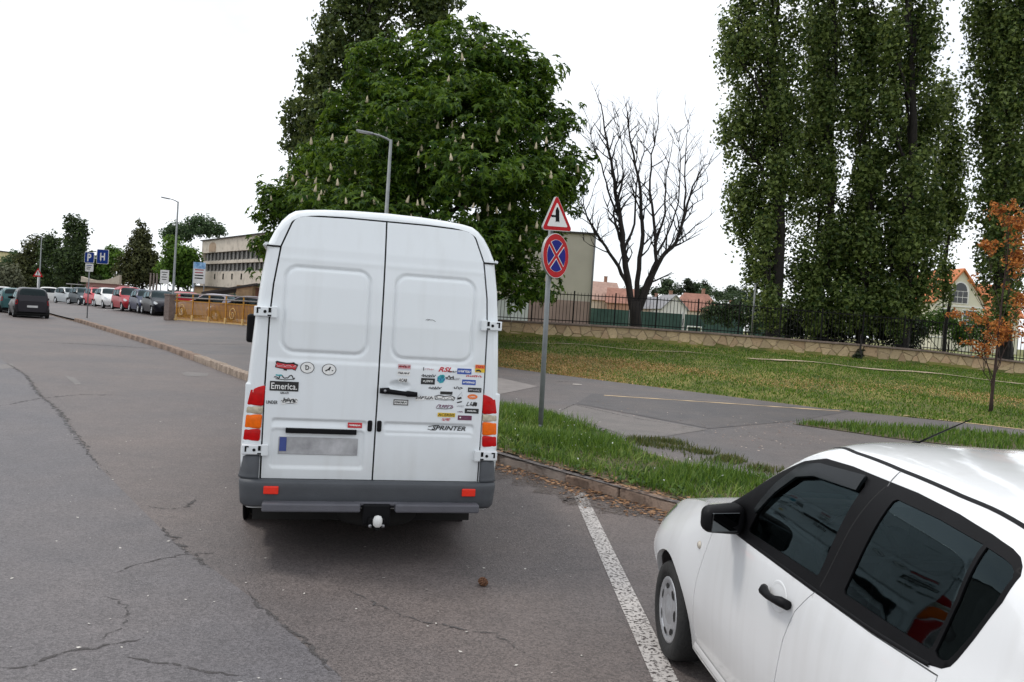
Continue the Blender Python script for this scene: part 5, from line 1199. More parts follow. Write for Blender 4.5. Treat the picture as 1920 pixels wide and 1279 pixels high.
def letters(w, h, n, lw=None, slant=.2, rng=rstk):
    """a row of n unreadable letter-like marks w x h"""
    out = []; cw = w / n; lw = lw or cw * .26
    for i in range(n):
        x = -w / 2 + (i + .5) * cw; hh = h * rng.uniform(.75, 1); q = lambda a, b: (x + a * cw * .36 + slant * b * h * .5, b * hh / 2)
        for st in [[q(-1, -1), q(-1, 1)], [q(-1, rng.choice([-1, 0, 1])), q(1, rng.choice([-1, 0, 1]))], [q(1, rng.choice([-1, 0])), q(1, rng.choice([0, 1]))]]:
            if math.dist(*st) > 1e-4: out.append(stroke([st[0], ((st[0][0] + st[1][0]) / 2, (st[0][1] + st[1][1]) / 2), st[1]], lw))
    return out
def scrawl(w, h, n, lw, rng=rstk):
    x = np.linspace(-w / 2, w / 2, n * 8); ph = rng.uniform(0, 6, 4); y = h * .36 * (np.sin(x / w * n * 5 + ph[0]) * .6 + .4 * np.sin(x / w * n * 9 + ph[1])); x = x + w * .03 * np.cos(x / w * n * 6 + ph[2])
    return [stroke(np.column_stack([x, y]), lw), stroke([(-w * .45, -h * .3), (0, -h * .42), (w * .46, -h * .25)], lw * .7)]
def sticker(box, layers, label, tilt=-.055, z_off=0.0, name='sticker'):
    """box: the sticker's corners read off the photograph; layers: (colour key, [(verts, tris)...]) stacked outwards"""
    x0, y0, x1, y1 = box; u, z = van_uz((x0 + x1) / 2, (y0 + y1) / 2); a = van_uz(x0, (y0 + y1) / 2); b_ = van_uz(x1, (y0 + y1) / 2); c_ = van_uz((x0 + x1) / 2, y0)
    w = b_[0] - a[0]; h = 2 * (c_[1] - z); V_, T_, I_, ms = [], [], [], []; n = 0
    for li, (ck, fn) in enumerate(layers):
        ms.append(SMAT[ck])
        for v, t in (fn(w, h) if callable(fn) else fn):
            v = v.copy(); v[:, 1] = -.0012 * li; V_.append(v); T_.append(t + n); I_ += [li] * len(t); n += len(v)
    me = np_mesh(name, np.concatenate(V_), np.concatenate(T_), False, I_)
    for m in ms: me.materials.append(m)
    sd = -1 if u < 0 else 1
    o = link(name, me, None, doors[sd], (u, ZY + z_off, z), (0, 0, 0)); 
    if label: o['label'] = label
    return o
bg = lambda k, s=1.0: (k, lambda w, h: [quad(-w / 2 * s, w / 2 * s, -h / 2 * s, h / 2 * s)])
tx = lambda k, t, f=.6, sh=0.0, wf=.9, bd=.0: (k, lambda w, h: [text_arr(t, h * f, sh, bd, w * wf)])
lt = lambda k, n, fw=.86, fh=.5, sl=.1: (k, lambda w, h: letters(w * fw, h * fh, n, None, sl))
sw_ = lambda k, n, lw=.10, fh=1.0: (k, lambda w, h: scrawl(w, h * fh, n, h * lw))
ov = lambda k, s=1.0: (k, lambda w, h: [ell(0, 0, w / 2 * s, h / 2 * s)])
sticker((517, 678, 557, 693), [('k', lambda w, h: [stroke([(-w / 2, h * .15), (-w * .3, h * .05), (0, -h * .05), (w * .3, 0), (w / 2, -h * .2)], h * .85), stroke([(-w * .46, .5 * h), (-w * .4, 0)], h * .3), stroke([(w * .3, .45 * h), (w * .34, 0)], h * .35), stroke([(-.05 * w, -.6 * h), (0, 0)], h * .4)]), ('r', lambda w, h: [stroke([(-w * .47, h * .08), (-w * .3, 0), (0, -h * .1), (w * .3, -h * .05), (w * .46, -h * .22)], h * .55)]), sw_('p', 4, .06, .4)], 'red graffiti sticker with black edges')
sticker((563, 678.5, 589.5, 700), [ov('k'), ov('w', .90), ('k', lambda w, h: [text_arr('D', h * .42, 0, .03, w * .26)] + [stroke([(-w * .17, h * .18), (-w * .1, h * .16)], h * .08), ell(w * .2, -.02 * h, w * .03, h * .05)])], 'round white sticker with a black D')
sticker((603.5, 682, 630.5, 703.5), [ov('k'), ov('w', .90), ('k', lambda w, h: [stroke([(-w * .26, -h * .14), (-.05 * w, 0), (w * .08, h * .24)], h * .1), stroke([(-.02 * w, -h * .08), (w * .08, .24 * h)], h * .12), ell(w * .24, -.08 * h, w * .05, h * .05)])], 'round white sticker with a black sloping mark')
sticker((515, 701, 554, 713), [sw_('k', 3, .16), ('t', lambda w, h: [stroke([(-w * .45, h * .3), (-w * .3, h * .25), (-w * .15, h * .3)], h * .2)])], None)
sticker((506, 715, 560, 733), [bg('k'), tx('w', 'Emerica.', .66, 0, .9, .008)], 'black sticker reading Emerica')
sticker((525, 734, 542, 739), [lt('d', 5, .9, .8)], None)
sticker((499, 750.5, 521, 757.5), [tx('k', 'UNDER', .95, 0, .98, .02)], None)
sticker((528, 743.5, 558, 757.5), [('w', lambda w, h: [stroke([(-w / 2, -h * .3), (0, 0), (w / 2, -h * .1)], h * .7)]), sw_('k', 5, .08), ('k', lambda w, h: letters(w * .8, h * .35, 5, None, .3))], None)
sticker((651, 792, 679.5, 802.5), [bg('w'), bg('r', .94), lt('w', 5, .6, .3), ('w', lambda w, h: letters(w * .8, h * .25, 8, None, 0))], 'red and white sticker above the number plate', z_off=.004)
for v, t in (): pass
sticker((746, 683, 770, 692), [bg('p'), lt('k', 5, .9, .45), ('r', lambda w, h: letters(w * .85, h * .28, 6, None, 0))], None)
sticker((745, 695, 769, 704), [bg('w'), lt('k', 6, .9, .45)], None)
sticker((746.5, 709, 763.5, 716.5), [bg('w'), tx('k', 'ACAB', .8, .15, .92, .03)], None)
sticker((737.5, 749, 765, 759.5), [bg('w', 1.06), bg('k'), ('w', lambda w, h: [quad(-w * .44, w * .44, -h * .34, h * .34)]), lt('k', 6, .8, .4, .2)], 'white sticker in a black border under the handle')
sticker((793, 688, 816, 697), [('k', lambda w, h: [stroke([(-w * .46, -h * .3), (-w * .46, h * .4)], h * .16)]), ('p', lambda w, h: letters(w * .75, h * .4, 4, h * .1, 0))], None)
sticker((821, 688, 848, 697.5), [tx('r', 'RSL', .95, .35, .95, .03)], 'red letters RSL')
sticker((839, 695, 856, 699), [lt('k', 6, .95, .7, .3)], None)
sticker((857, 691, 883.5, 701.5), [bg('b'), ('w', lambda w, h: letters(w * .84, h * .42, 7, w * .034, .2))], 'blue sticker with white letters, upper of two')
sticker((890.5, 684, 908.5, 698.5), [bg('y'), ('o', lambda w, h: [quad(-w / 2, w / 2, 0, h / 2)]), ('r', lambda w, h: letters(w * .8, h * .26, 4, None, 0) and [(v + np.array([0, 0, h * .24]), t) for v, t in letters(w * .85, h * .3, 4, None, 0)]), ('k', lambda w, h: [stroke([(-w * .4, -h * .3), (-w * .1, -h * .2), (w * .1, -h * .38)], h * .2)])], 'square yellow and orange sticker at the door edge')
sticker((873, 702, 905, 709), [('r', lambda w, h: letters(w * .95, h * .5, 8, w * .03, .4))], None)
sticker((790, 701, 816, 707.5), [sw_('d', 7, .2)], None)
sticker((789, 709, 815, 720.5), [bg('k'), ('w', lambda w, h: letters(w * .7, h * .32, 6, None, 0))], None)
sticker((819, 702, 834, 719), [('t', lambda w, h: [ell(0, 0, w * .5, h * .48, 7), ell(w * .2, h * .3, w * .28, h * .22, 6)]), sw_('b', 3, .05, .6)], 'teal blot shaped sticker')
sticker((835, 703, 852, 712), [sw_('k', 3, .18)], None); sticker((843, 707, 863, 714), [lt('g', 6, .9, .7)], None)
sticker((866, 712, 891.5, 721.5), [bg('b'), ('w', lambda w, h: letters(w * .84, h * .42, 7, w * .034, .2))], 'blue sticker with white letters, lower of two')
sticker((804, 724, 827, 730), [sw_('d', 6, .2)], None)
sticker((851, 724, 868, 730.5), [('d', lambda w, h: letters(w, h * .7, 4, h * .2, 0))], None)
sticker((877, 727, 902, 735.5), [bg('k'), ('g', lambda w, h: letters(w * .84, h * .45, 6, None, 0))], None)
sticker((876, 739, 895, 748.5), [ov('o'), ('w', lambda w, h: letters(w * .55, h * .25, 5, None, 0))], 'orange oval sticker')
sticker((825, 734, 848, 739.5), [bg('k')], None)
sticker((779, 740, 814, 751), [('w', lambda w, h: [stroke([(-w / 2, -h * .3), (0, 0), (w / 2, 0)], h * .7)]), ('d', lambda w, h: letters(w * .9, h * .6, 6, h * .1, .6))], None)
sticker((815, 740.5, 852, 752.5), [('d', lambda w, h: [stroke([(-w / 2, 0), (-w * .3, h * .2), (0, h * .05), (w * .3, h * .2), (w / 2, -h * .1)], h * .6)]), ('w', lambda w, h: [stroke([(-w * .47, 0), (-w * .3, h * .14), (0, 0), (w * .3, h * .14), (w * .46, -h * .1)], h * .4)]), sw_('k', 4, .06, .8)], None)
sticker((856, 734, 867, 756), [('g', lambda w, h: [stroke([(-w * .4, 0), (w * .3, h * .45), (w * .4, .1 * h)], w * .1)]), ('k', lambda w, h: [stroke([(-w * .4, -h * .12), (w * .3, -h * .02)], h * .16), stroke([(-w * .4, -h * .45), (w * .4, -h * .35)], h * .1)])], None)
sticker((874, 752, 895, 762.5), [('k', lambda w, h: letters(w * .9, h * .8, 3, w * .07, .4)), ('k', lambda w, h: [quad(w * .1, w * .45, -h * .3, h * .3)])], None)
sticker((818, 757, 851, 767), [('v', lambda w, h: letters(w * .95, h * .6, 6, h * .13, .7)), ('k', lambda w, h: [stroke([(-w / 2, -h * .4), (0, -h * .45), (w * .4, -h * .3)], h * .1)])], None)
sticker((856, 757, 869, 766), [('g', lambda w, h: letters(w * .95, h * .4, 6, None, 0))], None); sticker((857, 770, 868, 774), [lt('v', 5, .9, .8)], None)
sticker((871, 766, 897, 775), [bg('k'), ('w', lambda w, h: letters(w * .66, h * .34, 6, None, .2))], None)
sticker((820, 774, 853, 781.5), [bg('y'), tx('k', 'ACERBIS', .72, .1, .94, .015)], 'yellow sticker reading ACERBIS')
sticker((828, 783, 844, 790), [('r', lambda w, h: letters(w * .95, h * .75, 6, None, 0))], None)
sticker((858, 779, 884, 787.5), [bg('m'), ('w', lambda w, h: [ell(-w * .33, h * .05, w * .06, h * .18, 10)]), ('v', lambda w, h: letters(w * .5, h * .3, 5, None, 0))], 'maroon sticker with a white dot')
sticker((802, 796, 876, 809.5), [('k', lambda w, h: [(v + np.array([w * .03, 0, 0]), t) for v, t in [text_arr('SPRINTER', h * .62, .32, .022, w * .86)]] + [stroke([(-w * .49, h * .12), (-w * .35, h * .3), (-w * .22, h * .36)], h * .09), stroke([(-w * .5, -h * .2), (-w * .42, -h * .32), (-w * .30, -h * .34)], h * .09)])], 'dark SPRINTER lettering', z_off=.006, name='model_lettering')
o = sticker((797, 597, 819, 604), [('d', lambda w, h: [stroke([(-w * .45, -h * .1), (-w * .3, h * .2), (-w * .1, h * .05), (w * .15, h * .1), (w * .4, -h * .3)], h * .12), stroke([(-w * .3, -h * .2), (-w * .1, h * .2)], h * .12)])], 'small scratch mark on the right door panel', name='scratch'); o.location.y = -.0045
# ================================================================== cars: a body lofted from section curves, cut into panels
def pchip(xs, ys):
    xs = np.array(xs, float); ys = np.array(ys, float); h = np.diff(xs); d = np.diff(ys) / h; m = np.zeros(len(xs))
    m[0], m[-1] = d[0], d[-1]
    for i in range(1, len(xs) - 1):
        m[i] = 0 if d[i - 1] * d[i] <= 0 else 2 * d[i - 1] * d[i] / (d[i - 1] + d[i])
    def f(x):
        x = np.clip(np.asarray(x, float), xs[0], xs[-1]); i = np.clip(np.searchsorted(xs, x, 'right') - 1, 0, len(xs) - 2); t = (x - xs[i]) / h[i]
        return (2 * t ** 3 - 3 * t ** 2 + 1) * ys[i] + (t ** 3 - 2 * t ** 2 + t) * h[i] * m[i] + (-2 * t ** 3 + 3 * t ** 2) * ys[i + 1] + (t ** 3 - t ** 2) * h[i] * m[i + 1]
    return f
class Loft:
    """P(s, t): s metres behind the front axle, t 0 sill, 1 widest, 2 belt, 3 roof rail, 4 centre line"""
    def __init__(q, d): q.c = {k: pchip(*zip(*v)) for k, v in d.items()}; q.d = d
    def knots(q, s):
        c = q.c; k = c['plan'](s)
        we = c['we'](s) * k; ze = c['ze'](s); zt = c['zt'](s)
        return (np.stack([c['ws'](s) * k, c['wm'](s) * k, c['wb'](s) * k, we, np.zeros_like(we)], -1), np.stack([c['zs'](s), c['zm'](s), c['zb'](s), ze, np.maximum(zt, ze + .002)], -1))
    def P(q, s, t, side=1.0, off=0.0):
        s = np.asarray(s, float); t = np.clip(np.asarray(t, float), 0, 4); W, Z = q.knots(s)
        def herm(K, end):
            d = np.diff(K, axis=-1); m = np.zeros_like(K)
            m[..., 0] = d[..., 0]; m[..., 1:-1] = .5 * (d[..., :-1] + d[..., 1:])
            m[..., -1] = end(d)
            # crisp shoulder at the belt, roof rail bends gently into a flat roof
            i = np.clip(t.astype(int), 0, 3); f = t - i; g = lambda A, j: np.take_along_axis(A, j[..., None], -1)[..., 0]
            a, b, ma, mb_ = g(K, i), g(K, i + 1), g(m, i), g(m, i + 1)
            return (2 * f ** 3 - 3 * f ** 2 + 1) * a + (f ** 3 - 2 * f ** 2 + f) * ma + (-2 * f ** 3 + 3 * f ** 2) * b + (f ** 3 - f ** 2) * mb_
        w = herm(W, lambda d: d[..., -1]); z = herm(Z, lambda d: np.zeros_like(d[..., -1]))
        P_ = np.stack([w * side, -s, z], -1)
        return P_
    def N(q, s, t, side=1.0):
        e = 1e-3; a = q.P(s + e, t, side) - q.P(s - e, t, side); tt = np.clip(t, e, 4 - e); b = q.P(s, tt + e, side) - q.P(s, tt - e, side)
        n = np.cross(b, a) * side; return n / (np.linalg.norm(n, axis=-1)[..., None] + 1e-9)
    def t_of(q, s, z, lo=0.0, hi=3.6):
        s = np.asarray(s, float); z = np.asarray(z, float); a = np.full(s.shape, lo); b = np.full(s.shape, hi)
        for _ in range(28):
            m = (a + b) / 2; up = q.P(s, m)[..., 2] < z; a = np.where(up, m, a); b = np.where(up, b, m)
        return (a + b) / 2
    def st(q, poly, h=.06):
        """side-view polygon (s, z) -> (s, t) polygon"""
        R_ = resample(poly, h); return np.column_stack([R_[:, 0], q.t_of(R_[:, 0], R_[:, 1])])
TS = .42   # metres per unit t, to keep triangles even
def panel(L, outer, holes, h, name, mats, parent, sides=(1, -1), off=0.0, rimd=.012, mat_fn=None, mirror_join=False):
    """a body panel given in (s, t); one object per side, or both sides joined"""
    sc = lambda q: np.column_stack([np.array(q)[:, 0], np.array(q)[:, 1] * TS])
    P, T = cdt(sc(outer), [sc(q) for q in holes], h); s, t = P[:, 0], P[:, 1] / TS; outs = []; VV, TT, NN, MI = [], [], [], []; nv = 0
    for sd in sides:
        V = L.P(s, t, sd); Nn = L.N(s, t, sd); V = V + Nn * off; Tq = T if sd < 0 else T[:, ::-1]
        mi = np.zeros(len(Tq), int) if mat_fn is None else mat_fn(s[T].mean(1), t[T].mean(1), L)
        if rimd > 0:
            n0 = len(Tq); V, Tq = rim(V, Tq, Nn, rimd); Nn = np.concatenate([Nn, np.tile([0, 0, 1.], (len(V) - len(Nn), 1))]); mi = np.concatenate([mi, np.full(len(Tq) - n0, mi[0] if mat_fn is None else 0)])
        if mirror_join: VV.append(V); TT.append(Tq + nv); MI.append(mi); nv += len(V)
        else:
            outs.append(link(name, np_mesh(name, V, Tq, True, mi), mats, parent))
    if mirror_join: outs.append(link(name, np_mesh(name, np.concatenate(VV), np.concatenate(TT), True, np.concatenate(MI)), mats, parent))
    return outs
def circ(cs, cz, r, a0=-.3, a1=math.pi + .3, n=22): return [(cs - r * math.cos(a), cz + r * math.sin(a)) for a in np.linspace(a0, a1, n)]
def inset(poly, d): 
    P_ = np.array(poly, float); n = len(P_); ar = (P_[:, 0] * np.roll(P_[:, 1], -1) - np.roll(P_[:, 0], -1) * P_[:, 1]).sum(); return [tuple(p) for p in grow(P_ if ar > 0 else P_[::-1], -d)]
def offs(poly, d): return inset(poly, -d)

def car_wheel(parent, x, y, r, s, cap_mat, spokes=7, seg=28, w=.185):
    wt = thing('wheel', None, None); wt.parent = parent; X = Matrix.Translation((x, y, r)) @ Matrix.Rotation(R(90) * s, 4, 'Y')
    b = MB(); b.lathe([(r * .66, -w / 2), (r * .93, -w / 2), (r * .99, -w * .36), (r, -w * .2), (r, w * .2), (r * .99, w * .36), (r * .94, w / 2), (r * .80, w * .53), (r * .68, w * .47), (r * .66, w * .3)], X, seg)
    b.lathe([(r * .66, w * .2), (0, w * .1)], X, seg); b.build('tyre', M_rub, wt)
    b = MB(); b.lathe([(0, w * .50), (r * .12, w * .50), (r * .16, w * .46), (r * .26, w * .46), (r * .30, w * .44)], X, seg); b.lathe([(r * .54, w * .42), (r * .60, w * .49), (r * .665, w * .46), (r * .67, w * .3)], X, seg)
    b.lathe([(r * .30, w * .44), (r * .36, w * .475), (r * .44, w * .465), (r * .54, w * .42)], X, seg)
    for i in range(spokes):   # flat dark ovals paint the shade of the cover's slots
        a0 = (i + .3) * 2 * math.pi / spokes; q = []
        for k in range(10):
            t_ = k * 2 * math.pi / 10; rr = r * (.475 + .060 * math.cos(t_)); da = .24 * math.sin(t_) * (1 + .15 * math.cos(t_)); q.append(b.bm.verts.new(X @ Vector((rr * math.cos(a0 + da), rr * math.sin(a0 + da), w * (.461 - .13 * (rr / r - .44)) + .0025))))
        f = b.bm.faces.new(q); f.material_index = 1
    b.build('hubcap', [cap_mat, M_shade], wt)
    return wt
M_shade = M('recess_shade_black', (.010, .010, .010), .9, .2); M_cap = M('hubcap_silver', (.50, .51, .53), .35, .08, 10, metal=.55); M_alloy = M('alloy_silver', (.55, .56, .58), .25, .06, 10, metal=.8)
M_trim = M('window_trim_black', (.006, .006, .007), .5, .2, 6, spec=.12); M_int = M('cabin_dark', (.022, .023, .025), .85, .3, 4)
GL = glass_mat('tinted_glass', (.17, .20, .20)); GLd = glass_mat('dark_glass', (.08, .092, .095)); M_hl = M('headlamp_clear', (.45, .47, .48), .06, .2, 25, metal=.4, coat=1)

HATCH = dict(  # small five-door hatchback
    plan=[(-.775, .60), (-.72, .74), (-.60, .875), (-.42, .962), (-.15, .995), (.2, 1), (2.4, 1), (2.62, .985), (2.78, .95), (2.86, .90), (2.92, .82)],
    ws=[(-.8, .72), (.6, .80), (2.0, .80), (2.92, .74)], zs=[(-.8, .26), (-.5, .20), (.4, .19), (2.2, .20), (2.6, .25), (2.92, .33)],
    wm=[(-.8, .82), (-.3, .876), (.1, .872), (.6, .838), (1.5, .836), (2.3, .852), (2.92, .82)], zm=[(-.8, .48), (-.2, .56), (.6, .58), (2.2, .60), (2.92, .62)],
    wb=[(-.8, .72), (-.3, .76), (.2, .785), (.7, .795), (1.6, .797), (2.4, .790), (2.92, .76)], zb=[(-.775, .58), (-.70, .65), (-.55, .725), (-.3, .81), (0, .875), (.4, .94), (.75, .972), (1.6, .985), (2.3, 1.0), (2.7, 1.02), (2.85, .98), (2.92, .82)],
    we=[(-.8, .55), (-.3, .60), (.2, .66), (.55, .735), (.72, .752), (.95, .695), (1.2, .632), (1.5, .612), (2.1, .602), (2.5, .612), (2.7, .635), (2.85, .70), (2.92, .70)],
    ze=[(-.775, .60), (-.70, .68), (-.55, .765), (-.3, .86), (0, .92), (.4, .98), (.62, 1.01), (.80, 1.115), (1.0, 1.262), (1.2, 1.378), (1.42, 1.428), (1.8, 1.442), (2.3, 1.425), (2.55, 1.385), (2.70, 1.285), (2.83, 1.06), (2.92, .84)],
    zt=[(-.775, .62), (-.70, .71), (-.55, .795), (-.3, .885), (0, .945), (.25, .99), (.40, 1.05), (.75, 1.25), (1.05, 1.40), (1.3, 1.462), (1.7, 1.505), (2.2, 1.497), (2.55, 1.455), (2.70, 1.36), (2.83, 1.09), (2.92, .86)])
def variant(**k):
    d = {a: list(b) for a, b in HATCH.items()}; d.update(k); return d

def build_car(name, label, loc, rz, D, paint, h=.034, detail=True, group=None, cap=None, glass=None, wheel_r=.276, wb=2.39, lights=True, plate=True):
    L = Loft(D); car = thing(name, label, 'car', loc, rz, group); glass = glass or GL; cap = cap or M_cap
    s0, s1 = D['plan'][0][0], D['plan'][-1][0]; zb = lambda s: float(L.c['zb'](s))
    # side-view outlines
    ar_ = .335; ar_f = L.st([(-ar_, .05)] + [p for p in circ(0, wheel_r, ar_, 0, math.pi)] + [(ar_, .05)], .08); ar_r = L.st([(wb - ar_, .05)] + [p for p in circ(wb, wheel_r, ar_, 0, math.pi)] + [(wb + ar_, .05)], .08)
    for q in (ar_f, ar_r): q[:, 1] = np.maximum(q[:, 1], -.0)
    ar_f = np.array([(-ar_, -.25)] + [tuple(p) for p in ar_f if p[1] > 1e-3] + [(ar_, -.25)]); ar_r = np.array([(wb - ar_, -.25)] + [tuple(p) for p in ar_r if p[1] > 1e-3] + [(wb + ar_, -.25)])
    # black glasshouse band: from the mirror corner up the pillar, under the roof rail, down behind the rear glass
    top = lambda s: float(L.c['ze'](s))
    dlo = [(.60, .950), (.70, 1.02), (.85, top(.85) - .035), (1.05, top(1.05) - .030), (1.22, top(1.22) - .028), (1.385, 1.398), (1.6, 1.406), (2.03, 1.400), (2.265, 1.386), (2.425, 1.369), (2.514, 1.353), (2.55, 1.341), (2.573, 1.323), (2.586, 1.301), (2.576, 1.226), (2.529, 1.115), (2.491, 1.036), (2.476, 1.011), (2.448, .993), (2.381, .978), (2.175, .965), (1.824, .958), (1.402, .955), (.97, .950), (.72, .942)] if 'dlo' not in D else D['dlo']
    cut = 1.71 if 'cut' not in D else D['cut']
    DLO = L.st(dlo, .05)
    fd = [(.392, .31), (.44, .235), (1.42, .235), (1.465, .515), (1.513, .703), (1.576, .836), (1.65, .915), (1.685, .947), (1.30, .944), (.80, .938), (.64, .932), (.555, .857), (.471, .619)]
    rd = [(1.4265, .235), (1.99, .235), (2.05, .50), (2.20, .68), (2.40, .78), (2.45, .86), (2.44, .968), (2.1, .953), (1.694, .949), (1.6575, .915), (1.583, .836), (1.5195, .703), (1.4715, .515)]
    FD, RD = L.st(fd, .05), L.st(rd, .05)
    cap_t = 4.0
    scr = [(.36, 4.0), (.40, 3.75), (.50, 3.42), (.66, 3.12), (.80, 3.10), (1.05, 3.10), (1.17, 3.14), (1.22, 3.4), (1.255, 4.0)]
    rw = [(2.58, 4.0), (2.585, 3.25), (2.63, 3.10), (2.74, 3.06), (2.795, 3.12), (2.805, 4.0)]
    gap = .005
    outer = [(s0, 0), (ar_f[0][0], 0)] + [tuple(p) for p in ar_f[1:-1]] + [(ar_f[-1][0], 0), (ar_r[0][0], 0)] + [tuple(p) for p in ar_r[1:-1]] + [(ar_r[-1][0], 0), (s1, 0), (s1, 4)] + rw[::-1] + scr[::-1] + [(s0, 4)]
    sc2 = lambda P_: [(p[0], p[1] * TS) for p in P_]; us = lambda P_: [(p[0], p[1] / TS) for p in P_]
    big = us(offs(sc2(DLO), 0.0)); fdh = us(offs(sc2(FD), gap)); rdh = us(offs(sc2(RD), gap))
    if detail:
        # doors touch the dark band: keep separate holes with a thin sill of body colour removed
        body = panel(L, outer, [np.array(big), np.array(fdh), np.array(rdh)], h, 'body', [paint], car, mirror_join=True, rimd=.03)[0]
    else:
        body = panel(L, outer, [np.array(big)], h, 'body', [paint], car, mirror_join=True, rimd=.02)[0]
    # front and rear end caps
    for s in (s0, s1):
        b = bmesh.new(); tt = np.linspace(0, 4, 22); A = L.P(np.full(22, s), tt, 1); B_ = L.P(np.full(22, s), tt, -1)
        f = b.faces.new([b.verts.new(p) for p in list(A) + list(B_[::-1])[1:]])
        bmesh.ops.recalc_face_normals(b, faces=b.faces); me = bpy.data.meshes.new('end_panel'); b.to_mesh(me); b.free(); link('end_panel', me, paint, car)
    # inner dark shell so that shut lines and wheel wells read dark
    b = MB(); b.box((0, -1.05, .42), (1.46, 2.9, .46)); b.box((0, -1.2, .215), (1.5, 3.3, .05)); 
    for y in (0, -wb): b.box((0, y, .42), (1.40, .72, .62))
    b.build('dark_shell', M_shade, car)
    doors_ = {}
    if detail:
        for nm, q in (('front_door', FD), ('rear_door', RD)):
            for sd, o in zip((1, -1), panel(L, q, [], h * .8, 'door', [paint], car, rimd=.025)): doors_[(nm, sd)] = o
    # glass areas
    fg = [(.98, .995), (1.06, 1.115), (1.16, 1.235), (1.28, 1.33), (1.40, 1.357), (1.64, 1.375), (1.745, 1.374), (1.757, 1.36), (1.735, 1.25), (1.683, 1.02), (1.67, 1.005), (1.36, .998), (1.0, .988)]
    rg = [(1.95, 1.352), (1.965, 1.362), (2.203, 1.355), (2.424, 1.339), (2.418, 1.18), (2.385, 1.030), (2.372, 1.018), (2.134, 1.012), (1.882, 1.010), (1.872, 1.022), (1.915, 1.2)]
    qg = [(2.440, 1.336), (2.515, 1.325), (2.545, 1.317), (2.562, 1.306), (2.570, 1.290), (2.556, 1.215), (2.510, 1.108), (2.474, 1.042), (2.460, 1.022), (2.44, 1.013), (2.415, 1.014), (2.402, 1.025), (2.433, 1.18)]
    if 'glass' in D: fg, rg, qg = D['glass']
    FG, RG_, QG = (L.st(g, .05) if g else None for g in (fg, rg, qg))
    gl = [g for g in (FG, RG_, QG) if g is not None]
    panel(L, DLO, gl, h * .7, 'window_surround', [M_trim], car, off=.001, rimd=.015)
    for g, key in ((FG, 'front_door'), (RG_, 'rear_door'), (QG, 'rear_door')):
        if g is None: continue
        for sd, o in zip((1, -1), panel(L, us(inset(sc2(g), .001)), [], h, 'window', [glass], car, off=-.004, rimd=0)):
            if (key, sd) in doors_: o.parent = doors_[(key, sd)]
    panel(L, scr, [], h * 1.4, 'windscreen', [glass], car, mirror_join=True, off=-.003, rimd=0); panel(L, rw, [], h * 1.2, 'rear_window', [GLd], car, mirror_join=True, off=-.003, rimd=0)
    # wheels
    for sx in (1, -1):
        for s in (0, wb): car_wheel(car, sx * .758, -s, wheel_r, sx, cap, seg=32 if detail else 16)
    # lamps, plate, mirrors
    if lights:
        hl = L.st([(-.62, .70), (-.40, .80), (-.20, .83), (-.34, .70), (-.55, .64)], .05); panel(L, hl, [], h * 1.3, 'headlight', [M_hl], car, off=.004, rimd=.01)
        tlp = L.st([(2.72, .96), (2.86, .94), (2.89, .74), (2.80, .70), (2.70, .82)], .05); panel(L, tlp, [], h * 1.3, 'tail_light', [M_red], car, off=.004, rimd=.01)
        b = MB(); b.box((0, -s0 - .01, .44), (.9, .06, .16), bev=.02); b.build('grille', M_blk, car)
    if plate:
        b = MB(); b.box((0, -s0 + .028, .40), (.5, .02, .11)); b.build('number_plate', M('plate_white', (.6, .6, .6), .5, .1), car); b = MB(); b.box((0, -s1 - .012, .62), (.5, .02, .11)); b.build('number_plate', M('plate_white', (0, 0, 0)), car)
    for sx in (1, -1):
        b = MB(); b.box((sx * .895, -.90, 1.025), (.205, .115, .140), bev=.042, seg=4); b.tube([(sx * .79, -.80, .955), (sx * .86, -.85, .99)], .03)
        for v in b.bm.verts:
            if v.co.x * sx > .88: v.co.y -= (v.co.x * sx - .88) * .35; v.co.z += (v.co.z - 1.025) * -.15
        o = b.build('mirror', D.get('mirror', M_blk), doors_.get(('front_door', sx), car))
        for p in o.data.polygons: p.use_smooth = True
        if detail:
            g = MB(); g.box((sx * .900, -.970, 1.022), (.140, .012, .088), Matrix.Rotation(-.25 * sx, 3, 'Z') @ Matrix.Rotation(.12, 3, 'X'), .003); g.build('mirror_glass', M('mirror_silver', (.10, .11, .115), .03, .02, 1, metal=1.0), o)
    return car, L, doors_

# ------------------------------------------------------------------ the white hatchback in the foreground
M_cw = grimy('car_white_paint', (.81, .82, .83), (.40, .37, .33), .50, .18, .26, .9)
swift, SL, SD = build_car('hatchback', 'white five door hatchback with black window pillars parked beside the bay line', (1.83, 4.80, 0), .085, HATCH, M_cw, h=.030)
def on_car(pts, w, name, mat, parent, sd=-1, off=.003, wob_=None):
    """thin strip following the skin along (s, t) points"""
    q = np.array(pts, float); n = 40; k = np.linspace(0, len(q) - 1, n); s = np.interp(k, range(len(q)), q[:, 0]); t = np.interp(k, range(len(q)), q[:, 1])
    P_ = SL.P(s, t, sd); Nn = SL.N(s, t, sd); d = np.gradient(P_, axis=0); d /= np.linalg.norm(d, axis=1)[:, None]; sdv = np.cross(Nn, d)
    V_ = np.concatenate([P_ + sdv * w / 2 + Nn * off * .3, P_ + Nn * off, P_ - sdv * w / 2 + Nn * off * .3]); i = np.arange(n - 1)
    F_ = np.concatenate([np.stack([i, i + 1, n + i + 1, n + i], 1), np.stack([n + i, n + i + 1, 2 * n + i + 1, 2 * n + i], 1)])
    return link(name, np_mesh(name, V_, F_, True), mat, parent)
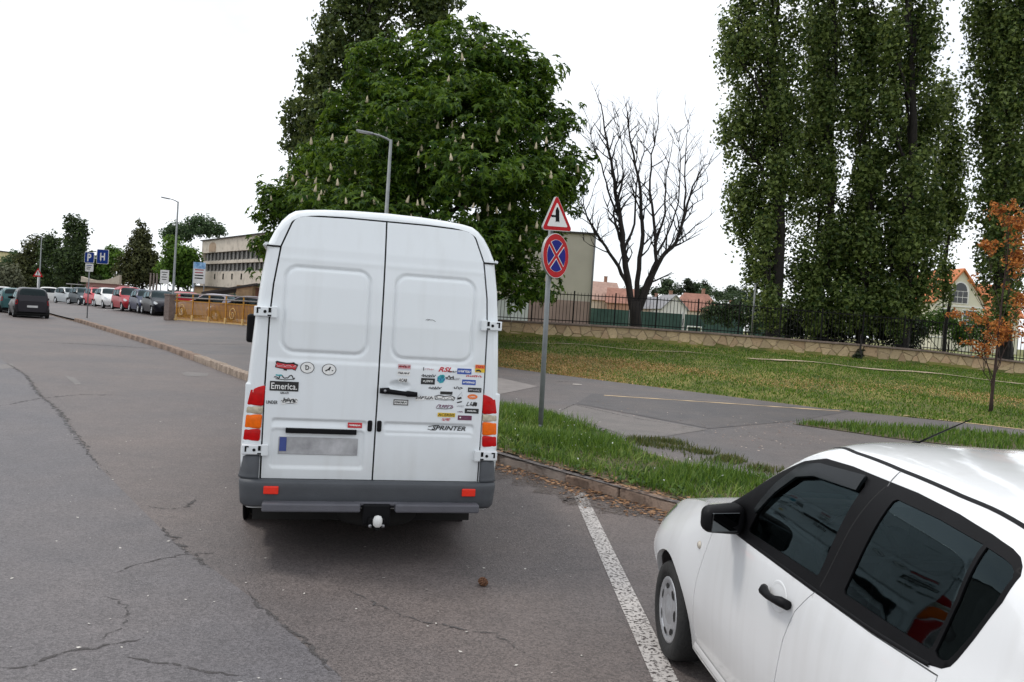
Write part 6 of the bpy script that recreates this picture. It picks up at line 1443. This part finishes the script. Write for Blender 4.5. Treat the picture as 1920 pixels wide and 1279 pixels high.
for sd in (-1, 1):
    on_car([(1.14, 3.24), (1.3, 3.12), (1.5, 3.05), (1.85, 3.0), (2.2, 2.99), (2.56, 3.02)], .016, 'roof_channel', M_trim, swift, sd, .002)
    on_car([(1.872, 2.83), (1.861, 2.90), (1.852, 3.0)], .006, 'roof_seam', M('seam_grey', (.16, .16, .165), .6, .1), swift, sd, .0012)
    # weather shields over the glass
    ws_ = SL.st([(1.03, 1.10), (1.15, 1.245), (1.27, 1.342), (1.40, 1.372), (1.74, 1.390), (1.745, 1.338), (1.42, 1.325), (1.29, 1.295), (1.17, 1.205), (1.05, 1.085)], .03)
    panel(SL, ws_, [], .03, 'weather_shield', [M('smoked_acrylic', (.007, .009, .010), .2, .2, 5, spec=.18)], SD[('front_door', sd)], sides=(sd,), off=.016, rimd=.012)
    # belt moulding
    on_car([(s, float(SL.t_of(np.array([s]), np.array([z]))[0])) for s, z in ((.72, .945), (1.2, .953), (1.7, .958), (2.1, .965), (2.40, .982))], .014, 'belt_moulding', M_blk, swift, sd, .007)
    # door handle with dished recess
    P_ = SL.P(np.array([1.44]), SL.t_of(np.array([1.44]), np.array([.842])), sd)[0]; Nn = SL.N(np.array([1.44]), SL.t_of(np.array([1.44]), np.array([.842])), sd)[0]
    fr = Matrix((Vector((0, -1, 0)), Vector(Nn), Vector((0, -1, 0)).cross(Vector(Nn)))).transposed().to_4x4(); fr.translation = Vector(P_)
    b = MB(); b.tube([fr @ Vector(p) for p in ((-.115, .020, .0), (-.085, .034, .004), (-.04, .036, .010), (.02, .036, .004), (.075, .034, -.006), (.115, .018, -.006))], [.016, .021, .015, .015, .020, .019], 10); b.build('handle', M_blk, SD[('front_door', sd)])
    b = MB()
    q = [(.075 * math.cos(a), .056 * math.sin(a)) for a in np.linspace(0, 2 * math.pi, 28)[:-1]]
    c0 = b.bm.verts.new(fr @ Vector((-.02, -.010, .0))); r1 = [b.bm.verts.new(fr @ Vector((-.02 + x * .7, -.004, z * .7))) for x, z in q]; r2 = [b.bm.verts.new(fr @ Vector((-.02 + x, .0035, z))) for x, z in q]; r3 = [b.bm.verts.new(fr @ Vector((-.02 + x * 1.1, .0005, z * 1.1))) for x, z in q]
    for k in range(len(q)):
        k2 = (k + 1) % len(q); b.bm.faces.new((c0, r1[k], r1[k2])).smooth = True; b.bm.faces.new((r1[k], r2[k], r2[k2], r1[k2])).smooth = True; b.bm.faces.new((r2[k], r3[k], r3[k2], r2[k2])).smooth = True
    b.build('handle_recess', M_cw, SD[('front_door', sd)])
    # side repeater on the wing
    P_ = SL.P(np.array([.43]), SL.t_of(np.array([.43]), np.array([.769])), sd)[0]; b = MB(); b.lathe([(0, .012), (.014, .010), (.022, 0)], Matrix.Translation(P_) @ Matrix.Rotation(R(90) * sd, 4, 'Y'), 14); b.build('side_indicator', M('indicator_clear', (.55, .5, .42), .15, .1, 30, coat=1), swift)
    # sill step
    on_car([(.42, .12), (.9, .10), (1.6, .10), (2.0, .12)], .05, 'sill', M_cw, swift, sd, .016)
# door cut through the black pillar, both sides
for sd in (-1, 1): on_car([(1.715, 1.98), (1.79, 2.45), (1.868, 2.84)], .007, 'pillar_gap', M_gap, swift, sd, .002)
b = MB(); za_ = float(SL.P(np.array([1.20]), np.array([3.75]), -1)[0][2]); xa_ = float(SL.P(np.array([1.20]), np.array([3.75]), -1)[0][0]); b.lathe([(.024, -.004), (.022, .010), (.010, .022), (0, .026)], Matrix.Translation((xa_, -1.20, za_)), 14); b.tube([(xa_, -1.20, za_ + .012), (xa_, -1.37, za_ + .085), (xa_, -1.56, za_ + .165)], [.0042, .0035, .002], 6); b.build('aerial', M_blk, swift)
# cabin: seats, steering wheel, dashboard
b = MB(); b.box((0, -.92, .86), (1.30, .42, .22), bev=.06); b.build('dashboard', M_int, swift)
for sx in (-1, 1):
    for y, zz in ((-1.62, .62), (-2.35, .62)):
        b = MB(); b.box((sx * .34, y + .22, .52), (.48, .50, .16), bev=.05, seg=3); b.box((sx * .34, y - .02, .80), (.46, .14, .58), Matrix.Rotation(R(14), 3, 'X'), .06, seg=3); b.box((sx * .34, y - .10, 1.18), (.26, .09, .17), Matrix.Rotation(R(10), 3, 'X'), .035, seg=3); b.build('seat', M('seat_grey', (.05, .052, .055), .9, .25, 20), swift)
a = np.linspace(0, 2 * math.pi, 25); X = Matrix.Translation((-.36, -1.14, .96)) @ Matrix.Rotation(R(62), 4, 'X')
b = MB(); b.tube([X @ Vector((.18 * math.cos(k), .18 * math.sin(k), 0)) for k in a], .016, 8, caps=False); b.tube([X @ Vector((-.17, 0, 0)), X @ Vector((.17, 0, 0))], .02); b.tube([X @ Vector((0, 0, .0)), X @ Vector((0, 0, -.2))], .035); b.build('steering_wheel', M_int, swift)

# ------------------------------------------------------------------ parked cars
def body_type(dz=0.0, tail=0.0, nose=0.0, roof_end=None):
    d = {a: list(b) for a, b in HATCH.items()}
    f = lambda s: max(0, min(1, (s - .6) / .7))
    for k in ('ze', 'zt'): d[k] = [(s, z + dz * f(s) * (1 if z > 1.1 else .4)) for s, z in d[k]]
    return d
def paintm(n, c, rough=.28): return M(n, c, .35, .03, 1, coat=.12, spec=.2)
MPV = body_type(.12)
far = [  # label, pixel x, ground pixel y, depth, heading (0 = nose away from us), body, paint, wheels
 ('dark grey tall hatchback parked on the road at the kerb, seen from behind', 53, 593, 46.3, .62, MPV, paintm('paint_graphite', (.026, .024, .030)), M_alloy),
 ('teal green car parked in front of the dark grey one on the road', 24, 588, 51.5, .62, HATCH, paintm('paint_teal', (.05, .13, .135)), M_alloy),
 ('red tailed white car at the left edge of the picture on the road', -2, 585, 57.0, .62, HATCH, paintm('paint_ivory', (.65, .64, .62)), M_alloy),
 ('small white hatchback at the far left of the parked row, side on', 108, 570, 84, -1.15, HATCH, paintm('paint_white_a', (.72, .72, .70)), M_alloy),
 ('silver hatchback with a sloping bonnet beside the small white one', 133, 573, 77, -2.2, HATCH, paintm('paint_silver', (.42, .45, .46)), M_alloy),
 ('dark teal car behind the parking sign pole', 158, 576, 72, -2.35, HATCH, paintm('paint_dark_teal', (.012, .026, .034)), M_alloy),
 ('bright red car just right of the parking sign pole', 186, 577, 69, -2.4, HATCH, paintm('paint_red_a', (.50, .03, .045)), M_alloy),
 ('white car between the two red ones', 207, 579, 63, -2.45, HATCH, paintm('paint_white_b', (.75, .75, .74)), M_cap),
 ('dark red hatchback in the middle of the parked row', 243, 583, 57.5, -2.45, MPV, paintm('paint_red_b', (.38, .02, .03)), M_alloy),
 ('navy blue hatchback second from the railing', 276, 585, 54.5, -2.5, HATCH, paintm('paint_navy', (.010, .017, .060)), M_alloy),
 ('black hatchback parked nearest the railing pillar', 302, 588, 51.5, -2.5, HATCH, paintm('paint_black', (.006, .007, .013)), M_alloy),
 ('red car mostly hidden behind the concrete pillar', 338, 588, 53, .7, HATCH, paintm('paint_red_c', (.40, .02, .03)), M_alloy),
 ('silver lilac estate car behind the yellow railing', 385, 592, 50, 1.45, HATCH, paintm('paint_lilac', (.40, .37, .43)), M_alloy),
 ('red roofed car behind the silver lilac car', 400, 575, 56.5, 1.4, HATCH, paintm('paint_red_d', (.42, .05, .07)), M_alloy),
 ('dark purple car at the right end behind the railing', 452, 596, 47, 1.35, HATCH, paintm('paint_purple', (.12, .09, .15)), M_alloy)]
cache = {}
for lab, px, py, Y, hd, D, pm, cp in far:
    p = at(px, py, Y); grp = 'cars parked along the road' if px < 60 else 'cars in the car park'
    z = 0.0 if px < 60 else float(plaza(p.x, Y)) + .004; key = (id(D), id(cp))
    # the body is lofted nose toward +y; shift so that the middle of the car stands on the spot
    off = Matrix.Rotation(hd, 3, 'Z') @ Vector((0, 1.1, 0)); lc = (p.x + off.x, Y + off.y, z)
    if key not in cache:
        cache[key] = build_car('parked_car', lab, lc, hd, D, pm, h=.085, detail=False, group=grp, cap=cp, glass=GLd)[0]; cache[key]['_first'] = 1; o = cache[key]
    else:
        o = copy_tree(cache[key]); o.location = lc; o.rotation_euler = (0, 0, hd); tag(o, lab, 'car', grp)
    for c in o.children:
        if c.name.split('.')[0] in ('body', 'end_panel'): c.material_slots[0].link = 'OBJECT'; c.material_slots[0].material = pm
for o in cache.values(): del o['_first']
# ================================================================== street lamps
M_galv = M('galvanised_grey', (.27, .28, .29), .55, .15, 6, metal=.3); M_galv2 = M('pole_grey_paint', (.20, .215, .22), .6, .18, 5, bump=.1)
def lamp(label, px, py_top, Y, h, arm):
    p = at(px, py_top, Y); zb = float(hgt(p.x, Y)) if p.x > -9 else float(plaza(p.x, Y)); H_ = p.z - zb
    t = thing('street_lamp', label, 'street lamp', (p.x, Y, zb), 0, 'street lamps')
    b = MB(); b.tube([(0, 0, -.1), (0, 0, 1.1), (0, 0, 1.12), (0, 0, H_)], [.10, .10, .075, .045], 12); b.build('pole', M_galv2, t)
    b = MB(); b.tube([(0, 0, H_ - .05), (-.12, 0, H_ + .02), (-.34, 0, H_ + .10), (-.55, 0, H_ + .14)], [.035, .032, .028, .025], 8); b.build('arm', M_galv, t)
    b = MB(); b.box((-.78, 0, H_ + .165), (.52, .20, .07), Matrix.Rotation(R(8), 3, 'Y'), .025, seg=3)
    for v in b.bm.verts:
        k = (v.co.x + 1.04) / .52; v.co.y *= .55 + .45 * k
    b.build('lantern', M_galv, t); b = MB(); b.box((-.80, 0, H_ + .128), (.36, .12, .012), Matrix.Rotation(R(8), 3, 'Y')); b.build('lens', M('lamp_lens', (.5, .5, .48), .2, .1), t)
    return t
lamp('street lamp with a curved arm rising behind the van roof', 733, 262, 25.0, 7.6, 1)
lamp('street lamp standing at the car park by the white board', 334, 378, 51.0, 7.6, 1)
lamp('far thin street lamp beside the warning triangle down the road', 78, 445, 98, 7.6, 1)

# ================================================================== traffic signs
S_red = M('sign_red', (.46, .010, .015), .5, .12, 12, spec=.15); S_white = M('sign_white', (.74, .74, .72), .4, .06, 8); S_blue = M('sign_blue', (.008, .012, .20), .5, .15, 8, spec=.12); S_black = M('sign_black', (.008, .008, .008), .6, .1, spec=.1); S_back = M('sign_back_grey', (.30, .31, .31), .5, .12, metal=.4); S_pblue = M('parking_blue', (.010, .04, .22), .5, .1, 8, spec=.15)
def plate_(name, poly, mat, parent, y, depth=.004):
    b = MB(); b.prism(poly, depth, Matrix.Translation((0, y, 0))); return b.build(name, mat, parent)
def rnd(poly, r, n=5):
    out = []; N_ = len(poly)
    for i in range(N_):
        p = Vector(poly[i]); a = (Vector(poly[i - 1]) - p).normalized(); c = (Vector(poly[(i + 1) % N_]) - p).normalized(); ang = a.angle(c); d = r / math.tan(ang / 2); q0, q1 = p + a * d, p + c * d; cen = p + (a + c).normalized() * r / math.sin(ang / 2)
        a0 = math.atan2(q0.y - cen.y, q0.x - cen.x); a1 = math.atan2(q1.y - cen.y, q1.x - cen.x); da = (a1 - a0 + math.pi) % (2 * math.pi) - math.pi
        out += [(cen.x + r * math.cos(a0 + da * k / n), cen.y + r * math.sin(a0 + da * k / n)) for k in range(n + 1)]
    return out
def disc(r, n=40, cx=0, cz=0): return [(cx + r * math.cos(a), cz + r * math.sin(a)) for a in np.linspace(0, 2 * math.pi, n, endpoint=False)]
Ys = 13.31; pb = at(1013, 803, Ys); pt = at(1032, 450, Ys); zg = float(plaza(pb.x, Ys)) + .01
lean = math.atan2(pt.x - pb.x, pt.z - zg)
post = thing('sign_post', 'grey steel post carrying a red triangle and a blue no stopping disc on the verge', 'road sign', (pb.x, Ys, zg)); post.rotation_euler = (0, lean, 0)
HP = 3.12
b = MB(); b.tube([(0, 0, -.2), (0, 0, HP + .18)], .040, 14); b.lathe([(.05, .0), (.055, .02), (.045, .05)], None, 14); b.build('pole', M_galv2, post)
rot = thing('round_sign', None, None, (0, 0, 0)); rot.parent = post; rot.rotation_euler = (R(-1), 0, R(52)); RR = .355
zc = 2.735
rot.location = (.055, -.045, zc)
plate_('sign_back', disc(RR, 48), S_back, rot, -.052, .03); plate_('face', disc(RR - .004, 48), S_white, rot, -.056); plate_('border', disc(RR * .965, 48), S_red, rot, -.060)
def wedge(a0):
    r0 = RR * .70; g = RR * .115; pts = []
    for a in np.linspace(a0 - math.pi / 4, a0 + math.pi / 4, 15):
        pts.append((r0 * math.cos(a), r0 * math.sin(a)))
    # shift the quarter so that a red bar is left along the diagonals
    d = (math.cos(a0) * g * 1.414, math.sin(a0) * g * 1.414)
    q = [d]
    for x, z in pts:
        # keep inside the quadrant bounded by lines parallel to the diagonals through d
        vx, vz = x - d[0], z - d[1]; ang = (math.atan2(vz, vx) - a0 + math.pi) % (2 * math.pi) - math.pi
        if abs(ang) <= math.pi / 4 + 1e-6: q.append((x, z))
    # exact end points on the rim
    def hit(sg):
        a = a0 + sg * math.pi / 4; dx, dz = math.cos(a), math.sin(a); bq = d[0] * dx + d[1] * dz; cq = d[0] ** 2 + d[1] ** 2 - r0 * r0; t_ = -bq + math.sqrt(bq * bq - cq); return (d[0] + t_ * dx, d[1] + t_ * dz)
    return [d, hit(-1)] + q[1:] + [hit(1)]
for i in range(4):
    w = wedge(math.pi / 2 * i); cx = sum(p[0] for p in w) / len(w); cz_ = sum(p[1] for p in w) / len(w)
    plate_('white_edge', [(cx + (x - cx) * 1.12, cz_ + (z - cz_) * 1.12) for x, z in w], S_white, rot, -.063, .003); plate_('blue_field', w, S_blue, rot, -.066, .003)
tri = thing('triangle_sign', None, None); tri.parent = post; tri.rotation_euler = (R(-2), R(-3), R(40)); TW = .335
tri.location = (.06, -.05, 3.125)
T3 = lambda k: [(-TW * k, 0 + .0), (TW * k, 0), (0, TW * 1.732 * k)]
ctr = lambda poly, k: [(x, z + TW * 1.732 / 3 * (1 - k)) for x, z in poly]
plate_('sign_back', rnd(T3(1.0), .045), S_back, tri, -.052, .03); plate_('edge', rnd(T3(.995), .045), S_white, tri, -.056); plate_('border', rnd(ctr(T3(.955), .955), .035), S_red, tri, -.060); plate_('face', rnd(ctr(T3(.66), .66), .015), S_white, tri, -.064)
sx = .046; arrow = [(-sx, .17), (-sx * .2, .20), (0, .175), (sx * .3, .20), (sx, .17), (sx, .44), (sx * .25, .52), (-sx * .25, .52), (-sx, .44), (-sx, .335), (-.155, .335), (-.155, .285), (-sx, .285)]
arrow = [(x * .84, z * .68 + .015) for x, z in arrow]
plate_('junction_symbol', arrow, S_black, tri, -.067, .003)
# blue hospital parking sign
Yp = 47.0; pb = at(163, 592, Yp); zg = float(plaza(pb.x, Yp)); ps = thing('parking_sign', 'blue P and H parking sign with a white supplementary plate on a thin pole', 'road sign', (pb.x, Yp, zg))
zz = lambda py: at(162, py, Yp).z - zg; k = Yp / CAM_F
b = MB(); b.tube([(0, .03, -.1), (-.02, .03, zz(474))], .035, 8); b.tube([(-.02, .03, zz(484)), (.62, .03, zz(482))], .02, 6); b.build('pole', M_galv, ps)
def board(name, cx, cz, w, h, mat, txt=None, th=.6, rim_=.05, extra=()):
    o = thing(name, None, None); o.parent = ps; o.location = (cx, 0, cz); q = lambda s: rnd([(-w / 2 + s, -h / 2 + s), (w / 2 - s, -h / 2 + s), (w / 2 - s, h / 2 - s), (-w / 2 + s, h / 2 - s)], .05)
    plate_('edge', q(0), S_white, o, -.02, .03); plate_('face', q(.02), mat, o, -.024)
    if txt:
        V, T = text_arr(txt, h * th, 0, .03, w * .42); V[:, 1] = -.028; link('letter', np_mesh('letter', V, T[:, ::1]), S_white, o)
    return o
board('parking_board', -.02, zz(482.5), 18 * k, 20 * k, S_pblue, 'P', .72)
hb_ = board('hospital_board', (186 - 162) * k, zz(480) + .02, 22 * k, 27 * k, S_pblue, 'H', .52)
plate_('arrow_tail', [(-.13, -.12), (-.05, -.12), (-.09, -.29)], S_white, hb_, -.030, .003)
o = board('supplementary_plate', .0, zz(501.5), 15 * k, 15 * k, S_white)
for i in range(3): plate_('print_line', [(-.15, .10 - i * .1), (.15 - .05 * i, .10 - i * .1), (.15 - .05 * i, .14 - i * .1), (-.15, .14 - i * .1)], S_black if i else S_pblue, o, -.028, .002)
b = MB(); b.box((.33, .0, zz(483)), (.14, .03, .05)); b.build('bracket', S_white, ps)
# far warning triangle
Yt = 60.0; p = at(71, 518, Yt); wt_ = thing('warning_sign', 'small red edged warning triangle on a white pole behind the dark grey car', 'road sign', (p.x, Yt, 0)); zt_ = at(71, 519, Yt).z
b = MB(); b.tube([(0, .03, 0), (0, .03, zt_ + .3)], .04, 8); b.build('pole', S_white, wt_)
s_ = .36; T4 = lambda k, z0: [(-s_ * k, zt_ + z0), (s_ * k, zt_ + z0), (0, zt_ + z0 + s_ * 1.73 * k)]
plate_('border', T4(1, 0), S_red, wt_, -.02, .03); plate_('face', T4(.62, .10), S_white, wt_, -.026); plate_('symbol', [(-.03, zt_ + .15), (.03, zt_ + .15), (.03, zt_ + .38), (-.03, zt_ + .38)], S_black, wt_, -.03, .003)
# white notice board and blue advertising board
def notice(name, label, cat, px, pyc, Y, wpx, hpx, base_z=0.0):
    p = at(px, pyc, Y); kk = Y / CAM_F; t = thing(name, label, cat, (p.x, Y, base_z)); w, h = wpx * kk, hpx * kk; zc_ = p.z - base_z
    b = MB()
    for s in (-1, 1): b.tube([(s * w * .42, .05, 0), (s * w * .42, .05, zc_ + h / 2)], .04, 6)
    b.build('leg', M_galv, t)
    b = MB(); b.box((0, 0, zc_), (w, .06, h), bev=.01); b.build('panel', S_white, t)
    return t, w, h, zc_
t, w, h, z = notice('notice_board', 'white notice board with grey print in front of the light green tree', 'notice board', 308.5, 519, 66, 16, 25, .1)
for i, (dz, ww) in enumerate(((.30, .7), (.12, .45), (-.06, .66), (-.24, .5))): plate_('print_line', [(-w * ww / 2, z + h * dz), (w * ww / 2, z + h * dz), (w * ww / 2, z + h * (dz + .07)), (-w * ww / 2, z + h * (dz + .07))], M('print_grey', (.12, .12, .12), .6), t, -.036, .003)
t, w, h, z = notice('advertising_board', 'tall blue and white advertising board left of the school building', 'billboard', 374, 512, 64, 22, 40, .1)
plate_('header', [(-w / 2, z + h * .2), (w / 2, z + h * .2), (w / 2, z + h / 2), (-w / 2, z + h / 2)], M('header_blue', (.04, .22, .55), .5, .3, 3, hue=(.35, .55, .75)), t, -.036, .003)
for i in range(4): plate_('print_line', [(-w * .38, z + h * (.12 - i * .13)), (w * (.36 - .05 * (i % 2)), z + h * (.12 - i * .13)), (w * (.36 - .05 * (i % 2)), z + h * (.17 - i * .13)), (-w * .38, z + h * (.17 - i * .13))], S_black if i > 1 else M('print_red', (.4, .08, .1), .5), t, -.036, .003)
b = MB(); b.box((-w * .62, .3, z - h * .12), (.10, .1, h * 1.25), bev=.01); b.build('side_post', M('post_bluegrey', (.42, .50, .58), .5), t)
